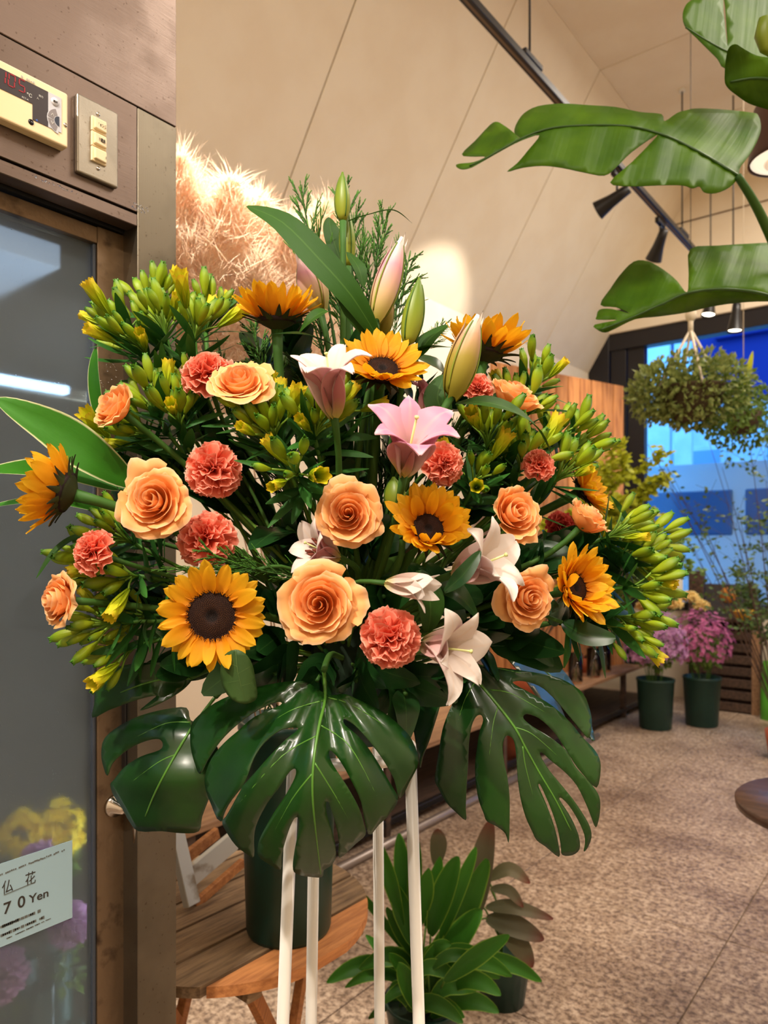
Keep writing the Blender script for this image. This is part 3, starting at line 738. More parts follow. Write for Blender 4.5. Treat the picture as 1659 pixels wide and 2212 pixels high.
G['astleaf'] = petalmat('alstroemeria_leaf', [(0.0, rgb(40, 92, 34)), (1.0, rgb(58, 114, 44))], trans=0.12, rough=0.4, vary=0.2, vein=0.3)
G['astbud'] = petalmat('alstroemeria_bud', [(0.0, rgb(128, 160, 34)), (0.3, rgb(176, 196, 34)), (0.75, rgb(150, 182, 36)), (1.0, rgb(74, 136, 34))], trans=0.22, rough=0.38, vary=0.15, vein=0.2, spec=0.5, veinscale=(0.6, 14, 1))
G['astflower'] = petalmat('alstroemeria_flower', [(0.0, rgb(140, 172, 30)), (0.5, rgb(196, 212, 36)), (0.85, rgb(226, 220, 44)), (1.0, rgb(236, 200, 50))], trans=0.3, rough=0.45, vary=0.10, vein=0.12)
G['aststem'] = petalmat('alstroemeria_stem', [(0.0, rgb(62, 110, 36)), (1.0, rgb(122, 156, 50))], trans=0, rough=0.5)
G['striped'] = petalmat('striped_leaf', [(0.0, rgb(54, 122, 28)), (1.0, rgb(66, 138, 34))], trans=0.2, rough=0.35, vary=0.08, vein=0.3, edge=(rgb(226, 232, 178), [(0.0, (0, 0, 0, 1)), (0.44, (0, 0, 0, 1)), (0.475, (1, 1, 1, 1))]))
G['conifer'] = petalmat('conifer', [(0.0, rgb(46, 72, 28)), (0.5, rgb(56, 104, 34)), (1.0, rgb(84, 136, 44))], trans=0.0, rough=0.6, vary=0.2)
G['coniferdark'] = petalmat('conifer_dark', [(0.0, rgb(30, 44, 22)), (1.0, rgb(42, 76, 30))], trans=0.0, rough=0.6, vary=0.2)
def glossleaf(name, a, b, coat=0.35, rough=0.3):
    m = mat(name, a, rough, spec=0.5); t = NT(m); co = t.n('ShaderNodeNewGeometry').outputs['Position']
    n1 = t.noise(9, 4, co); r = t.ramp([(0.35, a), (0.68, b)], n1.outputs[0]); t.l(r.outputs[0], t.b.inputs['Base Color'])
    t.b.inputs['Coat Weight'].default_value = coat; t.b.inputs['Coat Roughness'].default_value = 0.12
    n2 = t.noise(60, 2, co); t.bump(n2.outputs[0], 0.12, 0.002)
    tl = t.n('ShaderNodeBsdfTranslucent'); t.l(r.outputs[0], tl.inputs['Color'])
    ms = t.n('ShaderNodeMixShader'); ms.inputs[0].default_value = 0.12; t.l(t.b.outputs[0], ms.inputs[1]); t.l(tl.outputs[0], ms.inputs[2]); t.l(ms.outputs[0], t.out.inputs[0])
    return m
G['monstera'] = glossleaf('monstera_blade', rgb(15, 52, 17), rgb(29, 72, 19))
G['monvein'] = mat('monstera_vein', rgb(78, 128, 44), 0.35)
G['strel'] = glossleaf('bird_leaf', rgb(58, 100, 4), rgb(82, 124, 8), 0.0, 0.5)
def ribbed(m):
    t = NT(m); t.b.inputs['Specular IOR Level'].default_value = 0.25; mp = t.n('ShaderNodeMapping'); mp.inputs['Rotation'].default_value = (0.0, 0.5, -YAW); mp.inputs['Scale'].default_value = (75, 2, 2)
    t.l(t.n('ShaderNodeNewGeometry').outputs['Position'], mp.inputs['Vector']); nz = t.noise(1.0, 2, mp.outputs[0]); t.bump(nz.outputs[0], 0.5, 0.004)
ribbed(G['strel'])
G['strelvein'] = mat('bird_leaf_rib', rgb(46, 84, 22), 0.4)

# ================================================================== SHARED PETAL SHAPES
def gridmesh(name, nu, nv, fn):
    v = []; uv = []
    for i in range(nu + 1):
        for j in range(nv + 1):
            p, t = fn(i / nu, -1 + 2 * j / nv); v.append(p); uv.append(t)
    f = [(i * (nv + 1) + j, i * (nv + 1) + j + 1, (i + 1) * (nv + 1) + j + 1, (i + 1) * (nv + 1) + j) for i in range(nu) for j in range(nv)]
    return mk(name, v, f, uv)

def sunpetal(k):
    rd = random.Random(k); bend = rd.uniform(-0.12, 0.28); tw = rd.uniform(-0.25, 0.25); wd = rd.uniform(0.12, 0.155); L = rd.uniform(0.52, 0.62); ln = rd.uniform(-.05, .05)
    def fn(u, q):
        wv = wd * min(1, 0.35 + u / 0.42) ** 0.7 * (1 - u ** 3.6) ** 0.62
        y = q * wv + ln * u * u
        z = 0.045 * q * q * (1 - u) - 0.02 * abs(q) * u + bend * u * u * L + tw * q * wv * u + 0.006 * math.sin(q * 7 + k)
        return Vector((u * L, y, z)), (u, (q + 1) / 2)
    return gridmesh('sunflower_petal', 9, 6, fn)
SUNP = [sunpetal(k) for k in range(7)]
def sepalmesh(k):
    rd = random.Random(50 + k); b = rd.uniform(0.0, 0.35)
    def fn(u, q): return Vector((u * 0.42, q * 0.085 * (1 - u) ** 0.7, 0.02 * q * q - b * u * u * 0.3)), (u, (q + 1) / 2)
    return gridmesh('sunflower_bract', 6, 2, fn)
SEPM = [sepalmesh(k) for k in range(3)]
def discflorets():
    b = MB(); n = 620; ga = pi * (3 - 5 ** 0.5)
    for i in range(n):
        r = 0.45 * math.sqrt((i + 0.5) / n); a = i * ga
        z = 0.05 * (1 - (r / 0.45) ** 2) - 0.05 * math.exp(-(r / 0.11) ** 2)
        h = (0.030 if r > 0.14 else 0.012) + (0.035 if r > 0.40 else 0); wv = 0.0105
        c, s = math.cos(a), math.sin(a); p = Vector((r * c, r * s, z)); tx = Vector((c, s, 0)) * wv; ty = Vector((-s, c, 0)) * wv
        tip = p + Vector((c * 0.03 * (r > 0.38), s * 0.03 * (r > 0.38), h))
        b.add([p - tx, p + ty, p + tx, p - ty, tip], [(0, 1, 4), (1, 2, 4), (2, 3, 4), (3, 0, 4)], [(r / 0.46, 0.5)] * 4 + [(r / 0.46, 0.5 + 0.5 * min(1, max(0, (r - 0.13) / 0.03)) * (0.95 if r < 0.30 else 0.45 if r < 0.38 else 0.2))])
    return b.mesh('disc_florets', False)
FLOR = discflorets()
DISC = lathe('disc', [(0.46, -0.08), (0.46, 0.0), (0.40, 0.012), (0.30, 0.03), (0.18, 0.042), (0.11, 0.03), (0.05, 0.0), (0.001, -0.004)], 32)
for lp in DISC.uv_layers[0].data: lp.uv = (1 - lp.uv[0], 0)
RECEP = lathe('receptacle', [(0.001, -0.26), (0.09, -0.25), (0.16, -0.20), (0.36, -0.12), (0.46, -0.05), (0.44, 0.0)], 20, False)

CORE = P(765, 1330, 1.13)
# ---- what already stands in the arrangement, so that later pieces are bent clear of it
from mathutils.bvhtree import BVHTree
CELL = 0.04; REG = []; GRID = {}
def bounds(vs): return [min(v[i] for v in vs) for i in range(3)], [max(v[i] for v in vs) for i in range(3)]
def cells(lo, hi):
    for x in range(int(lo[0] // CELL), int(hi[0] // CELL) + 1):
        for y in range(int(lo[1] // CELL), int(hi[1] // CELL) + 1):
            for z in range(int(lo[2] // CELL), int(hi[2] // CELL) + 1): yield x, y, z
def register(owner, vs, fs):
    lo, hi = bounds(vs); i = len(REG); REG.append((owner, lo, hi, BVHTree.FromPolygons(vs, fs)))
    for c in cells(lo, hi): GRID.setdefault(c, []).append(i)
def hits(owner, vs, fs, stop=10 ** 9):
    lo, hi = bounds(vs); seen = set(); t = None; n = 0
    for c in cells(lo, hi):
        for i in GRID.get(c, ()):
            if i in seen: continue
            seen.add(i); e = REG[i]
            if e[0] == owner or any(lo[k] > e[2][k] or hi[k] < e[1][k] for k in range(3)): continue
            if t is None: t = BVHTree.FromPolygons(vs, fs)
            n += len(t.overlap(e[3]))
            if n >= stop: return n
    return n
def worldof(o):
    m = o.matrix_basis.copy(); p = o.parent
    while p: m = p.matrix_basis @ m; p = p.parent
    return m
def regthing(root, skip=()):
    st = list(root.children)
    while st:
        o = st.pop(); st += list(o.children)
        if o.type == 'MESH' and o.name.split('.')[0] not in skip:
            m = worldof(o); register(root.name, [m @ v.co for v in o.data.vertices], [tuple(p.vertices) for p in o.data.polygons])
SLOTS = []                                       # places on the foam where stems go in: (point, outward direction)
QUEUE = []; DEFER = [True]
def makeslots(me, mw, n=520):
    t = BVHTree.FromPolygons([mw @ v.co for v in me.vertices], [tuple(p.vertices) for p in me.polygons]); c = mw.translation
    for i in range(n):
        z = 1 - 2 * (i + 0.5) / n; r = math.sqrt(1 - z * z); d = Vector((r * math.cos(i * 2.399963), r * math.sin(i * 2.399963), z))
        if z < -0.62: continue
        h = t.ray_cast(c + d * 0.4, -d)
        if h[0] is not None and all((h[0] - q[0]).length > 0.0085 for q in SLOTS): SLOTS.append((h[0], d))
def route(root, start, sdir, r, mt, name='stem', n=8, flare=1.0):
    """a stem from its head into the foam, by the clearest of several ways"""
    if DEFER[0]: QUEUE.append((root, start, sdir, r, mt, name, n, flare)); return
    best = None; inv = WM[root.name].inverted(); k = 1 / WM[root.name].to_scale()[0]
    near_ = sorted(range(len(SLOTS)), key=lambda i: (SLOTS[i][0] + SLOTS[i][1] * 0.05 - start).length)[:14]
    for rank, i in enumerate(near_):
        p3, nd = SLOTS[i]; L = (start - p3).length; side = (start - p3).cross(UP)
        side = side.normalized() if side.length > 1e-6 else RGT
        for j, (sx, sz) in enumerate(((0, 0), (0.02, 0), (-0.02, 0), (0, -0.02), (0, 0.02), (0.035, 0.01), (-0.035, 0.01))):
            p1 = start + sdir * min(0.12, L * 0.4) + side * sx + UP * sz; p2 = p3 + nd * min(0.07, L * 0.35) + side * sx * 0.7 + UP * sz * 0.7
            pts = [start * (1 - t) ** 3 + p1 * 3 * t * (1 - t) ** 2 + p2 * 3 * t * t * (1 - t) + (p3 - nd * 0.006) * t ** 3 for t in [q / 12 for q in range(13)]]
            v, f, uv = tube(pts, [r * (flare if q == 0 else 1) for q in range(13)], n)
            h = hits(root.name, v, f, best[0] + 1 if best else 10 ** 9) + 0.02 * rank + 0.01 * j
            if best is None or h < best[0]: best = (h, i, v, f, uv)
            if h < 0.5: break
        if best[0] < 0.5: break
    _, i, v, f, uv = best; SLOTS.pop(i); register(root.name, v, f)
    return ob(name, mk(name, [inv @ q for q in v], f, uv), mt, root)
def stemtube(root, head_back, r, mt, core=None, sag=0.03, name='stem', n=8, len_max=None):
    a = WM[root.name].translation; z = (WM[root.name].to_3x3() @ Vector((0, 0, 1))).normalized()
    return route(root, a - z * head_back, -z, r, mt, name, n, 1.25)

def sunflower(px, py, d, face, rpx, cup, label, seed, cupfront=0.0, n=(19, 18, 9), ds=0.8):
    R = rpx / F_PX * d; rd = random.Random(seed)
    loc = P(px, py, d); q = CV(*face).to_track_quat('Z', 'Y')
    t = thing('sunflower', label, 'sunflower', loc, q, R)
    down = (q.inverted() @ Vector((0, 0, -1))); adown = math.atan2(down.y, down.x)
    for ring in range(len(n)):
        for k in range(n[ring]):
            a = 2 * pi * (k + 0.5 * ring) / n[ring] + rd.uniform(-0.06, 0.06)
            df = max(0.0, math.cos(a - adown)) ** 2
            el = math.radians(cup + (-4, 9, 24)[ring] + rd.uniform(-9, 9) + cupfront * df)
            mtx = rot('Z', a) @ tr(0.415 * ds, 0, -0.02 + 0.02 * ring) @ rot('Y', -el) @ rot('X', rd.uniform(-0.25, 0.25)) @ sc(rd.uniform(0.9, 1.08) * (1 - 0.415 * ds) / 0.585 * (1.0, 1.0, 0.8)[ring], rd.uniform(0.85, 1.12), 1)
            ob('petal', rd.choice(SUNP), G['sunpetal'], t, mtx)
    ob('seed_disc', DISC, G['disc'], t, sc(ds, ds, 1)); ob('florets', FLOR, G['florets'], t, sc(ds, ds, 1), kind='stuff')
    ob('receptacle', RECEP, G['sepal'], t, sc(ds, ds, 1))
    for k in range(18):
        a = 2 * pi * k / 18 + rd.uniform(-.1, .1)
        ob('bract', rd.choice(SEPM), G['sepal'], t, rot('Z', a) @ tr(0.34 * ds, 0, -0.10 - 0.02 * (k % 2)) @ rot('Y', -math.radians(max(-5, cup * 0.8 - 8) + rd.uniform(-8, 14))))
    stemtube(t, 0.2 * R, 0.0065, G['stem'])
    return t

# ---- roses
def rosepetal(k, N, opened, seed):
    rd = random.Random(seed * 100 + k); s = k / (N - 1)
    rho = 0.07 + (0.80 if opened else 0.66) * s ** 0.85; H = 0.62 + 0.20 * (1 - s) - (0.14 if opened else 0.0) * s; W = 1.35 - 0.62 * s + rd.uniform(-.06, .06)
    flare = (0.34 if opened else 0.18) * max(0, s - 0.30); curl = (0.75 if opened else 0.5) * max(0, s - 0.25); ph = rd.uniform(0, 6); ruf = 0.075 * max(0, s - 0.2); tip = rd.uniform(0.1, 0.8)
    def fn(u, q):
        e = u * (1 - 0.10 * abs(q) ** 4 - 0.05 * q * q)
        r = 0.03 + rho * math.sin(min(1, e * 1.02) * pi / 2) ** 0.62
        r *= 1 - 0.13 * q * (1 - 0.4 * s)
        over = max(0, e - 0.62) / 0.38
        nz = noise.noise(Vector((q * 2.6, k * 1.7, seed))) ; nz2 = noise.noise(Vector((q * 6.5, k * 2.3, seed + 9)))
        r += flare * over ** 2 + (ruf * 2.0 * nz + 0.09 * max(0, s - 0.15) * nz2) * over
        z = -0.42 + H * e ** 1.15 - curl * 0.42 * over ** 2.2 * (0.75 + 0.35 * math.cos(q * 1.6)) + (0.26 * nz + 0.11 * nz2) * max(0, s - 0.2) * over
        pinch = tip * 0.15 * s * over * math.exp(-(q * 3.2) ** 2); r += pinch
        a = q * W
        return Vector((r * math.cos(a), r * math.sin(a), z)), (e if e < 0.97 else 1.0, (q + 1) / 2)
    return gridmesh('rose_petal', 10, 14, fn)
ROSES = {}
for key, N, opn in (('open', 30, True), ('half', 22, False)):
    for v_ in (1, 2): ROSES[key, v_] = [rosepetal(k, N, opn, v_ + (5 if opn else 0)) for k in range(N)]
ROSESEP = sepalmesh(9)
def rose(px, py, d, face, rpx, kind, label, seed, stretch=1.0, core=None):
    R = rpx / F_PX * d; rd = random.Random(seed)
    t = thing('rose', label, 'rose', P(px, py, d), CV(*face).to_track_quat('Z', 'Y') @ Quaternion((0, 0, 1), rd.uniform(0, 6.28)), R)
    L = ROSES[kind, 1 + seed % 2]; N = len(L); ga = 2.399963
    for k, me in enumerate(L):
        s = k / (N - 1); sx = rd.uniform(0.90, 1.10) if k > 5 else 1
        mtx = rot('Z', k * ga + rd.uniform(-.15, .15)) @ rot('Y', rd.uniform(-.14, .12) * s) @ rot('X', rd.uniform(-.10, .10) * s) @ sc(sx, sx, stretch * rd.uniform(0.96, 1.05))
        ob('petal', me, G['rose'], t, mtx)
    for k in range(5): ob('sepal', ROSESEP, G['stem'], t, rot('Z', k * 1.2566) @ tr(0.12, 0, -0.46) @ rot('Y', -0.4) @ sc(1.2, 0.9, 1))
    stemtube(t, 0.40 * R, 0.0042, G['stem'], core=core)
    return t

# ---- carnations
def carnpetal(k):
    rd = random.Random(900 + k); ph = rd.uniform(0, 6); fr_ = rd.uniform(4.5, 6.5); am = rd.uniform(0.12, 0.20); ser = [rd.uniform(-0.045, 0.03) for _ in range(25)]
    def fn(u, q):
        j = int(round((q + 1) / 2 * 24)); a = q * 0.62 * (0.35 + 0.65 * u)
        L = u * (1 - 0.06 * q * q) + (ser[j] if u > 0.99 else 0)
        z = am * math.sin(fr_ * q + ph) * u ** 1.6 + 0.045 * math.sin(12 * q + ph * 3) * u ** 4 - 0.08 * u * u
        return Vector((L * math.cos(a), L * math.sin(a), z)), (min(1, u), (q + 1) / 2)
    return gridmesh('carnation_petal', 7, 24, fn)
CARP = [carnpetal(k) for k in range(8)]
CALYX = lathe('calyx', [(0.001, -1.0), (0.12, -0.98), (0.17, -0.75), (0.2, -0.4), (0.24, -0.2), (0.2, -0.15)], 12, False)
def carnation(px, py, d, face, rpx, label, seed, m='carn'):
    R = rpx / F_PX * d; rd = random.Random(seed)
    t = thing('carnation', label, 'carnation', P(px, py, d), CV(*face).to_track_quat('Z', 'Y'), R)
    meshes = [me for me in CARP]
    if m != 'carn':
        meshes = [me.copy() for me in CARP]
        for me in meshes: me.materials.clear()
    for ring, (nn, el, ln) in enumerate(((9, -6, 1.03), (9, 12, 1.0), (8, 32, 0.93), (7, 52, 0.86), (6, 70, 0.80), (3, 84, 0.74))):
        for k in range(nn):
            a = 2 * pi * (k + 0.5 * ring) / nn + rd.uniform(-.25, .25)
            mtx = tr(0, 0, -0.22) @ rot('Z', a) @ rot('Y', -math.radians(el + rd.uniform(-10, 10))) @ rot('X', rd.uniform(-1.0, 1.0) * (0.15 + 0.18 * ring)) @ sc(ln * rd.uniform(0.93, 1.06))
            ob('petal', rd.choice(meshes), G[m], t, mtx)
    ob('calyx', CALYX, G['stem'], t); stemtube(t, 0.9 * R, 0.003, G['stem'])
    return t

# ---- lilies
def lilypetal(kind, wide, seed):
    """trumpet tepal, local +Z along the flower axis; kind 0..1 = how far it has opened"""
    rd = random.Random(seed); ph = rd.uniform(0, 6); wv0 = 0.44 if wide else 0.32
    def fn(u, q):
        e = u
        r = 0.05 + 0.30 * e ** 0.9 * (0.55 + 0.45 * kind) + kind * 0.75 * max(0, e - 0.38) ** 1.35 * 1.6
        z = 1.15 * (e - kind * 0.42 * max(0, e - 0.45) ** 1.6 * 2.0) - kind * 0.5 * max(0, e - 0.8) ** 1.5 * 2.2
        wv = wv0 * math.sin(pi * min(1.0, e * 0.93 + 0.055)) ** 0.85 * (1 - 0.25 * e)
        a = q * wv / max(r, 0.16) if r < 0.28 else q * wv / 0.28
        a = max(-1.1, min(1.1, a))
        inw = (1 - math.cos(a)) * 0.20 * (1 - 0.5 * e)
        y = q * wv; x = r - inw * (1.0 - 0.5 * e) + 0.02 * math.sin(q * 3 + e * 9 + ph) * e * kind
        zz = z + 0.035 * q * q * math.sin(e * 7 + ph) * kind
        x += 0.02 * (1 - abs(q)) ** 2 * (0.0 if e < .1 else -1)
        return Vector((x, y, zz)), (u, (q + 1) / 2)
    return fn
def lily(px, py, d, face, rpx, opens, label, m_in, m_out, seed, stamens=False, pistil=True, roll=0.0, length=1.0, core=None, rmul=1.0, sr=0.0042):
    """px,py,d: base of the trumpet"""
    R = rpx / F_PX * d; rd = random.Random(seed)
    t = thing('lily', label, 'lily', P(px, py, d), CV(*face).to_track_quat('Z', 'Y') @ Quaternion((0, 0, 1), roll), R)
    for k in range(6):
        op = opens[k] if hasattr(opens, '__len__') else opens
        me = gridmesh('lily_petal', 16, 8, lilypetal(op, k % 2 == 0, seed * 10 + k))
        o = ob('petal', me, G[m_in], t, rot('Z', k * pi / 3 + rd.uniform(-.08, .08)) @ rot('Y', rd.uniform(-.06, .06)) @ sc(rmul * (1.0 if k % 2 == 0 else 0.93), 1.0, length))
        me2 = me.copy(); me2.materials.clear(); v = me2.vertices; nr = [vv.normal.copy() for vv in v]
        sgn = 1 if sum(nr[i].x for i in range(len(nr) // 2)) > 0 else -1
        for vv, n_ in zip(v, nr): vv.co = vv.co + n_ * (0.012 * sgn)
        ob('petal_back', me2, G[m_out], o)
    if pistil:
        pts = [(0, 0, 0.15), (0.02, 0.0, 0.5), (0.05, 0.02, 0.8 * length)]
        p_ = ob('pistil', tubemesh('pistil', pts, [0.025, 0.02, 0.02], 8), G['pistil'], t)
        ob('stigma', lathe('stigma', [(0.001, -0.03), (0.035, -0.01), (0.04, 0.02), (0.001, 0.035)], 8), G['pistil'], p_, tr(0.05, 0.02, 0.82 * length))
    if stamens:
        for k in range(6):
            a = k * pi / 3 + 0.4; c, s = math.cos(a), math.sin(a)
            st = ob('stamen', tubemesh('stamen', [(0.03 * c, 0.03 * s, 0.2), (0.10 * c, 0.10 * s, 0.55), (0.17 * c, 0.17 * s, 0.72)], 0.012, 6), G['pistil'], t)
            ob('anther', tubemesh('anther', [(0.15 * c, 0.15 * s, 0.62), (0.175 * c, 0.175 * s, 0.74), (0.2 * c, 0.2 * s, 0.86)], [0.02, 0.052, 0.02], 8), G['anther'], st)
    stemtube(t, 0.0, sr, G['stem'], core=core, sag=0.01)
    return t

def budmesh(name, open_=0.0, n=24, m=18):
    v = []; uv = []
    for i in range(m + 1):
        u = i / m; r = 0.165 * math.sin(pi * (0.06 + 0.94 * u) ** 0.82) ** 0.75 if 0 < u < 1 else 0.02
        r = max(0.012, r)
        for k in range(n):
            a = 2 * pi * k / n; rr = r * (1 + 0.055 * math.cos(3 * a) * (0.4 + u)) * (1 - 0.06 * (abs(math.sin(1.5 * a)) < 0.14))
            v.append(Vector((rr * math.cos(a), rr * math.sin(a), u))); uv.append((u, k / n))
    f = [(i * n + k, i * n + (k + 1) % n, (i + 1) * n + (k + 1) % n, (i + 1) * n + k) for i in range(m) for k in range(n)]
    f.append(tuple(range(n - 1, -1, -1))); f.append(tuple(m * n + k for k in range(n)))
    return mk(name, v, f, uv)
LBUD = budmesh('lily_bud')
def lilybud(bx, by, tx, ty, d, wpx, m, label, lean=0.0, petals=False, core=None):
    a = P(bx, by, d); b = P(tx, ty, d - lean); L = (b - a).length
    t = thing('lily_bud', label, 'lily bud', a, (b - a).to_track_quat('Z', 'Y') @ Quaternion((0, 0, 1), 0.5), L)
    k = (wpx / F_PX * d) / (0.33 * L)
    me = LBUD.copy(); me.materials.clear()
    ob('bud', me, G[m], t, sc(k, k, 1.0))
    rib = G['stem']
    for q in range(3):
        an = q * 2 * pi / 3
        pts = []
        for i in range(1, 15):
            u = i / 15 * 0.97; r = 0.165 * math.sin(pi * (0.06 + 0.94 * u) ** 0.82) ** 0.75 * 1.055 * k * (1 + 0.02 * u)
            pts.append((r * math.cos(an), r * math.sin(an), u))
        ob('rib', tubemesh('rib', pts, 0.010, 5), G['budgreen'] if m != 'budgreen' else G['stem'], t)
    if petals:
        for q in range(3):
            def fn(u, s_, q=q): 
                r = 0.165 * math.sin(pi * (0.06 + 0.94 * min(u, .8)) ** 0.82) ** 0.75 * k * (1.08 + 0.3 * max(0, u - 0.5)); an = q * 2 * pi / 3 + 0.9 + s_ * 0.75 * (1 - u ** 3)
                return Vector((r * math.cos(an), r * math.sin(an), u * 1.04 - 0.04 * s_ * s_)), (u, (s_ + 1) / 2)
            ob('petal', gridmesh('bud_petal', 12, 6, fn), G[m], t)
    stemtube(t, 0, 0.0042, G['stem'], core=core, sag=0.0)
    return t

def pxleaf(root, pts, wpx, nrm, m='leaf', name='leaf', fold=0.2, wave=0.05, shape=None, nv=6):
    """leaf whose centre line runs through seen points (x, y, distance)"""
    line = [P(*p) for p in pts]; dm_ = sum(p[2] for p in pts) / len(pts)
    v, f, uv = leafgeo(line, wpx / 2 / F_PX * dm_, CV(*nrm), 18, nv, fold, wave, shape)
    return ob(name, mk(name, tolocal(root, v), f, uv), G[m], root)

# ---- alstroemeria
def astbud(k, opn):
    rd = random.Random(300 + k); n, m = 10, 9; v = []; uv = []; bend = rd.uniform(-.12, .12)
    for i in range(m + 1):
        u = i / m; r = 0.03 + 0.135 * math.sin(pi * min(1, 0.04 + 0.90 * u ** 1.35)) ** 0.9 * (1.0 if not opn else 1.1)
        for j in range(n):
            a = 2 * pi * j / n; rr = r * (1 + 0.10 * math.cos(3 * a + 0.6))
            v.append(Vector((rr * math.cos(a) + bend * u * u, rr * math.sin(a), u))); uv.append((u, j / n))
    f = [(i * n + j, i * n + (j + 1) % n, (i + 1) * n + (j + 1) % n, (i + 1) * n + j) for i in range(m) for j in range(n)]
    f.append(tuple(range(n - 1, -1, -1)))
    # small ragged tips of the folded petals
    b = MB(); b.add(v, f, uv)
    for j in range(3):
        a = 2 * pi * j / 3 + rd.uniform(-.3, .3); c = Vector((bend + 0.05 * math.cos(a), 0.05 * math.sin(a), 0.97))
        b.tube([c - Vector((0, 0, 0.06)), c + Vector((0.05 * math.cos(a), 0.05 * math.sin(a), 0.05))], [0.05, 0.012], 5)
    n0 = len(v); b.uv = b.uv[:n0] + [(1.0, 0)] * (len(b.v) - n0)
    return b.mesh('alstroemeria_bud')
ABUD = [astbud(k, k > 2) for k in range(5)]
def astpet(k):
    rd = random.Random(400 + k); op = rd.uniform(0.02, 0.26)
    def fn(u, q):
        wv = 0.19 * math.sin(pi * min(1, 0.06 + 0.86 * u ** 1.3)) ** 0.7; r = 0.04 + 0.14 * u + op * max(0, u - 0.4) ** 1.5
        return Vector((r - 0.06 * q * q, q * wv, u * 1.1 + 0.03 * math.sin(q * 4 + k) * u)), (u, (q + 1) / 2)
    return gridmesh('alstroemeria_petal', 8, 4, fn)
APET = [astpet(k) for k in range(4)]
def astleafmesh(k):
    rd = random.Random(500 + k); c = rd.uniform(-0.25, 0.5); tw = rd.uniform(-1, 1)
    def fn(u, q):
        wv = 0.105 * math.sin(pi * min(1, 0.08 + 0.9 * u)) ** 0.8; a = tw * u
        return Vector((q * wv * math.cos(a), c * u * u + q * wv * math.sin(a) + 0.25 * abs(q) * wv, u)), (u, (q + 1) / 2)
    return gridmesh('alstroemeria_leaf', 9, 4, fn)
ALEAF = [astleafmesh(k) for k in range(5)]
def alstro(px, py, d, face, spread, n, nopen, label, seed, group=None, size=1.0, nleaf=8, blen=0.036, core=None):
    rd = random.Random(seed); ax = CV(*face); loc = P(px, py, d)
    t = thing('alstroemeria', label, 'alstroemeria', loc, ax.to_track_quat('Z', 'Y'), 1.0, group)
    stemtube(t, 0, 0.0028, G['aststem'], core=core, n=6); W_ = WM[t.name]
    for k in range(n + nopen):
      best = None
      for attempt in range(14):
        a = k * 2.399963 + rd.uniform(-.3, .3) * (1 + attempt * 0.5); th = math.radians(spread + attempt * 1.5) * math.sqrt((k + 0.4) / (n + nopen)) * rd.uniform(0.8, 1.2)
        dr = Vector((math.sin(th) * math.cos(a), math.sin(th) * math.sin(a), math.cos(th)))
        L = size * rd.uniform(0.016, 0.046); end = dr * L + Vector((0, 0, 0.006))
        b = size * blen * rd.uniform(0.75, 1.25)
        q = (dr + Vector((rd.uniform(-.2, .2), rd.uniform(-.2, .2), 0.15))).normalized().to_track_quat('Z', 'Y').to_matrix().to_4x4()
        bm_ = Matrix.Translation(end) @ q @ (sc(b * 1.08) if k >= n else sc(b * rd.uniform(0.85, 1.15), b, b)); me = rd.choice(APET if k >= n else ABUD)
        pv, pf, puv = tube(bez((0, 0, 0), Vector((0, 0, L * 0.5)), end, 4), 0.0014, 5); vs = list(pv); fs = list(pf)
        for j in range(6 if k >= n else 1):
            m2 = bm_ @ rot('Z', j * pi / 3); o_ = len(vs); vs += [m2 @ v_.co for v_ in me.vertices]; fs += [tuple(i_ + o_ for i_ in p_.vertices) for p_ in me.polygons]
        wv_ = [W_ @ v_ for v_ in vs]; key = '%s bud %d' % (t.name, k)
        h = hits(key, wv_[len(pv):], [tuple(i_ - len(pv) for i_ in f_) for f_ in fs[len(pf):]]) + 0.3 * hits(t.name, wv_[:len(pv)], pf)
        if best is None or h < best[0]: best = (h, pv, pf, puv, bm_, me, wv_, fs, key)
        if h == 0: break
      _, pv, pf, puv, bm_, me, wv_, fs, key = best
      register(key, wv_[len(pv):], [tuple(i_ - len(pv) for i_ in f_) for f_ in fs[len(pf):]]); register(t.name, wv_[:len(pv)], pf)
      st = ob('pedicel', mk('pedicel', pv, pf, puv), G['aststem'], t)
      for j in range(6 if k >= n else 1): ob('flower_petal' if k >= n else 'bud', me, G['astflower' if k >= n else 'astbud'], st, bm_ @ rot('Z', j * pi / 3))
    for k in range(nleaf):
      best = None
      for attempt in range(16):
        a = rd.uniform(0, 6.28); th = math.radians(rd.uniform(20, 75)); back = -rd.uniform(0, 0.05) * (k > 3)
        mtx = tr(0, 0, back) @ rot('Z', a) @ rot('X', -th) @ rot('Z', rd.uniform(-.5, .5)) @ sc(size * rd.uniform(0.05, 0.085))
        me = rd.choice(ALEAF); wv_ = [W_ @ (mtx @ v_.co) for v_ in me.vertices]; fs = [tuple(p_.vertices) for p_ in me.polygons]
        h = hits(t.name, wv_, fs)
        if best is None or h < best[0]: best = (h, me, mtx, wv_, fs)
        if h == 0: break
      _, me, mtx, wv_, fs = best; register('%s leaf %d' % (t.name, k), wv_, fs); ob('leaf', me, G['astleaf'], t, mtx)
    return t

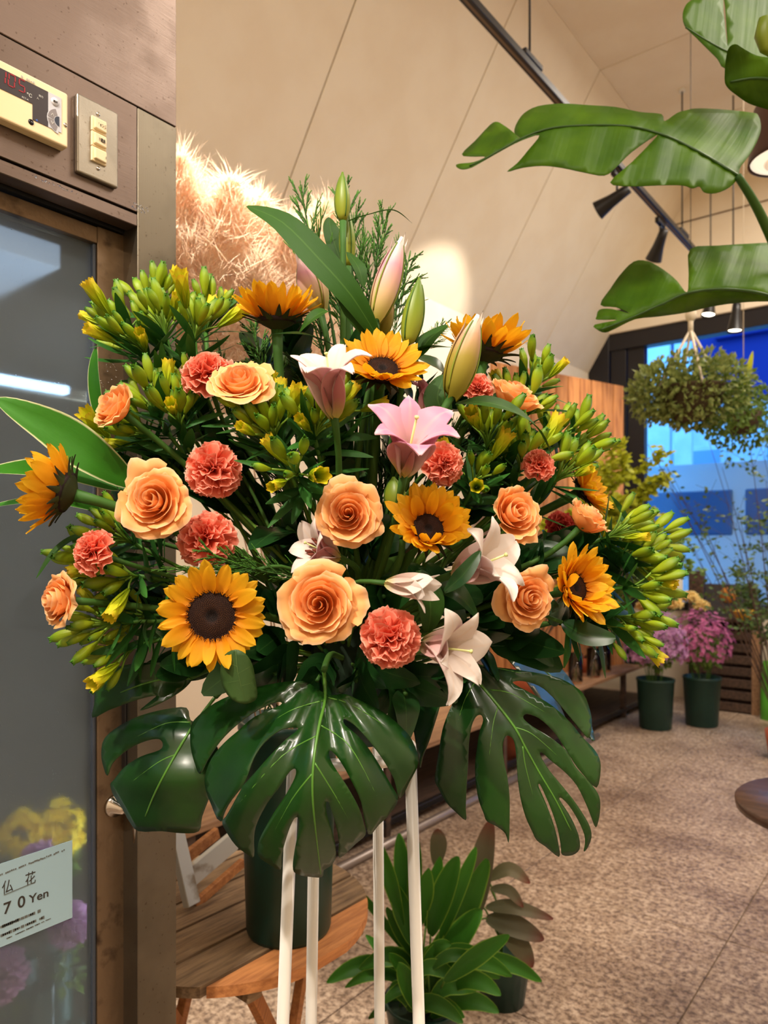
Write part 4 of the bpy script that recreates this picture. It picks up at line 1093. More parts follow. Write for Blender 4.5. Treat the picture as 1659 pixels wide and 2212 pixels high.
# ---- conifer sprigs
def conifer(seed, spread=0.5, levels=(15, 6)):
    rd = random.Random(seed); b = MB()
    def twig(p, dr, L, r, seg=7):
        pts = []; rad = []; v = p.copy(); dd = dr.copy()
        for i in range(seg * 2 + 1):
            pts.append(v.copy()); rad.append(0.75 * r * (1.3 if i % 2 else 0.7) * (1 - 0.55 * i / (seg * 2)))
            v = v + dd * (L / (seg * 2)); dd = (dd + Vector((rd.uniform(-.08, .08), rd.uniform(-.08, .08), 0.025))).normalized()
        n0 = len(b.v); b.tube(pts, rad, 4, False)
        return pts
    ax = twig(Vector((0, 0, 0)), Vector((0, 0, 1)), 1.0, 0.014, 10)
    for i in range(levels[0]):
        u = 0.22 + 0.76 * i / levels[0]; p = ax[int(u * (len(ax) - 1))]; a = i * 2.4 + rd.uniform(-.4, .4)
        dr = Vector((math.cos(a) * spread, math.sin(a) * spread * 0.6, 1)).normalized(); L = (0.42 - 0.26 * u) * rd.uniform(0.8, 1.2)
        sub = twig(p, dr, L, 0.010, 6)
        for j in range(levels[1]):
            p2 = sub[int((0.2 + 0.75 * j / levels[1]) * (len(sub) - 1))]; a2 = a + rd.choice((-1, 1)) * rd.uniform(0.5, 1.2)
            d2 = (dr + Vector((math.cos(a2), math.sin(a2), 0.1)) * 0.55).normalized(); twig(p2, d2, L * rd.uniform(0.25, 0.45), 0.0085, 4)
    return b.mesh('conifer_foliage')
CONM = [conifer(k) for k in (1, 2, 3)]
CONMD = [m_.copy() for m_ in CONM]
def coniferthing(bx, by, tx, ty, d0, d1, label, seed, dark=False, group=None, thin=1.0, core=None):
    a, b = P(bx, by, d0), P(tx, ty, d1); L = (b - a).length
    t = thing('conifer_sprig', label, 'conifer sprig', a, (b - a).to_track_quat('Z', 'Y') @ Quaternion((0, 0, 1), seed * 1.7), L, group)
    best = None; W_ = WM[t.name]
    for q in range(24):
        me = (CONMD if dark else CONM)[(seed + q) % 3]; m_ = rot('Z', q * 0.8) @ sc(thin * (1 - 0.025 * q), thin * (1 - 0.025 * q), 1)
        wv_ = [W_ @ (m_ @ v_.co) for v_ in me.vertices]; fs = [tuple(p_.vertices) for p_ in me.polygons]; h = hits(t.name, wv_, fs, best[0] if best else 10 ** 9)
        if best is None or h < best[0]: best = (h, me, m_, wv_, fs)
        if h == 0: break
    _, me, m_, wv_, fs = best; register(t.name, wv_, fs)
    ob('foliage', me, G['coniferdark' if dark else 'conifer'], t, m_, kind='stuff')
    route(t, a + (b - a) * 0.02, -(b - a).normalized(), 0.0026, G['stem'], 'stem', 6)
    return t
def leafybranch(px, py, d, face, label, seed, n=7, size=0.075, group=None, m='darkleaf', wid=0.34):
    rd = random.Random(seed); a = P(px, py, d); ax = CV(*face)
    t = thing('foliage_branch', label, 'foliage', a, ax.to_track_quat('Z', 'Y'), 1.0, group)
    stemtube(t, -0.03, 0.0025, G['stem'], n=6); W_ = WM[t.name]
    for k in range(n):
      best = None; u = k / n
      for attempt in range(40):
        an = k * 2.4 + rd.uniform(-.4, .4) * (1 + attempt * 0.6); p = Vector((0, 0, -0.03 + 0.06 * u))
        th = rd.uniform(0.3, 1.35) * (1 - 0.4 * u); dr = Vector((math.sin(th) * math.cos(an), math.sin(th) * math.sin(an), math.cos(th)))
        L = size * rd.uniform(0.8, 1.25) * (1 - 0.011 * attempt); nn = (Vector((0, 0, 1)) - dr * dr.z)
        mid = p + dr * L * 0.5 + nn * L * 0.08; end = p + dr * L - nn * L * 0.1
        v, f, uv = leafgeo([p, p + dr * L * 0.2 + nn * L * 0.03, mid, end], L * wid, nn, 12, 4, 0.12, 0.06)
        wv_ = [W_ @ v_ for v_ in v]; h = hits(t.name, wv_, f, best[0] if best else 10 ** 9)
        if best is None or h < best[0]: best = (h, v, f, uv, wv_)
        if h == 0: break
      _, v, f, uv, wv_ = best; register('%s leaf %d' % (t.name, k), wv_, f); ob('leaf', mk('leaf', v, f, uv), G[m], t)
    return t
# ================================================================== FLOWER STAND
SC = P(765, 1185, 1.12); SCX, SCY = SC.x, SC.y
stand = thing('flower_stand', 'white tubular metal flower stand carrying the big arrangement', 'stand', (SCX, SCY, 0))
TOPZ = 1.165
LEGS = [((628, 1790), (611, 2212), 1.02), ((677, 1890), (672, 2212), 1.14), ((817, 1780), (820, 2212), 1.20), ((888, 1680), (905, 2212), 1.05)]
tops = []
for (a, b, d) in LEGS:
    p0 = P(a[0], a[1], d); p1 = P(b[0], b[1], d + 0.004); dr = (p1 - p0)
    foot = p0 + dr * (p0.z / (p0.z - p1.z)); top = p0 + dr * ((p0.z - TOPZ) / (p0.z - p1.z)); tops.append(top)
    loc = tolocal(stand, [top, foot + (top - foot).normalized() * 0.012, foot])
    ob('leg', tubemesh('leg', [loc[0], loc[1]], 0.0088, 14), M['white'], stand)
    ob('foot_cap', tubemesh('foot_cap', [loc[1] + Vector((0, 0, 0.012)), Vector((loc[2].x, loc[2].y, 0.0))], 0.0105, 14), M['black'], stand)
cen = sum(tops, Vector()) / 4
def ring(name, c, rx, z, r):
    pts = [c + Vector((rx * math.cos(a), rx * math.sin(a), 0)) for a in [2 * pi * k / 28 for k in range(29)]]
    return ob(name, tubemesh(name, tolocal(stand, [Vector((p.x, p.y, z)) for p in pts]), r, 8), M['white'], stand)
rr = sum((Vector((t_.x, t_.y)) - Vector((cen.x, cen.y))).length for t_ in tops) / 4
ring('ring', cen, rr, TOPZ - 0.015, 0.006)
g0 = P(778, 1498, 0.975); g1 = P(878, 1580, 1.04); ob('brace', tubemesh('brace', tolocal(stand, [g0, g1]), 0.008, 10), M['white'], stand)
for k in (0, 1):
    ob('crossbar', tubemesh('crossbar', tolocal(stand, [tops[k] - UP * 0.015, tops[3 - k] - UP * 0.015]), 0.005, 8), M['white'], stand)
foam = thing('floral_foam', 'dark green floral foam block in a tray under the flowers', 'floral foam', (cen.x, cen.y, TOPZ))
ob('tray', lathe('tray', [(0.001, -0.005), (0.076, -0.005), (0.080, 0.02), (0.082, 0.05), (0.078, 0.05), (0.076, 0.02), (0.072, 0.0), (0.001, 0.0)], 28), M['bucketdark'], foam, tr(0, 0, 0.010))
def foamblock():
    bm = bmesh.new(); bmesh.ops.create_cube(bm, size=2); bmesh.ops.scale(bm, vec=(0.065, 0.055, 0.105), verts=bm.verts); bmesh.ops.bevel(bm, geom=list(bm.edges), offset=0.02, segments=3, affect='EDGES')
    me = bpy.data.meshes.new('foam_block'); bm.to_mesh(me); bm.free(); return me
fbm = foamblock(); FM = tr(0, 0, 0.118) @ rot('Z', 0.6); ob('block', fbm, M['soil'], foam, FM); makeslots(fbm, WM[foam.name] @ FM)
CORE = Vector((cen.x, cen.y, TOPZ + 0.09))

# ================================================================== SUNFLOWERS
s1 = sunflower(458, 1330, 0.86, (0.02, -0.03, 1), 122, 8, 'large forward-facing sunflower with a wide dark disc, above the single round hanging leaf', 11, n=(19, 18), ds=1.0)
sunflower(925, 1142, 0.87, (0.22, 0.34, 0.9), 106, 26, 'cupped sunflower beside the small green lily bud and the white lily', 12, 40)
sunflower(826, 796, 0.95, (0.12, 0.58, 0.80), 106, 20, 'sunflower tilted upward just above the open pink lily', 13, 22, n=(19, 18))
sunflower(598, 688, 0.98, (0.0, 0.96, 0.14), 112, 46, 'sunflower seen from the side on a thick stem in front of the pale dried plumes', 14)
sunflower(1046, 760, 1.06, (0.12, 0.93, -0.06), 112, 38, 'sunflower seen from the side behind the large olive lily bud', 15)
sunflower(138, 1062, 0.88, (-0.92, 0.28, 0.10), 122, 42, 'sideways sunflower reaching out over the glass door, above the cream striped leaves', 16)
sunflower(1243, 1270, 0.96, (0.55, 0.22, 0.72), 104, 30, 'cupped sunflower pressed against a peach rose on the window side', 17, 20)
sunflower(1262, 1058, 1.08, (0.62, 0.35, 0.3), 82, 30, 'sunflower half hidden behind the sideways peach rose near the yellow-green shrub', 18)
PALEV = mat('pale_vein', rgb(128, 152, 84), 0.5)
lf = [(508, 1403), (485, 1415), (476, 1445), (480, 1480), (497, 1508), (520, 1520), (542, 1518), (556, 1505), (552, 1470), (545, 1435), (530, 1412)]
v, f, uv = tracedleaf('leaf', lf, lambda x, y: 0.845 + 0.01 * ((x - 515) / 40) ** 2, 10)
solid(ob('leaf', mk('leaf', tolocal(s1, v), f, uv), glossleaf('sunflower_leaf', rgb(44, 72, 26), rgb(58, 88, 34), 0.0, 0.6), s1), 0.0009)
ob('leaf_vein', tubemesh('leaf_vein', tolocal(s1, [P(*p) for p in ((508, 1400, 0.844), (513, 1450, 0.843), (528, 1512, 0.845))]), 0.0009, 5), PALEV, s1)
for xs in ((513, 1440, 490, 1430), (514, 1455, 540, 1440), (516, 1470, 490, 1475), (519, 1482, 545, 1475)):
    ob('leaf_vein', tubemesh('leaf_vein', tolocal(s1, [P(xs[0], xs[1], 0.8433), P(xs[2], xs[3], 0.847)]), 0.0006, 4), PALEV, s1)

# ================================================================== ROSES
rose(690, 1306, 0.84, (-0.05, 0.10, 1), 87, 'open', 'largest peach rose, below the white lily with brown anthers', 2)
rose(752, 1110, 0.88, (0.0, 0.12, 1), 71, 'open', 'peach rose with a neat spiral centre and one petal hanging below', 3)
rose(520, 825, 0.91, (0.02, 0.62, 0.78), 73, 'open', 'peach rose tilted upward in front of a coral carnation and below the side-on sunflower', 4)
rose(332, 1080, 0.88, (-0.10, 0.15, 1), 80, 'open', 'wide ruffled pale peach rose between two coral carnations and the sideways sunflower', 5)
rose(246, 878, 0.93, (-0.5, 0.42, 0.65), 68, 'half', 'small peach rose in front of the wet steel door stile', 6)
rose(124, 1296, 0.87, (-0.62, 0.10, 0.72), 64, 'open', 'peach rose leaning out over the misted glass below a coral carnation', 7, 1.2)
rose(1113, 1110, 0.93, (0.36, 0.2, 0.88), 74, 'half', 'peach rose above the wide white lily that turns toward the window', 8)
rose(1143, 1294, 0.93, (0.34, 0.06, 0.92), 66, 'open', 'peach rose tucked against the cupped sunflower on the window side', 9)
rose(1270, 1120, 1.0, (0.5, 0.66, 0.3), 60, 'half', 'side-on peach rose in front of the half hidden sunflower and a dark red carnation', 10, 1.15)
rose(1112, 856, 1.02, (0.35, 0.72, 0.42), 74, 'half', 'orange-peach rose under the arching lily leaf near the wooden boards', 13)

# ================================================================== CARNATIONS
carnation(458, 1013, 0.93, (-0.05, 0.08, 1), 61, 'round coral carnation touching the wide ruffled peach rose', 21)
carnation(440, 1158, 0.92, (-0.15, 0.45, 0.85), 63, 'coral carnation partly covered by a conifer tip, above the large sunflower', 22)
carnation(842, 1380, 0.84, (0.0, 0.02, 1), 68, 'round coral carnation low in the front, above the monstera leaves', 23)
carnation(194, 1190, 0.88, (-0.6, 0.3, 0.7), 50, 'coral carnation below the sideways sunflower, before the door edge', 24)
carnation(446, 798, 0.96, (-0.1, 0.75, 0.6), 58, 'pinkish coral carnation behind the upward tilted peach rose', 25)
carnation(962, 1000, 0.93, (0.35, 0.05, 0.85), 47, 'coral carnation half behind the open pink lily', 26)
carnation(1166, 1000, 0.99, (0.2, 0.5, 0.7), 37, 'small coral carnation at the tip of the arching lily leaf', 27)
carnation(1215, 1136, 1.14, (0.1, 0.3, 0.8), 35, 'small dark red carnation in shade behind a side-on peach rose', 28, 'carnred')
carnation(1033, 834, 1.0, (0.1, 0.4, 0.8), 34, 'small coral carnation beside the large olive lily bud', 29)

# ================================================================== LILIES
lily(872, 1024, 0.86, (0.14, 0.70, 0.66), 128, (0.8, 0.72, 0.85, 0.75, 0.8, 0.85), 'open pink lily with recurved petals and a pale centre', 'lilypink', 'lilyback', 31, roll=0.5, length=1.35)
lily(722, 900, 0.89, (-0.12, 0.82, 0.52), 108, (0.95, 0.8, 0.95, 0.6, 0.75, 0.9), 'white and pink lily opening upward beside the upturned sunflower', 'lilywhite', 'lilyback', 32, roll=0.3, length=1.55)
lily(732, 1204, 0.915, (-0.78, 0.32, 0.55), 88, 0.7, 'white lily with brown anthers tucked between the two forward-facing roses', 'lilywhite', 'lilyback', 33, stamens=True, roll=0.2, length=1.25)
lily(978, 1242, 0.90, (0.76, 0.30, 0.58), 120, (0.9, 0.7, 0.95, 0.7, 0.8, 0.95), 'large white lily turned toward the window with a blush outside and curled petal', 'lilywhite', 'lilybackpale', 34, roll=0.4, length=1.35)
lily(914, 1392, 0.87, (0.74, -0.06, 0.66), 118, (0.85, 0.7, 0.9, 0.75, 0.9, 0.8), 'white lily low beside the front carnation, one petal hanging down', 'lilywhite', 'lilybackpale', 35, roll=0.1, length=1.25)
lily(834, 1260, 0.84, (0.92, -0.12, 0.36), 76, (0.3, 0.25, 0.3, 0.5, 0.55, 0.25), 'half-open white lily bud above the front carnation', 'lilywhite', 'lilywhite', 36, pistil=False, roll=0.3, length=1.5, sr=0.0028)
lily(915, 905, 1.02, (0.30, 0.90, -0.1), 70, 0.85, 'pale pink lily half hidden behind the upturned sunflower and the pink lily', 'lilypink', 'lilyback', 37, roll=0.9, length=1.3)
TOPC = P(770, 1250, 1.12)
b1_ = lilybud(741, 478, 740, 372, 1.04, 34, 'budgreen', 'topmost slim green lily bud on an upright stem')
pxleaf(b1_, [(815, 728, 0.99), (760, 640, 0.97), (690, 560, 0.97), (610, 480, 0.99), (534, 445, 1.02)], 62, (-0.5, 0.55, 0.7), fold=0.12)
pxleaf(b1_, [(752, 478, 1.03), (800, 463, 1.02), (850, 455, 1.02), (890, 482, 1.03)], 20, (0.2, 0.9, 0.4), fold=0.2)
pxleaf(b1_, [(760, 605, 1.105), (735, 560, 1.105), (715, 500, 1.11), (712, 470, 1.12)], 42, (0.3, 0.2, 0.9), fold=0.15)
pxleaf(b1_, [(752, 545, 1.03), (775, 580, 1.015), (785, 620, 1.015)], 34, (0.5, 0.3, 0.8), fold=0.15)
pxleaf(b1_, [(800, 730, 1.0), (770, 680, 0.985), (735, 620, 0.985), (650, 535, 1.0)], 46, (-0.3, 0.4, 0.8), fold=0.15)
lilybud(752, 576, 749, 448, 1.07, 36, 'budgreen', 'second green lily bud directly behind the topmost one')
b3_ = lilybud(812, 690, 868, 512, 1.0, 54, 'budpink', 'tall pink and white lily bud rising over the upturned sunflower', petals=True)
lilybud(825, 728, 843, 628, 1.03, 34, 'budolive', 'pale lily bud behind the tall pink one')
lilybud(692, 672, 652, 548, 1.05, 60, 'budpink', 'pink lily bud with parting tips behind the side-on sunflower', petals=True)
b5_ = lilybud(880, 746, 906, 600, 0.99, 46, 'budgreen', 'plain green lily bud leaning out beside the upturned sunflower')
b6_ = lilybud(974, 858, 1032, 680, 0.92, 64, 'budolive', 'large olive lily bud with a white tip in front of the side-on sunflower', petals=True)
b7_ = lilybud(858, 1104, 850, 1030, 0.905, 48, 'budgreen', 'short green lily bud touching the cupped front sunflower')
pxleaf(b6_, [(985, 872, 0.94), (1040, 868, 0.93), (1105, 885, 0.94), (1160, 925, 0.96), (1192, 985, 0.99)], 60, (0.1, 0.8, 0.55), fold=0.15)
pxleaf(b6_, [(965, 905, 0.97), (945, 860, 0.97), (960, 810, 0.98)], 60, (-0.2, 0.3, 0.9))
pxleaf(b5_, [(905, 770, 1.03), (925, 735, 1.03), (965, 702, 1.05)], 48, (-0.2, 0.7, 0.6))
pxleaf(b5_, [(880, 765, 1.05), (925, 752, 1.03), (978, 750, 1.0)], 40, (0.1, 0.9, 0.3))
pxleaf(b7_, [(905, 1232, 0.87), (925, 1280, 0.86), (930, 1325, 0.86), (924, 1366, 0.87)], 62, (0.3, 0.25, 0.9))
pxleaf(b7_, [(930, 1262, 0.93), (985, 1280, 0.92), (1030, 1330, 0.93)], 58, (0.1, 0.7, 0.6), 'darkleaf')
pxleaf(b7_, [(960, 1278, 0.835), (1000, 1242, 0.82), (1038, 1190, 0.825)], 36, (0.3, 0.6, 0.7), 'darkleaf')
pxleaf(b3_, [(645, 722, 0.935), (672, 690, 0.93), (705, 672, 0.94), (728, 690, 0.96)], 36, (0.1, 0.8, 0.5))
pxleaf(b3_, [(588, 722, 0.925), (660, 724, 0.925), (735, 752, 0.95)], 30, (0.0, 0.9, 0.4), 'darkleaf')

# cream-edged striped leaves on the left
SG = None
def stripe(pts, wpx, nrm, label, m='striped'):
    t = thing('striped_leaf', label, 'leaf', CORE)
    pxleaf(t, pts, wpx, nrm, m, 'blade', 0.22, 0.05)
    p_ = [P(*q) for q in pts[:2]]; route(t, p_[0], (p_[0] - p_[1]).normalized(), 0.003, G['stem'], 'stalk', 6)
stripe([(285, 1045, 0.98), (200, 985, 0.95), (110, 925, 0.93), (-8, 862, 0.90)], 92, (-0.2, 0.4, 0.85), 'broad cream-edged leaf pointing up over the glass door above the sideways sunflower')
stripe([(260, 1055, 1.0), (150, 1020, 0.98), (60, 1015, 0.95), (-40, 1020, 0.90)], 66, (0.0, 0.6, 0.8), 'cream-edged leaf running flat behind the sideways sunflower')
stripe([(330, 1130, 1.0), (200, 1098, 0.98), (90, 1080, 0.96), (-40, 1098, 0.92)], 36, (0.0, 0.8, 0.55), 'lowest narrow cream-edged leaf behind the sideways sunflower')
stripe([(228, 945, 1.02), (212, 870, 1.01), (205, 800, 1.0), (207, 752, 1.0)], 42, (-0.5, 0.1, 0.85), 'upright cream-edged leaf beside the small peach rose')
stripe([(300, 1165, 0.98), (190, 1155, 0.95), (125, 1185, 0.93), (78, 1250, 0.92)], 20, (0.0, 0.8, 0.6), 'thin plain green leaf arching down behind the carnation nearest the glass door', 'leaf')
stripe([(1215, 1345, 0.97), (1265, 1372, 0.96), (1330, 1378, 0.97)], 60, (0.1, 0.6, 0.8), 'dark pointed leaf under the window-side sunflower', 'darkleaf')

# ================================================================== MONSTERA LEAVES
def crop(pts, x0, y0, s): return [(x0 + a / s, y0 + b / s) for a, b in pts]
def monstera(label, outline, dfun, rib, veins, petiole, step=13):
    a = P(*petiole[-1])
    t = thing('monstera_leaf', label, 'leaf', a)
    v, f, uv = tracedleaf('blade', outline, dfun, step)
    o = solid(ob('blade', mk('blade', tolocal(t, v), f, uv), G['monstera'], t), 0.0012)
    ln = spline([(x, y, 0) for x, y in rib], 4); n = len(ln)
    ob('midrib', tubemesh('midrib', tolocal(t, [P(p.x, p.y, dfun(p.x, p.y) - 0.0008) for p in ln]), [0.0026 - 0.0019 * i / n for i in range(n)], 6), G['monvein'], t)
    for vn in veins:
        ln = spline([(x, y, 0) for x, y in vn], 5); n = len(ln)
        ob('vein', tubemesh('vein', tolocal(t, [P(p.x, p.y, dfun(p.x, p.y) - 0.0002) for p in ln]), [0.0013 - 0.0010 * i / n for i in range(n)], 5), G['monstera'] if len(vn) > 3 else G['monvein'], t)
    p_ = [P(*q) for q in petiole[:2]]; route(t, p_[0], (p_[1] - p_[0]).normalized(), 0.0042, G['stem'], 'petiole', 8)
    return t
C1 = (180, 1380, 2.242)
m1 = crop([(1150, 255), (1200, 275), (1270, 268), (1350, 305), (1450, 355), (1530, 420), (1590, 490), (1622, 595), (1580, 690), (1532, 772), (1505, 680), (1445, 575), (1380, 490), (1310, 415), (1262, 388), (1268, 420), (1330, 472), (1390, 545), (1450, 640), (1500, 725), (1524, 778),
  (1480, 850), (1430, 900), (1380, 945), (1345, 790), (1300, 690), (1250, 600), (1205, 545), (1188, 552), (1202, 598), (1242, 660), (1290, 735), (1335, 820), (1360, 900), (1366, 948), (1320, 990), (1240, 1060), (1238, 990), (1225, 910), (1200, 825), (1184, 786), (1174, 802), (1182, 860), (1210, 950), (1224, 1045),
  (1200, 1095), (1165, 1118), (1155, 1152), (1090, 1150), (1030, 1135), (1015, 1100), (1024, 1020), (1044, 920), (1046, 872), (1030, 864), (1010, 890), (984, 960), (960, 1050), (955, 1116), (900, 1090), (850, 1050), (848, 990), (875, 925), (925, 840), (985, 750), (1026, 672), (1030, 632), (1002, 640), (948, 720), (890, 800), (842, 890), (826, 960), (826, 1052),
  (800, 1045), (740, 1000), (692, 930), (674, 880), (702, 806), (762, 726), (832, 648), (902, 568), (980, 488), (1036, 444), (1030, 430), (960, 440), (880, 500), (826, 580), (792, 672), (742, 770), (668, 884), (620, 800), (592, 720), (592, 660), (622, 580), (682, 505), (752, 444), (832, 376), (955, 322), (940, 306), (850, 342), (745, 415), (662, 498), (602, 588), (566, 654),
  (540, 600), (521, 520), (522, 425), (560, 372), (640, 310), (760, 258), (900, 222), (1060, 205)], *C1)
def ease(t_): t_ = min(1, max(0, t_)); return t_ * (2 - t_)
def d1(x, y):
    lat = (x - (700 - (y - 1480) * 0.08)) / 240
    return 0.905 - 0.10 * ease((y - 1480) / 330) + 0.075 * max(0, (y - 1620) / 270) ** 2 + 0.075 * lat * lat + 0.006 * math.sin(math.atan2(x - 698, y - 1440) * 14)
monstera('large front monstera leaf with deep slits hanging before the white stand tubes', m1, d1, crop([(1165, 150), (1170, 290), (1140, 430), (1115, 600), (1110, 750), (1125, 930), (1150, 1140)], *C1),
  [crop(q, *C1) for q in ([(1160, 300), (1000, 350), (800, 480)], [(1130, 470), (960, 570), (760, 790)], [(1112, 650), (1010, 780), (900, 980)], [(1165, 280), (1300, 320), (1460, 420)], [(1150, 420), (1290, 520), (1420, 760)], [(1120, 600), (1220, 760), (1300, 900)])],
  [(700, 1447, 0.90), (712, 1400, 0.95), (735, 1360, 1.05), (760, 1330, 1.12)])
m2 = crop([(520, 395), (500, 335), (400, 342), (280, 372), (180, 420), (104, 482), (88, 560), (100, 625), (118, 662), (140, 605), (200, 548), (260, 512), (320, 490), (368, 486), (386, 512), (368, 540), (280, 570), (200, 622), (152, 680), (132, 706), (150, 762), (190, 820), (222, 880), (268, 930), (380, 930), (480, 940), (560, 930), (576, 860), (610, 770), (640, 690), (660, 600), (640, 500), (580, 420)], *C1)
d2 = lambda x, y: 0.985 - 0.05 * ease((y - 1530) / 260) + 0.0000016 * (y - 1650) ** 2 + 0.05 * ((x - 400) / 180) ** 2 + 0.003 * math.sin(y / 17)
monstera('broad monstera leaf in front of the refrigerator door handle', m2, d2, crop([(640, 280), (520, 440), (430, 590), (350, 740), (300, 860)], *C1), [crop(q, *C1) for q in ([(520, 405), (400, 410), (250, 480)], [(450, 560), (360, 600), (200, 720)])], [(465, 1505, 0.98), (520, 1440, 1.02), (640, 1370, 1.08), (740, 1330, 1.12)])
m5 = crop([(530, 185), (510, 150), (400, 118), (250, 120), (130, 145), (85, 170), (62, 240), (54, 320), (45, 382), (120, 347), (190, 320), (270, 292), (352, 275), (322, 305), (275, 347), (350, 322), (440, 276), (500, 232)], *C1)
monstera('folded monstera lobe crossing the edge of the glass door', m5, lambda x, y: 0.99 + 0.05 * ((x - 330) / 120) ** 2 * 0.6 - 0.0003 * abs(y - 1470), crop([(525, 190), (420, 190), (300, 215), (180, 260)], *C1), [], [(412, 1463, 0.99), (480, 1430, 1.02), (620, 1370, 1.08), (740, 1330, 1.12)], 11)
C3 = (860, 1360, 3.456)
m3 = crop([(500, 245), (380, 310), (270, 400), (200, 445), (100, 560), (60, 640), (120, 770), (160, 1030), (185, 950), (232, 830), (248, 780), (292, 640), (322, 540), (370, 440), (410, 418), (432, 450), (410, 540), (370, 632), (330, 750), (306, 900), (290, 1000), (274, 1120), (300, 1182), (360, 1290), (430, 1360), (506, 1422), (505, 1330), (512, 1150), (522, 1000), (528, 850), (548, 720), (582, 650), (620, 638), (634, 680),
  (610, 760), (590, 880), (576, 1000), (580, 1130), (602, 1270), (640, 1372), (664, 1430), (740, 1470), (800, 1520), (826, 1590), (832, 1450), (832, 1250), (815, 1100), (790, 980), (779, 870), (800, 800), (832, 795), (864, 830), (880, 920), (890, 1080), (912, 1250), (952, 1400), (1002, 1510), (1034, 1572), (1100, 1620), (1200, 1696), (1196, 1600), (1162, 1460), (1112, 1320), (1070, 1222), (1046, 1166), (1058, 1154), (1092, 1222), (1142, 1340), (1192, 1490), (1216, 1620), (1226, 1682),
  (1300, 1682), (1352, 1640), (1352, 1560), (1322, 1470), (1272, 1372), (1206, 1272), (1216, 1256), (1272, 1310), (1342, 1420), (1390, 1530), (1396, 1600), (1386, 1655), (1412, 1630), (1442, 1550), (1430, 1470), (1382, 1380), (1302, 1262), (1212, 1152), (1122, 1042), (1060, 936), (1076, 920), (1142, 980), (1242, 1062), (1332, 1162), (1402, 1300), (1442, 1400), (1475, 1476), (1500, 1400), (1508, 1300), (1490, 1222), (1422, 1132), (1322, 1022), (1252, 902), (1132, 802), (1002, 722), (935, 662), (960, 630), (1052, 662), (1152, 752), (1232, 862), (1312, 992), (1382, 1082), (1480, 1180),
  (1510, 1050), (1500, 960), (1452, 882), (1370, 800), (1290, 700), (1152, 572), (1002, 482), (872, 412), (860, 388), (932, 384), (1052, 420), (1152, 500), (1280, 650), (1380, 770), (1426, 806), (1445, 700), (1430, 600), (1382, 480), (1282, 402), (1152, 346), (952, 310), (800, 290), (640, 270), (560, 240)], *C3)
def d3(x, y):
    u = ((x - 1000) * 0.46 + (y - 1430) * 0.888) / 470; lat = ((x - 1000) * 0.888 - (y - 1430) * 0.46) / 230
    return 1.0 - 0.08 * ease(u) + 0.05 * max(0, u - 0.4) ** 2 + 0.05 * lat * lat + 0.004 * math.sin(math.atan2(lat * 230, u * 470 + 60) * 13)
monstera('large monstera leaf with long slender fingers hanging over the terrazzo floor', m3, d3, crop([(500, 250), (590, 380), (740, 560), (870, 730), (950, 880), (1050, 1060), (1180, 1280), (1290, 1500)], *C3),
  [crop(q, *C3) for q in ([(500, 262), (380, 320), (260, 420)], [(590, 370), (500, 520), (430, 750)], [(745, 580), (710, 700), (680, 950)], [(690, 450), (850, 480), (1100, 620)], [(560, 260), (800, 300), (1100, 370)], [(870, 730), (1000, 780), (1200, 950)], [(930, 870), (950, 1020), (1010, 1250)])],
  [(1004, 1432, 1.0), (980, 1400, 1.02), (900, 1360, 1.06), (800, 1330, 1.11)], 11)
m4 = [(1075, 1395), (1110, 1372), (1150, 1385), (1200, 1430), (1240, 1480), (1268, 1540), (1285, 1600), (1262, 1580), (1240, 1535), (1215, 1500), (1205, 1512), (1225, 1560), (1232, 1590), (1195, 1560), (1160, 1505), (1120, 1450)]
monstera('monstera leaf behind, its glossy face turned to the window light', m4, lambda x, y: 1.17 + 0.00176 * (x - 1185) - 0.00257 * (y - 1480) + 0.004 * math.sin((x + y) / 14), [(1085, 1385), (1150, 1430), (1210, 1480), (1265, 1560)], [], [(1085, 1385, 1.24), (1000, 1360, 1.20), (850, 1330, 1.14)], 10)

# every head and large leaf is in place: remember them, then lead their stems into the foam
HEADS = [o for o in bpy.data.objects if o.parent is None and o.name.split('.')[0] in ('sunflower', 'rose', 'carnation', 'lily', 'lily_bud', 'striped_leaf', 'monstera_leaf', 'flower_stand')]
for o in HEADS: regthing(o)
DEFER[0] = False
for q_ in sorted(QUEUE, key=lambda q: -q[3]): route(*q_)
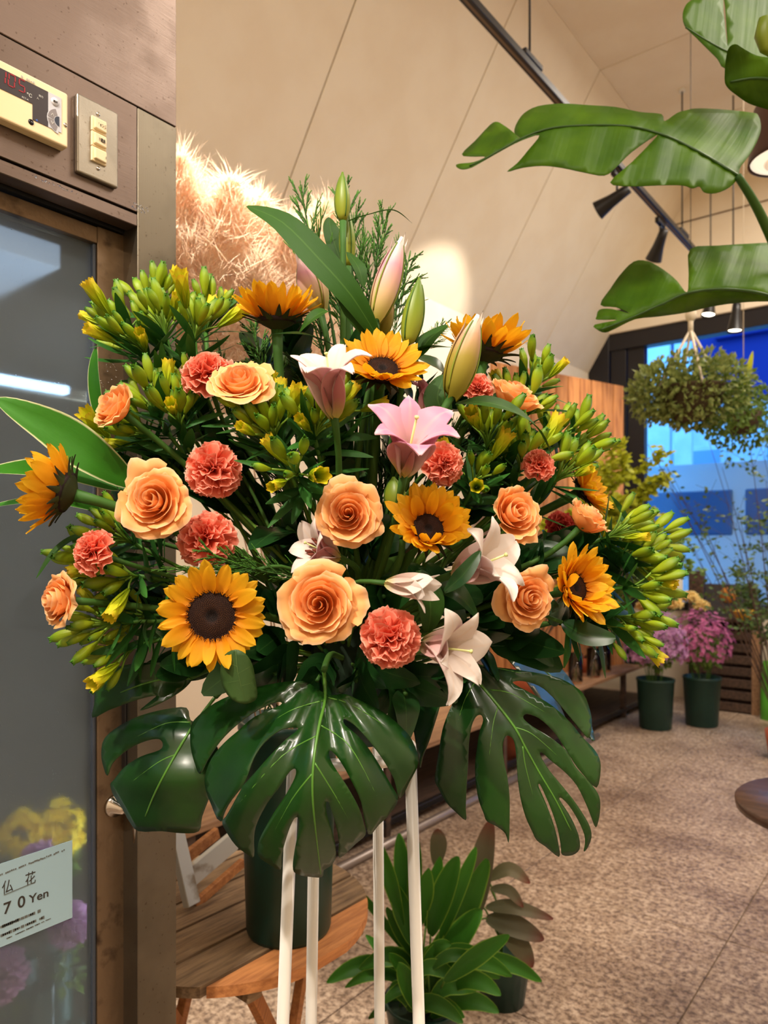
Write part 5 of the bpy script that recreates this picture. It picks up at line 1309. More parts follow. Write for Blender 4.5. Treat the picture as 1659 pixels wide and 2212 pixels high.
# ================================================================== ALSTROEMERIA
AL = [
 (360, 735, 1.02, (-0.15, 1, 0.1), 42, 11, 2, 'yellow-green alstroemeria cluster beside the dried plumes, nearest the steel post', 'A'),
 (285, 735, 1.03, (-0.5, 0.9, 0.1), 40, 10, 2, 'yellow-green alstroemeria cluster before the wet door stile, above the small peach rose', 'B'),
 (420, 740, 1.0, (0.1, 1, 0.15), 36, 9, 3, 'yellow-green alstroemeria cluster just above the pinkish coral carnation', 'C'),
 (345, 905, 0.98, (-0.4, 0.85, 0.4), 42, 9, 1, 'alstroemeria buds between the small peach rose and the upward tilted rose', 'D'),
 (392, 930, 0.97, (-0.1, 0.9, 0.5), 40, 7, 3, 'alstroemeria with yellow petals above the round coral carnation', 'D2'),
 (268, 985, 1.02, (-0.85, 0.35, 0.15), 46, 11, 2, 'alstroemeria buds reaching toward the glass door above the wide ruffled rose', 'E'),
 (600, 965, 0.93, (-0.35, 0.85, 0.5), 46, 11, 3, 'alstroemeria cluster between the upward tilted rose and the spiral peach rose', 'F'),
 (680, 950, 0.92, (0.1, 0.9, 0.5), 46, 11, 4, 'alstroemeria cluster directly below the upward opening white lily', 'G'),
 (645, 1030, 0.91, (-0.1, 0.3, 0.95), 45, 3, 3, 'yellow alstroemeria flowers touching the spiral peach rose', 'H'),
 (290, 1175, 0.95, (-0.75, 0.5, 0.45), 46, 11, 1, 'alstroemeria buds under the wide ruffled rose, beside the carnation nearest the glass door', 'I'),
 (300, 1245, 0.93, (-0.6, 0.1, 0.6), 46, 7, 2, 'alstroemeria with yellowish buds touching the large sunflower', 'J'),
 (262, 1345, 0.92, (-0.9, -0.05, 0.35), 48, 12, 1, 'alstroemeria buds pointing at the glass door below the outermost peach rose', 'K'),
 (300, 1395, 0.94, (-0.85, -0.3, 0.35), 44, 9, 1, 'lowest alstroemeria buds on the refrigerator side, above the folded monstera lobe', 'L'),
 (1145, 850, 1.10, (0.45, 0.9, 0.05), 42, 10, 1, 'alstroemeria cluster in front of the wooden boards beside the orange-peach rose', 'M'),
 (1050, 975, 1.0, (0.1, 0.9, 0.4), 42, 9, 2, 'alstroemeria cluster beneath the arching lily leaf', 'N'),
 (1020, 1055, 0.98, (0.1, 0.6, 0.8), 44, 4, 3, 'yellow alstroemeria flowers beside the half hidden coral carnation', 'N2'),
 (1120, 1020, 1.01, (0.3, 0.85, 0.4), 42, 11, 1, 'alstroemeria cluster above the window-side peach roses, under the small carnation', 'O'),
 (1225, 985, 1.08, (0.75, 0.65, 0.15), 40, 12, 0, 'alstroemeria tips spreading outward in front of the wooden boards', 'P'),
 (1190, 1050, 1.04, (0.6, 0.7, 0.3), 40, 8, 1, 'alstroemeria buds between the small carnation and the half hidden sunflower', 'P2'),
 (1300, 1165, 1.05, (0.9, 0.35, 0.15), 38, 10, 1, 'alstroemeria buds just below the side-on peach rose', 'Q'),
 (1350, 1215, 1.05, (0.95, 0.2, 0.15), 42, 11, 2, 'alstroemeria tips reaching furthest toward the shop window', 'R'),
 (1345, 1270, 1.02, (0.95, 0.05, 0.25), 40, 9, 1, 'alstroemeria buds just beyond the cupped window-side sunflower', 'S'),
 (1325, 1330, 1.02, (0.95, -0.15, 0.25), 36, 8, 1, 'lowest alstroemeria buds on the window side, above the mauve flower buckets', 'T'),
 (320, 775, 1.0, (-0.35, 0.9, 0.3), 44, 10, 2, 'alstroemeria buds above the small peach rose, in front of the steel post', 'a'),
 (445, 720, 1.05, (0.15, 1, 0.1), 30, 8, 1, 'upright alstroemeria tips closest to the pale plumes', 'b'),
 (335, 690, 1.06, (-0.2, 1, 0.0), 34, 9, 1, 'highest alstroemeria tips beside the steel corner post', 'c'),
 (415, 880, 1.0, (-0.15, 0.9, 0.35), 40, 9, 1, 'alstroemeria buds under the pinkish coral carnation', 'd'),
 (330, 960, 1.0, (-0.5, 0.75, 0.4), 44, 9, 2, 'alstroemeria buds just above the wide ruffled rose', 'e'),
 (560, 920, 0.96, (-0.3, 0.9, 0.35), 42, 9, 1, 'alstroemeria buds right under the upward tilted peach rose', 'f'),
 (720, 915, 0.95, (0.2, 0.95, 0.25), 36, 8, 1, 'alstroemeria buds against the stem of the upward opening white lily', 'g'),
 (240, 1225, 0.96, (-0.85, 0.3, 0.35), 42, 9, 0, 'alstroemeria buds between the glass-door carnation and the outermost rose', 'h'),
 (330, 1330, 0.96, (-0.9, 0.05, 0.3), 48, 10, 1, 'alstroemeria buds behind the petals of the large sunflower', 'i'),
 (1085, 1010, 1.02, (0.2, 0.85, 0.4), 40, 9, 1, 'alstroemeria buds close beside the small coral carnation, under the arching leaf', 'j'),
 (1110, 920, 1.06, (0.3, 0.9, 0.2), 38, 9, 1, 'alstroemeria buds beneath the orange-peach rose', 'k'),
 (1190, 965, 1.08, (0.5, 0.85, 0.1), 40, 9, 1, 'alstroemeria buds above the small carnation, before the boards', 'l'),
 (1310, 1215, 1.06, (0.85, 0.4, 0.2), 42, 10, 1, 'alstroemeria buds above the cupped window-side sunflower', 'm'),
 (1375, 1175, 1.09, (0.9, 0.35, 0.0), 36, 9, 0, 'alstroemeria tips overlapping the leafy shrub by the window', 'n'),
 (1290, 1350, 1.03, (0.9, -0.1, 0.2), 36, 7, 0, 'alstroemeria buds under the cupped window-side sunflower', 'o'),
]
for k, (x, y, d, fc, spd, n, no, lab, _) in enumerate(AL):
    alstro(x, y, d + 0.015, fc, spd, n + 2, no, lab, 700 + k, nleaf=12, size=1.0)

# ================================================================== CONIFER AND FILLER FOLIAGE
CF = [((760, 720), (745, 395), 1.10, 1.16, 'tall conifer sprig behind the topmost lily bud', 1, 1.3), ((720, 720), (668, 395), 1.10, 1.15, 'conifer sprig between the topmost lily bud and the plumes', 2, 1.1),
      ((790, 720), (822, 450), 1.1, 1.16, 'conifer sprig between the topmost bud and the tall pink bud', 3, 1.3), ((820, 740), (900, 545), 1.08, 1.14, 'conifer sprig beyond the tall pink lily bud, against the wall', 4, 1.3),
      ((600, 900), (545, 690), 1.04, 1.1, 'conifer sprig under the side-on sunflower, before the plumes', 5, 1.2), ((505, 900), (468, 740), 1.04, 1.1, 'conifer sprig beside the upper alstroemeria cluster', 6, 1.2),
      ((640, 1250), (425, 1185), 0.93, 0.89, 'bright conifer tip lying over a coral carnation', 7, 1.4), ((560, 1230), (345, 1235), 0.92, 0.88, 'conifer tip resting on the large sunflower', 8, 1.0),
      ((700, 1260), (520, 1205), 0.96, 0.93, 'conifer tip above the largest peach rose', 9, 1.5), ((720, 1010), (590, 860), 1.02, 0.98, 'conifer sprig behind the upward opening white lily', 10, 1.3),
      ((560, 1440), (600, 1560), 1.0, 0.96, 'drooping conifer tip beside the round hanging leaf', 11, 1.3), ((900, 780), (965, 690), 1.08, 1.1, 'short conifer sprig behind the plain green bud', 12, 1.3),
      ((765, 780), (715, 500), 1.13, 1.18, 'conifer sprig behind the grey-green lily leaf', 13, 1.5), ((780, 790), (780, 480), 1.13, 1.18, 'conifer sprig between the second green bud and the tall pink bud', 14, 1.5), ((810, 790), (855, 520), 1.13, 1.18, 'conifer sprig directly behind the tall pink lily bud', 15, 1.5),
      ((830, 790), (880, 600), 1.12, 1.16, 'conifer sprig behind the pale lily bud', 16, 1.6), ((740, 800), (740, 600), 1.10, 1.14, 'conifer sprig behind the large arching lily leaf', 17, 1.7), ((700, 820), (690, 640), 1.10, 1.14, 'conifer sprig behind the pink bud with parting tips', 18, 1.6)]
for (a, b, d0, d1, lab, sd, th) in CF: coniferthing(a[0], a[1], b[0], b[1], d0, d1, lab, sd, False, thin=th)
NEAR = [(458, 1330, 'the large wide-disc sunflower'), (925, 1142, 'the cupped front sunflower'), (826, 796, 'the upturned sunflower'), (598, 670, 'the side-on sunflower by the plumes'), (1046, 745, 'the sunflower behind the olive bud'), (1243, 1270, 'the cupped window-side sunflower'),
  (690, 1306, 'the largest peach rose'), (752, 1110, 'the spiral-centred peach rose'), (520, 825, 'the upward tilted peach rose'), (332, 1080, 'the wide ruffled peach rose'), (1113, 1110, 'the peach rose above the wide white lily'), (1143, 1294, 'the rose touching the window-side sunflower'), (1270, 1120, 'the side-on peach rose'), (1112, 856, 'the orange-peach rose by the boards'),
  (458, 1013, 'the round coral carnation by the ruffled rose'), (440, 1158, 'the carnation under the conifer tip'), (842, 1380, 'the front coral carnation'), (962, 1000, 'the carnation behind the pink lily'), (1166, 1000, 'the small carnation under the arching leaf'), (905, 940, 'the open pink lily'), (700, 820, 'the upward opening white lily'), (670, 1190, 'the white lily with brown anthers'), (1060, 1200, 'the wide white lily'), (990, 1390, 'the low white lily with a hanging petal'), (885, 1258, 'the half-open white bud'), (515, 1460, 'the round hanging leaf'), (700, 1480, 'the stalk of the slit front monstera leaf'), (360, 930, 'the alstroemeria under the pinkish carnation')]
def near(x, y, used_={}):
    return min(NEAR, key=lambda q: (q[0] - x) ** 2 + (q[1] - y) ** 2)[2]
rd = random.Random(5)
DK = [(560, 1000), (600, 1120), (520, 1120), (700, 1020), (800, 1050), (840, 960), (880, 1060), (720, 1200), (560, 1060), (1080, 940), (1010, 900), (640, 820), (1100, 1200)]
for k, (x, y) in enumerate(DK):  # added filler sprigs, coloured darker so the gaps look shaded
    coniferthing(765 + (x - 765) * 0.45, 1280 + (y - 1280) * 0.45, x + rd.uniform(-30, 30), y - 40, 1.12, 1.04, 'dark conifer filler sprig deep behind ' + near(x, y), 20 + k, True, 'dark conifer filler inside the arrangement', 1.5)
FB_ = [(560, 1100, 1.06), (640, 1160, 1.03), (480, 1080, 1.06), (800, 1180, 1.02), (860, 1010, 1.03), (930, 1280, 1.0), (820, 1290, 0.99), (1060, 1050, 1.06), (1130, 1210, 1.05), (720, 900, 1.05), (540, 900, 1.07),
       (420, 880, 1.06), (640, 760, 1.08), (990, 805, 1.16), (1040, 930, 1.07), (370, 1000, 1.05), (330, 1150, 1.04), (340, 1290, 1.01), (600, 1300, 1.0), (1060, 1300, 1.02), (1190, 1180, 1.08), (1230, 1330, 1.04), (1270, 1220, 1.08), (900, 880, 1.07), (760, 820, 1.07), (500, 990, 1.02), (990, 1120, 1.03), (730, 1000, 1.0), (800, 900, 1.12), (840, 1000, 1.13), (700, 960, 1.13), (660, 880, 1.13), (900, 960, 1.13), (760, 1060, 1.12), (560, 1020, 1.13), (980, 850, 1.14), (450, 930, 1.12), (590, 800, 1.12), (830, 860, 1.1)]
for k, (x, y, d) in enumerate(FB_):  # filler branches added behind the flowers to darken the interior
    fx, fy = (x - 765) / 400, (1280 - y) / 400
    leafybranch(x, y, d, (fx, fy + 0.1, 0.75), 'dark glossy leafy filler branch behind ' + near(x, y), 40 + k, 8, 0.085, 'dark leafy filler inside the arrangement')
LOWF = [(620, 1430, 0.95), (700, 1440, 0.94), (770, 1440, 0.93), (860, 1470, 0.95), (940, 1440, 0.97), (580, 1390, 0.97), (1010, 1380, 0.98), (440, 1420, 0.98), (1100, 1370, 1.0), (1010, 1310, 1.0), (520, 1360, 1.0)]
for k, (x, y, d) in enumerate(LOWF):
    leafybranch(x, y, d + 0.03, ((x - 765) / 300, -0.45, 0.8), 'dark leafy branch hanging low beside ' + near(x, y), 90 + k, 6, 0.095, 'dark leaves above the monstera', wid=0.30)

# ================================================================== BIRD-OF-PARADISE PLANT AT THE RIGHT
potc = P(2330, 1185, 1.62)
st = thing('bird_of_paradise_plant', 'tall bird-of-paradise plant with big split leaves arching over the room', 'plant', (potc.x, potc.y, 0))
ob('pot', lathe('pot', [(0.001, 0), (0.15, 0), (0.17, 0.02), (0.20, 0.36), (0.21, 0.36), (0.21, 0.39), (0.19, 0.39), (0.185, 0.33), (0.001, 0.33)], 32), M['terracotta'], st)
ob('soil', lathe('soil', [(0.001, 0.33), (0.186, 0.335), (0.1, 0.35), (0.001, 0.352)], 20), M['soil'], st)
C7 = (960, 0, 2.373)
ribA = crop([(60, 855), (130, 850), (210, 812), (300, 762), (390, 712), (490, 672), (600, 650), (800, 642), (960, 650), (1100, 685), (1220, 735), (1340, 800), (1440, 860), (1510, 905)], *C7)
def dA(x, y):
    ym = interp(ribA, x); k = (ym - y) / 90
    return 1.62 + (0.16 * k if k > 0 else 0.05 * k) + 0.03 * math.sin((x - 1000) / 210) + 0.004 * math.sin(x / 13 + y / 40)
lA = crop([(392, 712), (352, 678), (300, 640), (265, 625), (230, 645), (160, 720), (90, 790), (140, 802), (212, 803), (150, 832), (75, 840), (60, 852), (90, 868), (140, 858), (212, 818), (300, 768), (390, 722), (488, 692), (430, 770), (372, 838), (322, 880), (400, 860), (500, 850), (600, 860), (720, 885), (820, 900), (880, 858), (960, 780), (1084, 694), (1074, 716), (960, 832), (850, 935), (950, 955), (1100, 950), (1220, 950), (1272, 966), (1308, 956), (1332, 986), (1392, 990), (1462, 960), (1505, 912),
  (1516, 860), (1560, 800), (1600, 730), (1622, 660), (1608, 592), (1560, 576), (1400, 560), (1290, 557), (1240, 566), (1192, 580), (1128, 622), (1112, 586), (1000, 575), (880, 550), (740, 540), (600, 532), (480, 545), (410, 580), (372, 630), (358, 678), (384, 708)], *C7)
def sleaf(outline, dfun, rib, step=16, r0=0.004):
    v, f, uv = tracedleaf('leaf', outline, dfun, step)
    o = solid(ob('leaf', mk('leaf', tolocal(st, v), f, uv), G['strel'], st), 0.0012)
    ln = spline([(x, y, 0) for x, y in rib], 4); n = len(ln)
    ob('midrib', tubemesh('midrib', tolocal(st, [P(p.x, p.y, dfun(p.x, p.y) - 0.001) for p in ln]), [0.0018 + (r0 - 0.0018) * i / n for i in range(n)], 8), G['strelvein'], st)
sleaf(lA, dA, ribA[1:])
def stalk(pts, r0=0.008, r1=0.014):
    w_ = spline([P(*p) for p in pts], 5); base = Vector((potc.x, potc.y, 0.33)) + Vector((random.uniform(-.05, .05), random.uniform(-.05, .05), 0))
    w_ = w_ + bez(w_[-1], (w_[-1] + base) / 2 + (w_[-1] - w_[-2]) * 2, base, 6)[1:]
    n = len(w_); ob('stalk', tubemesh('stalk', tolocal(st, w_), [r0 + (r1 - r0) * i / n for i in range(n)], 8), G['stem'], st)
stalk([(1593, 380, 1.62), (1625, 430, 1.64), (1660, 500, 1.68), (1720, 640, 1.76)])
ribB = crop([(800, 1690), (880, 1660), (1000, 1610), (1120, 1555), (1245, 1502), (1400, 1482), (1560, 1492), (1700, 1525), (1850, 1580)], *C7)
def dB(x, y):
    ym = interp(ribB, x); k = (ym - y) / 80
    return 1.66 + (0.10 * k if k > 0 else -0.12 * k) + 0.004 * math.sin(x / 12)
lB = crop([(800, 1562), (850, 1482), (900, 1410), (970, 1342), (1042, 1340), (1122, 1382), (1192, 1440), (1244, 1500), (1252, 1400), (1260, 1276), (1400, 1260), (1560, 1250), (1720, 1250), (1850, 1320), (1880, 1560), (1780, 1560), (1660, 1545), (1500, 1552), (1350, 1575), (1250, 1600), (1100, 1622), (980, 1636), (880, 1682), (825, 1705), (785, 1690), (770, 1665), (890, 1640), (785, 1638), (780, 1622), (795, 1588), (860, 1585), (952, 1608), (880, 1575)], *C7)
sleaf(lB, dB, ribB)
stalk([(1735, 660, 1.66), (1790, 720, 1.70), (1860, 860, 1.8)])
lC = crop([(1222, 70), (1232, 132), (1290, 192), (1340, 242), (1400, 302), (1442, 352), (1600, 360), (1760, 330), (1800, 100), (1760, -120), (1600, -160), (1434, -120), (1440, 40), (1452, 246), (1430, 60), (1420, -100), (1330, -30), (1270, 0), (1240, 22)], *C7)
sleaf(lC, lambda x, y: 1.60 + 0.0006 * (300 - y) * 0.6 + 0.0004 * (x - 1500), crop([(1236, 140), (1330, 200), (1450, 265), (1560, 290), (1700, 330), (1800, 380)], *C7))
lC2 = crop([(1450, 262), (1490, 226), (1530, 246), (1600, 284), (1700, 300), (1800, 320), (1860, 500), (1800, 620), (1720, 580), (1640, 556), (1560, 530), (1500, 490), (1452, 450), (1436, 400)], *C7)
sleaf(lC2, lambda x, y: 1.45 + 0.0006 * (y - 180) + 0.008 * math.sin(y / 20 + x / 60), crop([(1465, 420), (1600, 400), (1750, 420), (1850, 470)], *C7))
ob('rolled_leaf', tubemesh('rolled_leaf', tolocal(st, [P(1668, 122, 1.46), P(1655, 105, 1.46), P(1648, 75, 1.46), P(1652, 45, 1.46), P(1665, 36, 1.46)]), [0.004, 0.012, 0.016, 0.013, 0.005], 10), G['budgreen'], st)
stalk([(1738, 160, 1.62), (1800, 300, 1.68), (1880, 560, 1.8)])
stalk([(1742, 198, 1.46), (1800, 330, 1.55), (1890, 580, 1.75)])

# round dark side table at the right edge
tb = P(1836, 1745, 2.12)
t = thing('round_side_table', 'dark brown round pedestal table on the open terrazzo floor', 'table', (tb.x, tb.y, 0))
DW = woodmat('walnut', rgb(86, 62, 52), rgb(52, 36, 30), (1, 12, 12), 0.3)
ob('tabletop', lathe('tabletop', [(0.001, tb.z - 0.035), (0.285, tb.z - 0.035), (0.30, tb.z - 0.028), (0.302, tb.z - 0.006), (0.296, tb.z), (0.001, tb.z)], 48), DW, t)
ob('column', lathe('column', [(0.03, 0.03), (0.025, 0.1), (0.025, tb.z - 0.035)], 16), M['black'], t)
ob('base', lathe('base', [(0.001, 0), (0.2, 0), (0.2, 0.012), (0.04, 0.035), (0.001, 0.035)], 32), M['black'], t)

# ================================================================== ROUND SLATTED TABLE BESIDE THE CABINET
TZT = 0.62; rt = thing('slatted_garden_table', 'round weathered wooden folding table with slatted top beside the refrigerator', 'table', (-1.33, 1.115, 0))
TR = 0.315; ang = math.atan2(FWD.y * 0.9 + RGT.y * 0.75, FWD.x * 0.9 + RGT.x * 0.75)
dirv = Vector((math.cos(ang), math.sin(ang), 0))
offs = [-0.262, -0.157, -0.052, 0.053, 0.158, 0.263]
for k, of in enumerate(offs):
    n = 10; hw_ = 0.048; vs = []
    def lim(v_): return math.sqrt(max(0.0, TR * TR - v_ * v_))
    row = [of - hw_ + 2 * hw_ * i / n for i in range(n + 1)]
    up = [(lim(min(TR - .002, max(-TR + .002, r_))), r_) for r_ in row]; lo = [(-a, b) for a, b in up][::-1]
    poly = up + lo
    for z in (-0.011, 0.011): vs += [(a, b, z) for a, b in poly]
    m_ = len(poly); fs = [tuple(range(m_ - 1, -1, -1)), tuple(range(m_, 2 * m_))] + [(i, (i + 1) % m_, m_ + (i + 1) % m_, m_ + i) for i in range(m_)]
    me = mk('slat', vs, fs, smooth=False)
    ob('slat', me, M['orangewood'] if k in (0, ) else M['oldwood'], rt, tr(0, 0, TZT - 0.011) @ rot('Z', ang))
for s in (-1, 1):
    ob('batten', boxmesh('batten', 0.018, 0.26, 0.012, 0.002), M['oldwood'], rt, rot('Z', ang) @ tr(s * 0.15, 0, TZT - 0.035))
lm = boxmesh('table_leg', 0.016, 0.011, 0.356, 0.002)
for s in (-1, 1):
    for q in (-1, 1): ob('leg', lm, M['orangewood'], rt, rot('Z', ang + 0.5) @ tr(0, s * (0.14 if q > 0 else 0.118), 0.298) @ rot('Y', q * 0.64))
ob('stretcher', boxmesh('stretcher', 0.012, 0.15, 0.012, 0.002), M['orangewood'], rt, rot('Z', ang + 0.5) @ tr(0.19, 0, 0.08)); ob('stretcher', boxmesh('stretcher', 0.012, 0.15, 0.012, 0.002), M['orangewood'], rt, rot('Z', ang + 0.5) @ tr(-0.19, 0, 0.08))

def bucket(name, label, loc, r0, r1, h, m, group=None):
    t = thing(name, label, 'bucket', loc, group=group)
    ob('shell', lathe('shell', [(0.001, 0), (r0, 0), (r0 + 0.004, 0.01), (r1, h - 0.02), (r1 + 0.005, h - 0.018), (r1 + 0.005, h), (r1 - 0.003, h), (r0 - 0.002, 0.012), (0.001, 0.012)], 36), M[m], t)
    return t
bc = P(624, 1950, 1.60)
bz = Vector((bc.x, bc.y, TZT))
bucket('tall_bucket', 'tall dark green plastic bucket standing on the slatted round table', bz, 0.088, 0.105, 0.46, 'bucketdark')

# white painted wooden crate piece leaning on the table
wc = thing('white_crate', 'small white-painted slatted wooden crate on the round table next to the steel post', 'crate', (0, 0, TZT))
def stick(name, a, b, w_, t_, mt, root=wc):
    a, b = tolocal(root, [a, b]); d_ = b - a
    return ob(name, boxmesh(name, w_ / 2, t_ / 2, d_.length / 2, 0.0015), mt, root, Matrix.Translation((a + b) / 2) @ d_.to_track_quat('Z', 'Y').to_matrix().to_4x4())
WP = speckle('worn_white_paint', rgb(214, 214, 208), rgb(150, 134, 112), 14, 0.6, 0.58, 0.7)
def onT(x, y, h=0.0): return onZ(x, y, TZT + h)
stick('upright', onT(415, 1955, 0.01), P(378, 1790, onT(400, 1950).dot(FWD) * 1.0), 0.036, 0.02, WP)
stick('slat', P(398, 1905, 1.72), P(505, 1815, 1.82), 0.014, 0.05, WP)
stick('slat', P(385, 1865, 1.76), P(470, 1798, 1.86), 0.014, 0.03, M['orangewood'])
stick('slat', P(420, 1955, 1.70), P(525, 1862, 1.82), 0.014, 0.022, M['orangewood'])

# pale dried plumes standing in the tall bucket
def plume(seed, n=17000):
    rd = random.Random(seed); b = MB(); V_ = []; F_ = []; U_ = []
    for i in range(n):
        u = rd.random() ** 0.85; env = 0.30 * math.sin(pi * min(1, 0.12 + 0.86 * u)) ** 0.8 * (1 - 0.45 * u)
        cl = noise.noise(Vector((u * 5, seed * 3.1, i % 7))) * 0.3
        a = rd.uniform(0, 2 * pi); r = env * rd.random() ** 0.7 * (1 + cl) * (0.75 + 0.5 * noise.noise(Vector((a * 1.5, u * 7, seed)))) * 1.15
        p = Vector((r * math.cos(a), r * math.sin(a), u)); dr = Vector((math.cos(a) * 0.6, math.sin(a) * 0.6, 0.7)) + Vector((rd.gauss(0, .6), rd.gauss(0, .6), rd.gauss(0, .5)))
        dr.normalize(); L = rd.uniform(0.025, 0.06) if i % 7 else rd.uniform(0.08, 0.17); s = dr.orthogonal().normalized() * 0.0011
        q1 = p + dr * L * 0.5 + Vector((rd.gauss(0, .006), rd.gauss(0, .006), rd.gauss(0, .006))); q2 = p + dr * L
        k = len(V_); V_ += [p - s, p + s, q1 - s, q1 + s, q2]; F_ += [(k, k + 1, k + 3, k + 2), (k + 2, k + 3, k + 4)]
        c = (rd.random(), u); U_ += [c] * 5
    return mk('plume', V_, F_, U_)
G['plume'] = petalmat('dried_plume', [(0.0, rgb(236, 200, 176)), (0.5, rgb(250, 228, 200)), (1.0, rgb(255, 242, 220))], trans=0.45, rough=0.8, vary=0.08)
PLM = [plume(k) for k in (1, 2, 3)]
PL = [((372, 760), (392, 345), 1.86, 'leftmost'), ((430, 790), (415, 395), 1.92, 'x'), ((478, 800), (500, 392), 1.88, 'x'), ((520, 800), (560, 430), 1.95, 'x'), ((590, 820), (625, 470), 1.90, 'x'), ((640, 820), (705, 445), 2.0, 'x'), ((440, 900), (450, 560), 1.82, 'x'), ((540, 900), (560, 560), 1.82, 'x')]
for k, (a, b, d, _) in enumerate(PL):
    p0, p1 = P(a[0], a[1], d), P(b[0], b[1], d); L = (p1 - p0).length
    t = thing('dried_plume', ('fluffy peach dried grass plume partly behind the steel corner post' if k == 0 else 'fluffy peach dried grass plume behind the topmost lily bud' if k == 5 else 'fluffy peach dried grass plume behind the pink lily bud and side-on sunflower' if k == 4 else 'fluffy peach dried grass plume standing behind the flowers against the sloping ceiling'), 'dried plume', p0, (p1 - p0).to_track_quat('Z', 'Y') @ Quaternion((0, 0, 1), k * 1.3), L, 'peach dried plumes')
    ob('tuft', PLM[k % 3], G['plume'], t, sc(1.25, 1.25, 1), kind='stuff')
    foot = bz + Vector((random.uniform(-.05, .05), random.uniform(-.05, .05), 0.03))
    ob('stem', tubemesh('stem', tolocal(t, bez(foot, foot + UP * 0.5, p0, 8) + [p0 + (p1 - p0) * 0.6]), 0.002 / L, 5), M['tan'], t)
spotlamp('black spotlight on the long track near its start', TX + 0.0, 1.45, TZ, P(500, 600, 1.9), 20, 400, 38)

# ================================================================== LEAFY FLOOR PLANT BEHIND THE STAND
fp = P(915, 1185, 2.08)
pot = thing('potted_foliage_plant', 'bushy potted plant with lime-edged lance leaves on the floor behind the stand', 'plant', (fp.x, fp.y, 0))
ob('pot', lathe('pot', [(0.001, 0), (0.085, 0), (0.11, 0.16), (0.115, 0.17), (0.105, 0.17), (0.10, 0.14), (0.001, 0.14)], 24), M['bucketdark'], pot)
ob('soil', lathe('soil', [(0.001, 0.145), (0.101, 0.142)], 16, False), M['soil'], pot)
G['lime'] = petalmat('lime_edged_leaf', [(0.0, rgb(44, 96, 26)), (1.0, rgb(58, 116, 30))], trans=0.15, rough=0.35, vary=0.25, vein=0.2, edge=(rgb(126, 164, 54), [(0.0, (0, 0, 0, 1)), (0.43, (0, 0, 0, 1)), (0.49, (1, 1, 1, 1))]))
LV = [((880, 1990), (862, 1800), 44), ((930, 2020), (990, 1850), 60), ((920, 2000), (950, 1850), 46), ((960, 2060), (1052, 1855), 74), ((950, 2030), (1028, 1830), 40), ((890, 2040), (850, 1905), 48), ((905, 2080), (835, 1960), 40), ((945, 2100), (1040, 1965), 66), ((930, 2110), (990, 1990), 60),
      ((960, 2120), (1100, 2020), 46), ((960, 2140), (1082, 2150), 44), ((970, 2120), (1170, 2120), 42), ((900, 2140), (840, 2060), 36), ((930, 2160), (1030, 2140), 46), ((880, 2060), (760, 1910), 24), ((870, 2120), (790, 2020), 30), ((890, 2010), (905, 1815), 40), ((870, 2000), (815, 1810), 40), ((930, 2180), (960, 2060), 54), ((900, 2180), (860, 2080), 48), ((905, 2000), (925, 1875), 46), ((950, 2090), (1010, 2060), 50), ((880, 2180), (1000, 2210), 40)]
rd = random.Random(77)
for k in range(20):
    a_ = rd.uniform(0, 6.28); bx, by = 915 + rd.uniform(-25, 25), rd.uniform(2090, 2200); L_ = rd.uniform(90, 170); LV.append(((bx, by), (bx + L_ * math.cos(a_) * 1.1, by - abs(L_ * math.sin(a_)) * 0.55 + rd.uniform(-10, 40)), rd.uniform(30, 46)))
for k, (a, b, wd) in enumerate(LV):
    d = 2.02 + rd.uniform(-.12, .12) if b[0] > 800 else 2.13; p0 = Vector((fp.x + rd.uniform(-.05, .05), fp.y + rd.uniform(-.05, .05), 0.15)); p1 = P(a[0], a[1], d); p2 = P(b[0], b[1], d + rd.uniform(-.08, .04))
    dr = (p2 - p1); droop = 0.35 if abs(b[1] - a[1]) < 60 or b[1] > a[1] else 0.06
    line = [p1, p1 + dr * 0.35 + UP * dr.length * droop * 0.6, p1 + dr * 0.7 + UP * dr.length * droop * 0.5, p2]
    v, f, uv = leafgeo(line, wd * 0.44 / F_PX * d, CV(rd.uniform(-.6, .6), 0.5, 0.8), 14, 6, 0.3, 0.10, ph=k)
    ob('leaf', mk('leaf', tolocal(pot, v), f, uv), G['lime'], pot)
    ob('leaf_stalk', tubemesh('leaf_stalk', tolocal(pot, bez(p0, (p0 + p1) / 2, p1, 4)), 0.003, 5), G['stem'], pot)
cr = P(1085, 1185, 2.35)
cord = thing('bronze_leaf_plant', 'bronze and grey-green long-leaved plant beside the lime-edged one', 'plant', (cr.x, cr.y, 0))
ob('pot', lathe('pot', [(0.001, 0), (0.07, 0), (0.09, 0.14), (0.095, 0.15), (0.085, 0.15), (0.08, 0.12), (0.001, 0.12)], 20), M['bucketdark'], cord)
G['bronze'] = petalmat('bronze_leaf', [(0.0, rgb(96, 100, 66)), (0.7, rgb(112, 104, 80)), (1.0, rgb(120, 58, 48))], trans=0.15, rough=0.4, vary=0.25, vein=0.3)
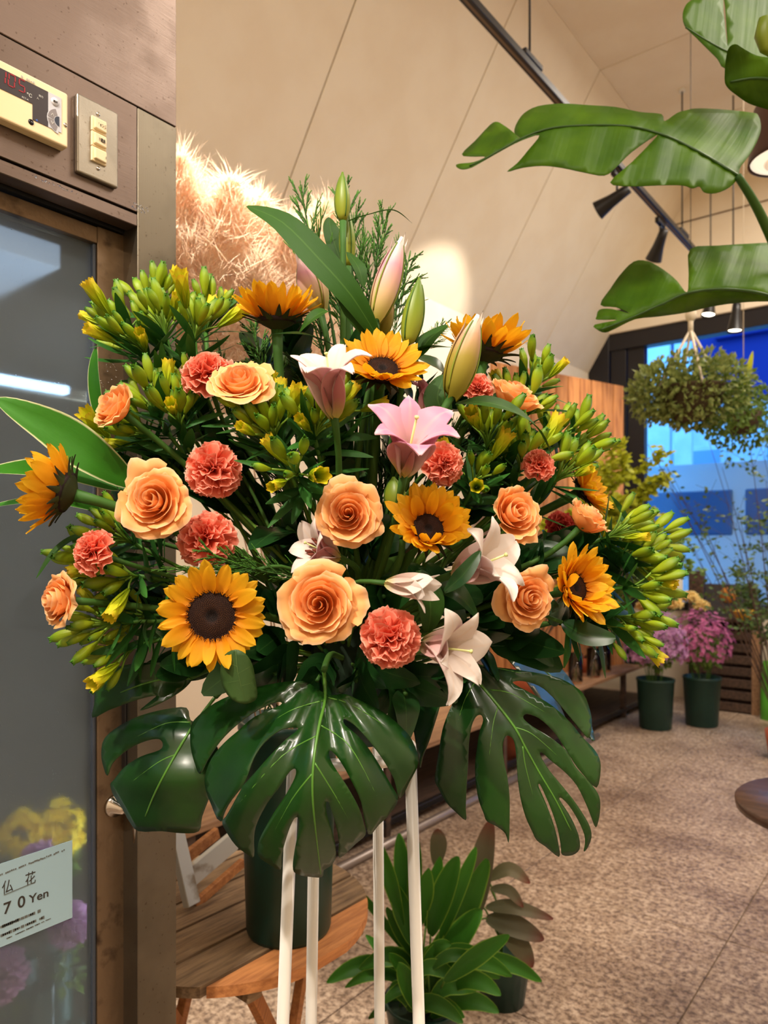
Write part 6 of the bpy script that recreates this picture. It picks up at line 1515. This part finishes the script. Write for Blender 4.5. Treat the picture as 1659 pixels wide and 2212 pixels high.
for k, (pts, wd) in enumerate((([(1020, 1990), (1040, 1880), (1062, 1770)], 56), ([(1050, 1960), (1110, 1960), (1195, 1985)], 30), ([(1050, 1985), (1110, 2000), (1175, 2030)], 46), ([(1055, 1900), (1100, 1878), (1145, 1908)], 30), ([(1060, 1920), (1100, 1925), (1130, 1960)], 24), ([(1080, 2010), (1120, 2040), (1150, 2090)], 44), ([(940, 1870), (950, 1820), (945, 1790)], 40))):
    d = 2.28; line = [P(x, y, d - 0.02 * i) for i, (x, y) in enumerate(pts)]
    v, f, uv = leafgeo(line, wd / 2 / F_PX * d, CV(-0.3, 0.6, 0.7), 12, 6, 0.25, 0.06); ob('leaf', mk('leaf', tolocal(cord, v), f, uv), G['bronze'], cord)
    ob('leaf_stalk', tubemesh('leaf_stalk', tolocal(cord, bez(Vector((cr.x, cr.y, 0.12)), Vector((cr.x, cr.y, 0.3)), line[0], 4)), 0.003, 5), G['stem'], cord)

# ================================================================== LONG BENCH ALONG THE LEFT WALL
BXF, BXB, BZ = -2.24, -3.05, 0.41
bench = thing('display_bench', 'long low wooden display bench along the wall with a lower rail', 'bench', ((BXF + BXB) / 2, 4, 0))
for k in range(5):
    x0 = BXB + k * 0.163; bbox('plank', (x0, 1.6, BZ - 0.03), (x0 + 0.157, 7.2, BZ), M['tan'], bench, 0.003)
for y in (1.7, 2.9, 4.1, 5.3, 6.2, 7.1):
    for x in (BXF - 0.04, BXB + 0.04): bbox('leg', (x - 0.02, y - 0.02, 0), (x + 0.02, y + 0.02, BZ - 0.03), M['darkwood'], bench, 0.002)
bbox('lower_rail', (BXF - 0.05, 1.7, 0.05), (BXF - 0.02, 7.1, 0.085), M['black'], bench, 0.003)
ob('tube_rail', tubemesh('tube_rail', tolocal(bench, [Vector((BXF + 0.06, 1.6, 0.022)), Vector((BXF + 0.06, 5.4, 0.022))]), 0.022, 12), mat('grey_pipe', rgb(150, 140, 136), 0.35, 0.6), bench)
bbox('lower_shelf', (BXB, 1.7, 0.03), (BXF - 0.06, 7.1, 0.045), M['darkwood'], bench)
# wooden board screen standing on the bench
pr = P(1346, 1185, 6.6); du = Vector((0.304, 0.953, 0)); top_z = CAMZ + (HY - 835) * 6.6 / F_PX
sq = Matrix.Rotation(math.atan2(du.y, du.x), 4, 'Z').to_quaternion()
scr = thing('board_screen', 'upright screen of honey-coloured pine boards standing on the bench', 'screen', (pr.x, pr.y, BZ), sq)
rd = random.Random(9)
for k in range(11):
    h = top_z - BZ; wd = 0.146
    ob('board', boxmesh('board', wd / 2 - 0.005, 0.011, h / 2, 0.004), M['board'], scr, tr(-wd * (k + 0.5), rd.uniform(-.002, .002), h / 2))
ob('back_rail', boxmesh('back_rail', 0.70, 0.012, 0.03, 0.002), M['board'], scr, tr(-0.72, 0.024, 0.4)); ob('back_rail', boxmesh('back_rail', 0.70, 0.012, 0.03, 0.002), M['board'], scr, tr(-0.72, 0.024, 1.8))
# things on and under the bench
TPOT = onX(1100, 1638, -2.385); TPOT.z = 0.045
t = thing('terracotta_pot', 'orange terracotta pot on the lower shelf of the bench', 'pot', TPOT)
ob('shell', lathe('pot_shell', [(0.001, 0), (0.06, 0), (0.085, 0.17), (0.095, 0.17), (0.097, 0.21), (0.085, 0.21), (0.075, 0.03), (0.001, 0.03)], 24), M['terracotta'], t)
bk = P(1368, 1420, 5.85)
for (x, y, lab) in ((1372, 1432, 'dark green bucket at the end of the bench holding pale yellow flowers'), ):
    q = onZ(x, y, BZ); q.x = min(q.x, BXF - 0.09); bk1 = bucket('flower_bucket', lab, (q.x, q.y, BZ), 0.085, 0.105, 0.26, 'bucket')
VG = mat('vase_glass', (0.97, 1, 0.97, 1), 0.02, trans=1.0, ior=1.3)
for k, (x, y) in enumerate(((1243, 1475), (1282, 1462), (1305, 1450))):
    q = onZ(x, y, BZ); q.x = min(q.x, BXF - 0.08)
    t = thing('glass_vase', ('clear glass cylinder vase on the bench behind the white price tag', 'clear glass cylinder vase on the bench between the other two vases', 'clear glass cylinder vase on the bench next to the green bucket')[k], 'vase', (q.x, q.y, BZ), group='glass vases on the bench')
    ob('glass', lathe('vase', [(0.001, 0), (0.05, 0), (0.055, 0.01), (0.055, 0.23), (0.052, 0.23), (0.051, 0.012), (0.001, 0.012)], 24), VG, t)
    for j in range(5):
        a = j * 1.3; ob('stem', tubemesh('stem', [(0.03 * math.cos(a), 0.03 * math.sin(a), 0.014), (0.01 * math.cos(a + 1), 0.01 * math.sin(a + 1), 0.22)], 0.004, 5), G['aststem'], t)
q = onZ(1222, 1440, BZ); q.x = min(q.x, BXF - 0.05)
card2 = thing('price_tag', 'white price tag leaning in front of the glass vases', 'price tag', (q.x + 0.04, q.y - 0.1, BZ))
PAP = mat('paper', rgb(236, 232, 220), 0.7)
CQ = rot('Z', YAW) @ rot('X', math.radians(-12))
ob('sheet', boxmesh('tag_sheet', 0.052, 0.001, 0.09), PAP, card2, CQ @ tr(0, 0, 0.092))
mbx = MB()
for r_ in range(4): mbx.box((0.0, -0.0014, 0.14 - r_ * 0.028), (0.022 - 0.004 * (r_ % 2), 0.0003, 0.004))
ob('print_lines', mbx.mesh('tag_print', False), mat('tag_ink', rgb(130, 126, 120), 0.7), card2, CQ)

# ---------- blossoms built as clouds of small petals
def blossoms(name, n, rx, rz, size, seed, low=-0.5):
    rd = random.Random(seed); b = MB()
    for i in range(n):
        while True:
            p = Vector((rd.uniform(-1, 1), rd.uniform(-1, 1), rd.uniform(low, 1)))
            if 0.35 < p.length < 1: break
        c = Vector((p.x * rx, p.y * rx, p.z * rz)); nn = (p + Vector((rd.gauss(0, .3), rd.gauss(0, .3), 0.4))).normalized(); a = nn.orthogonal().normalized(); e = nn.cross(a); s = size * rd.uniform(0.7, 1.3)
        vs = [c - nn * s * 0.2]; fs = []; uv = [(0, 0)]; n_ = 5
        for k in range(n_):
            t0 = 2 * pi * k / n_; m0 = (a * math.cos(t0 - .5) + e * math.sin(t0 - .5)); m1_ = (a * math.cos(t0) + e * math.sin(t0)); m2_ = (a * math.cos(t0 + .5) + e * math.sin(t0 + .5))
            i0 = len(vs); vs += [c + m0 * s * 0.6 + nn * s * .15, c + m1_ * s + nn * s * 0.1, c + m2_ * s * 0.6 + nn * s * .15]; uv += [(0.5, rd.random()), (1, 0), (0.5, 0)]; fs += [(0, i0, i0 + 1), (0, i0 + 1, i0 + 2)]
        b.add(vs, fs, uv)
    return b.mesh(name, False)
def foliagecloud(name, n, rx, ry, rz, size, seed, shell=0.3, low=-1.0):
    rd = random.Random(seed); b = MB()
    for i in range(n):
        while True:
            p = Vector((rd.uniform(-1, 1), rd.uniform(-1, 1), rd.uniform(low, 1)))
            if shell < p.length < 1: break
        c = Vector((p.x * rx, p.y * ry, p.z * rz)); dr = (p + Vector((rd.gauss(0, .6), rd.gauss(0, .6), rd.gauss(0, .6)))).normalized(); s = dr.orthogonal().normalized(); s = (s + dr.cross(s) * rd.uniform(-1, 1)).normalized(); L = size * rd.uniform(0.7, 1.4)
        nn = dr.cross(s)
        b.add([c, c + dr * L * 0.5 + s * L * 0.3 + nn * L * .08, c + dr * L, c + dr * L * 0.5 - s * L * 0.3 + nn * L * .08], [(0, 1, 2), (0, 2, 3)], [(0, .5), (.5, 1), (1, .5), (.5, 0)])
    return b.mesh(name, False)
def lmat(name, a, b): return petalmat(name, [(0.0, rgb(*a)), (1.0, rgb(*b))], trans=0.25, rough=0.5, vary=0.05)
G['mauve'] = lmat('mauve_petal', (176, 120, 168), (222, 172, 212)); G['pinkst'] = lmat('pink_petal', (196, 100, 150), (226, 140, 184)); G['paleyellow'] = lmat('pale_yellow_petal', (246, 206, 110), (255, 236, 168)); G['yellow'] = lmat('yellow_petal', (240, 200, 20), (250, 226, 60))
G['bushgreen'] = lmat('bush_leaf', (70, 100, 34), (118, 146, 60)); G['limebush'] = lmat('lime_bush_leaf', (150, 160, 28), (196, 200, 50)); G['twigleaf'] = lmat('twig_leaf', (52, 76, 34), (92, 116, 52)); G['greyleaf'] = lmat('trailing_leaf', (92, 112, 48), (162, 172, 100))
def bunch(name, label, cat, base, h, rx, rz, n, size, m, seed, leafm='bushgreen', dens=160, group=None, low=-0.5, nst=14):
    t = thing(name, label, cat, base, group=group); rd = random.Random(seed)
    ob('blossoms', blossoms('blossoms', n, rx, rz, size, seed, low), G[m], t, tr(0, 0, h), kind='stuff')
    b = MB()
    for k in range(nst):
        a = rd.uniform(0, 6.28); r = rd.uniform(0.2, 0.85)
        b.tube(bez((0.03 * math.cos(a), 0.03 * math.sin(a), 0.02), (0.04 * math.cos(a), 0.04 * math.sin(a), h * 0.6), (rx * r * math.cos(a), rx * r * math.sin(a), h + rz * 0.2), 4), 0.0025, 5)
    ob('stems', b.mesh('stems'), G['stem'], t, kind='stuff')
    ob('leaves', foliagecloud('leaves', dens, rx * 0.62, rx * 0.62, h * 0.22, 0.05, seed + 1, 0.1), G[leafm], t, tr(0, 0, h * 0.90), kind='stuff')
    return t
# two green buckets on the floor with mauve flowers
for (x, y, lab, lab2, m, sd) in ((1416, 1572, 'green plastic bucket on the floor nearer the bench, holding lilac flowers', 'lilac flower bunch in the bucket nearer the bench', 'mauve', 1), (1516, 1566, 'green plastic bucket on the floor beside the dark slatted crate', 'pink-purple flower bunch beside the dark slatted crate', 'pinkst', 2)):
    q = onZ(x, y, 0.0); bucket('flower_bucket', lab, (q.x, q.y, 0), 0.12, 0.145, 0.40, 'bucket')
    bunch('flower_bunch', lab2, 'flowers', (q.x, q.y, 0.02), 0.66, 0.25 if sd == 1 else 0.255, 0.28, 620 if sd == 1 else 520, 0.026 if sd == 1 else 0.02, m, 60 + sd, 'bushgreen', 220)
q = bk1.matrix_basis.translation
def bigbloom(label, p, r, m, seed, rz=0.75, cat='flower'):
    t = thing('yellow_flower', label, cat, p, group='pale yellow flowers over the lilac bunch')
    ob('blossoms', blossoms('bloom', 130, r, r * rz, 0.035, seed, -0.3), G[m], t, kind='stuff')
    dh = Vector((p.x - q.x, p.y - q.y, 0)).normalized(); e = (seed - 82) * 0.016; sd_ = dh.cross(UP) * e
    e2 = Vector((0.0, ((seed - 79) % 5 - 2) * 0.021, 0)); line = [Vector((q.x, q.y, BZ + 0.02)) + e2, Vector((q.x, q.y, BZ + 0.27)) + dh * 0.05 + e2, p - UP * 0.03]
    ob('stem', tubemesh('stem', tolocal(t, spline(line, 6)), 0.004, 6), G['stem'], t)
for k, (x, y, r) in enumerate(((1422, 1302, 0.066), (1456, 1304, 0.072), (1489, 1290, 0.072), (1516, 1308, 0.056), (1392, 1310, 0.056))):
    bigbloom('ruffled pale yellow flower above the lilac bunch', P(x, y, 6.45 + (0.06, -0.05, 0.06, -0.06, -0.05)[k]), r, 'paleyellow', 80 + k, 0.7)
c3 = P(1459, 1262, 6.75); q = bk1.matrix_basis.translation
t = thing('price_tag', 'cream price tag standing behind the pale yellow flowers', 'price tag', (c3.x, c3.y, BZ))
ob('sheet', boxmesh('tag_sheet', 0.068, 0.001, 0.085), PAP, t, tr(0, 0, c3.z - BZ) @ rot('Z', YAW)); ob('stick', tubemesh('stick', tolocal(t, [Vector((q.x - 0.045, q.y, BZ + 0.02)), Vector((q.x - 0.01, q.y + 0.02, BZ + 0.34)), c3 + FWD * 0.006]), 0.003, 5), M['tan'], t)
mbx = MB()
for r_ in range(3): mbx.box((0, -0.0014, 0.03 - r_ * 0.022), (0.03 - 0.006 * r_, 0.0003, 0.003))
ob('print_lines', mbx.mesh('tag_print', False), mat('tag_ink', rgb(150, 146, 138), 0.7), t, tr(0, 0, c3.z - BZ) @ rot('Z', YAW))
# dark slatted crate shelf
cq = onZ(1590, 1540, 0.0); ca = math.radians(0)
crate = thing('slatted_crate_shelf', 'dark wooden slatted crate shelf standing beyond the green buckets', 'crate', (cq.x, cq.y, 0))
for k in range(7): ob('slat', boxmesh('crate_slat', 0.22, 0.008, 0.036, 0.002), M['darkwood'], crate, tr(-0.08, 0, 0.05 + k * 0.105))
for s in (-1, 1): ob('post', boxmesh('crate_post', 0.028, 0.03, 0.40, 0.002), M['tan'] if s > 0 else M['darkwood'], crate, tr(-0.08 + s * 0.235, 0.02, 0.40))
ob('back_board', boxmesh('crate_back', 0.22, 0.006, 0.39), M['darkwood'], crate, tr(-0.08, 0.32, 0.40))
ob('side_board', boxmesh('crate_side', 0.008, 0.16, 0.39), M['darkwood'], crate, tr(0.14, 0.17, 0.40)); ob('shelf_top', boxmesh('crate_top', 0.25, 0.17, 0.012), M['darkwood'], crate, tr(-0.08, 0.16, 0.812))
# brown cabinet post with small framed picture and orange disc, behind
fq = P(1565, 1300, 6.7) + Vector((0, 0.045, 0))
pf = thing('shop_sign_panel', 'dark framed panel with an orange round emblem below the window', 'sign', (fq.x, fq.y, 0))
bbox('panel', (fq.x - 0.18, fq.y, 0.824), (fq.x + 0.20, fq.y + 0.03, fq.z + 0.16), mat('slate_panel', rgb(70, 70, 74), 0.5), pf, 0.003)
bbox('post', (fq.x - 0.325, fq.y - 0.02, 0.0), (fq.x - 0.19, fq.y + 0.06, fq.z + 0.28), M['darkwood'], pf, 0.004)
bbox('post', (fq.x + 0.20, fq.y - 0.02, 0.824), (fq.x + 0.26, fq.y + 0.06, fq.z + 0.16), M['darkwood'], pf, 0.004)
ob('emblem', lathe('emblem', [(0.001, 0), (0.072, 0), (0.072, 0.006), (0.001, 0.006)], 24), mat('orange_paint', rgb(206, 132, 56), 0.5), pf, Matrix.Translation(tolocal(pf, [Vector((fq.x + 0.02, fq.y, fq.z + 0.06))])[0]) @ rot('X', pi / 2))
yb = P(1605, 1325, 6.42); yb.z = 0.864
t = thing('amber_glass_bowl', 'amber glass bowl on the slatted crate shelf behind the pink-purple bunch', 'bowl', (yb.x, yb.y, yb.z))
ob('bowl', lathe('amber_bowl', [(0.001, -0.04), (0.06, -0.04), (0.10, 0.03), (0.11, 0.04), (0.10, 0.045), (0.085, 0.03), (0.001, -0.02)], 24), mat('amber_glass', rgb(240, 176, 40), 0.15), t)
ctr = thing('window_counter', 'dark wooden counter under the shop window', 'counter', (yb.x, yb.y, 0))
bbox('top', (yb.x + 0.30, 6.88, yb.z - 0.07), (yb.x + 1.8, 7.36, yb.z - 0.041), M['tan'], ctr, 0.003)
for xx in (yb.x + 0.40, yb.x + 1.7):
    for yy in (6.93, 7.31): bbox('leg', (xx, yy - 0.03, 0), (xx + 0.06, yy + 0.03, yb.z - 0.07), M['darkwood'], ctr, 0.003)
gb = onZ(1668, 1556, 0.0)
t = thing('soil_bag', 'bright green bag standing on the floor past the slatted crate', 'bag', (gb.x, gb.y, 0))
def bagmesh():
    def fn(u, q):
        a = (q + 1) * pi; wx = 0.09 * (1 - 0.25 * u ** 4); wy = 0.05 * (1 - 0.8 * u ** 3)
        return Vector((wx * math.cos(a), wy * math.sin(a) * (1 + .2 * math.sin(u * 9)), u * 0.5)), (u, q)
    return gridmesh('bag', 12, 20, fn)
ob('bag_body', bagmesh(), mat('green_film', rgb(86, 160, 50), 0.4), t)

# ================================================================== HANGING BASKET AND WINDOW GREENERY
hb = P(1492, 850, 4.0)
t = thing('hanging_basket', 'hanging basket of trailing small-leaved foliage on knotted white rope', 'hanging plant', hb)
ob('bowl', lathe('basket_bowl', [(0.001, -0.16), (0.08, -0.15), (0.15, -0.08), (0.18, 0.02), (0.185, 0.03), (0.17, 0.03), (0.13, -0.06), (0.001, -0.10)], 24), mat('coir', rgb(74, 60, 40), 0.9), t)
for k, (dx, dz, rx, rz, n, sd) in enumerate(((0, 0.02, 0.30, 0.21, 1900, 1), (0.14, -0.02, 0.22, 0.20, 900, 2), (-0.17, 0.0, 0.17, 0.17, 700, 3))):
    o = ob('foliage', foliagecloud('trailing', n, rx, rx * 0.8, rz, 0.035, 200 + sd, 0.45), G['greyleaf' if k != 1 else 'bushgreen'], t, Matrix.Translation(RGT * dx + UP * dz), kind='stuff')
kn = P(1473, 680, 4.0); sh = kn - hb
kn_l = Vector((0, 0, sh.z))
ob('knot', lathe('knot', [(0.001, -0.035), (0.022, -0.03), (0.03, -0.005), (0.03, 0.012), (0.02, 0.03), (0.001, 0.034)], 14), M['rope'], t, Matrix.Translation(kn_l))
ob('rope', tubemesh('rope', [kn_l, kn_l + Vector((0, 0, -0.10))], 0.014, 8), M['rope'], t)
for k in range(4):
    a = k * pi / 2 + 0.6; ob('rope', tubemesh('rope', [kn_l + Vector((0, 0, -0.08)), Vector((0.18 * math.cos(a), 0.18 * math.sin(a), 0.02))], 0.008, 6), M['rope'], t)
ob('hanger_wire', tubemesh('hanger_wire', [kn_l, Vector((0, 0, ZC - hb.z))], 0.002, 5), M['black'], t)
hb2 = P(1606, 900, 4.34)
t = thing('hanging_pot', 'smaller hanging plant with lighter leaves and an upright blade behind the rope basket', 'hanging plant', hb2)
ob('pot', lathe('hang_pot', [(0.001, -0.1), (0.07, -0.1), (0.1, 0.02), (0.09, 0.02), (0.001, -0.05)], 18), mat('coir2', rgb(80, 62, 44), 0.9), t)
ob('foliage', foliagecloud('trailing', 1000, 0.24, 0.2, 0.19, 0.035, 210, 0.3), G['bushgreen'], t, kind='stuff')
v, f, uv = leafgeo([Vector((0, 0, 0.1)), Vector((0.02, 0, 0.24)), Vector((0.05, 0, 0.38))], 0.02, (0.5, -0.8, 0), 8, 4); ob('upright_leaf', mk('upright_leaf', v, f, uv), G['limebush'], t)
ob('wire', tubemesh('wire', [(0, 0, 0.02), (0, 0, ZC - hb2.z)], 0.0025, 5), M['rope'], t)

def twigplant(label, foot, tips, seed, nleaf=26, leaf=0.028, m='twigleaf', r=0.004, name='twig_plant', potr=0.11, potm='terracotta', split=3, group=None):
    rd = random.Random(seed); t = thing(name, label, 'plant', foot, group=group)
    ob('pot', lathe('pot', [(0.001, 0), (potr * 0.75, 0), (potr, potr * 1.8), (potr * 0.92, potr * 1.8), (potr * 0.88, potr * 1.6), (0.001, potr * 1.6)], 20), M[potm], t)
    fb = MB()
    for tip in tips:
        a = Vector((rd.uniform(-.03, .03), rd.uniform(-.03, .03), potr * 1.6)); b = tolocal(t, [tip])[0]
        mid = (a + b) / 2 + Vector((rd.uniform(-.15, .15), rd.uniform(-.15, .15), rd.uniform(0.0, .2)))
        ln = bez(a, mid, b, 12); ob('branch', tubemesh('branch', ln, [r * (1 - 0.75 * i / 12) for i in range(13)], 5), M['darkwood'], t)
        for s in range(split):
            i = rd.randint(5, 11); p = ln[i]; dr = ((b - a).normalized() + Vector((rd.gauss(0, .7), rd.gauss(0, .7), rd.gauss(0, .4)))).normalized(); L = rd.uniform(0.15, 0.38); e = p + dr * L + Vector((0, 0, -0.03))
            tw = bez(p, p + dr * L * 0.5 + Vector((0, 0, 0.03)), e, 5); ob('twig', tubemesh('twig', tw, 0.0014, 4), M['darkwood'], t)
            for j in range(nleaf):
                c = tw[rd.randint(1, 5)] + Vector((rd.gauss(0, .02), rd.gauss(0, .02), rd.gauss(0, .02))); d_ = Vector((rd.gauss(0, 1), rd.gauss(0, 1), rd.gauss(0, .5))).normalized(); s_ = d_.orthogonal().normalized(); L2 = leaf * rd.uniform(0.7, 1.3)
                fb.add([c, c + d_ * L2 * .5 + s_ * L2 * .34, c + d_ * L2, c + d_ * L2 * .5 - s_ * L2 * .34], [(0, 1, 2), (0, 2, 3)], [(0, .5), (.5, 1), (1, .5), (.5, 0)])
    ob('leaves', fb.mesh('leaves', False), G[m], t, kind='stuff')
    return t
rd = random.Random(31)
q = onZ(1690, 1640, 0.0)
twigplant('airy twiggy shrub with tiny leaves spreading across the shop window', Vector((q.x, q.y, 0)), [P(x, y, q.dot(FWD) + rd.uniform(-.5, .3)) for x, y in ((1420, 1000), (1500, 1080), (1400, 960), (1560, 1010), (1620, 960), (1480, 1160), (1440, 1060), (1600, 1120), (1655, 1040), (1530, 950))], 5, 5, 0.038, 'twigleaf', 0.006, split=6)
q = onZ(1720, 1600, 0.0)
twigplant('denser small-leaved shrub before the window counter', Vector((q.x, q.y, 0)), [P(x, y, q.dot(FWD) + rd.uniform(-.3, .3)) for x, y in ((1640, 1120), (1655, 1180), (1610, 1240), (1650, 1260), (1630, 1300), (1600, 1190), (1640, 950))], 6, 26, 0.042, 'twigleaf', 0.006, split=5)
q = Vector((-2.42, 4.7, BZ))
twigplant('yellow-green shrub on the bench before the pine boards', q, [P(x, y, 5.3 + rd.uniform(-.2, .2)) for x, y in ((1300, 1000), (1340, 960), (1370, 1010), (1350, 1060), (1290, 1080), (1380, 1080), (1330, 1110), (1400, 1040))], 7, 110, 0.05, 'limebush', 0.005, split=6, name='lime_shrub')
q = onZ(1440, 1440, BZ); q = Vector((-2.48, 5.88, BZ))
twigplant('green leafy shrub on the bench in front of the window frame', q, [P(x, y, 5.9 + rd.uniform(-.2, .2)) for x, y in ((1420, 1150), (1450, 1170), (1470, 1200), (1430, 1220), (1400, 1180), (1450, 1240))], 8, 48, 0.05, 'bushgreen', 0.005, split=6, name='leafy_shrub', potr=0.07)
# flowers in the cabinet, seen through the misted glass
XG = XD - 0.065
for k, (x, y, m, lab, rr_, xr) in enumerate(((125, 1790, 'yellow', 'bright yellow flower bunch inside the cabinet above the price card corner', 0.042, 0.15), (48, 1802, 'yellow', 'smaller yellow flowers inside the cabinet beside the bright yellow bunch', 0.036, 0.15), (85, 1858, 'mauve', 'purple flowers inside the cabinet behind the price card', 0.026, 0.065), (150, 1995, 'mauve', 'pale pink flowers inside the cabinet low behind the door', 0.031, 0.075), (12, 2100, 'mauve', 'pale mauve flowers at the bottom inside the cabinet', 0.034, 0.075))):
    p_ = onX(x, y, XD - xr); t = thing('cabinet_flowers', lab, 'flowers', (p_.x, p_.y, 0.12))
    h = p_.z - 0.12
    ob('bucket', lathe('cab_bucket', [(0.001, 0), (0.018, 0), (0.022, h * 0.75), (0.019, h * 0.75), (0.015, 0.01), (0.001, 0.01)], 16), M['bucket'], t)
    ob('blossoms', blossoms('cab_blooms', 90, rr_, rr_ * 1.2, 0.013, 300 + k, -0.8), G[m], t, tr(0, 0, h), kind='stuff')
    ob('leaves', foliagecloud('cab_leaves', 40, rr_ * 0.6, rr_ * 0.6, 0.05, 0.018, 320 + k, 0.1), G['bushgreen'], t, tr(0, 0, h - 0.07), kind='stuff')
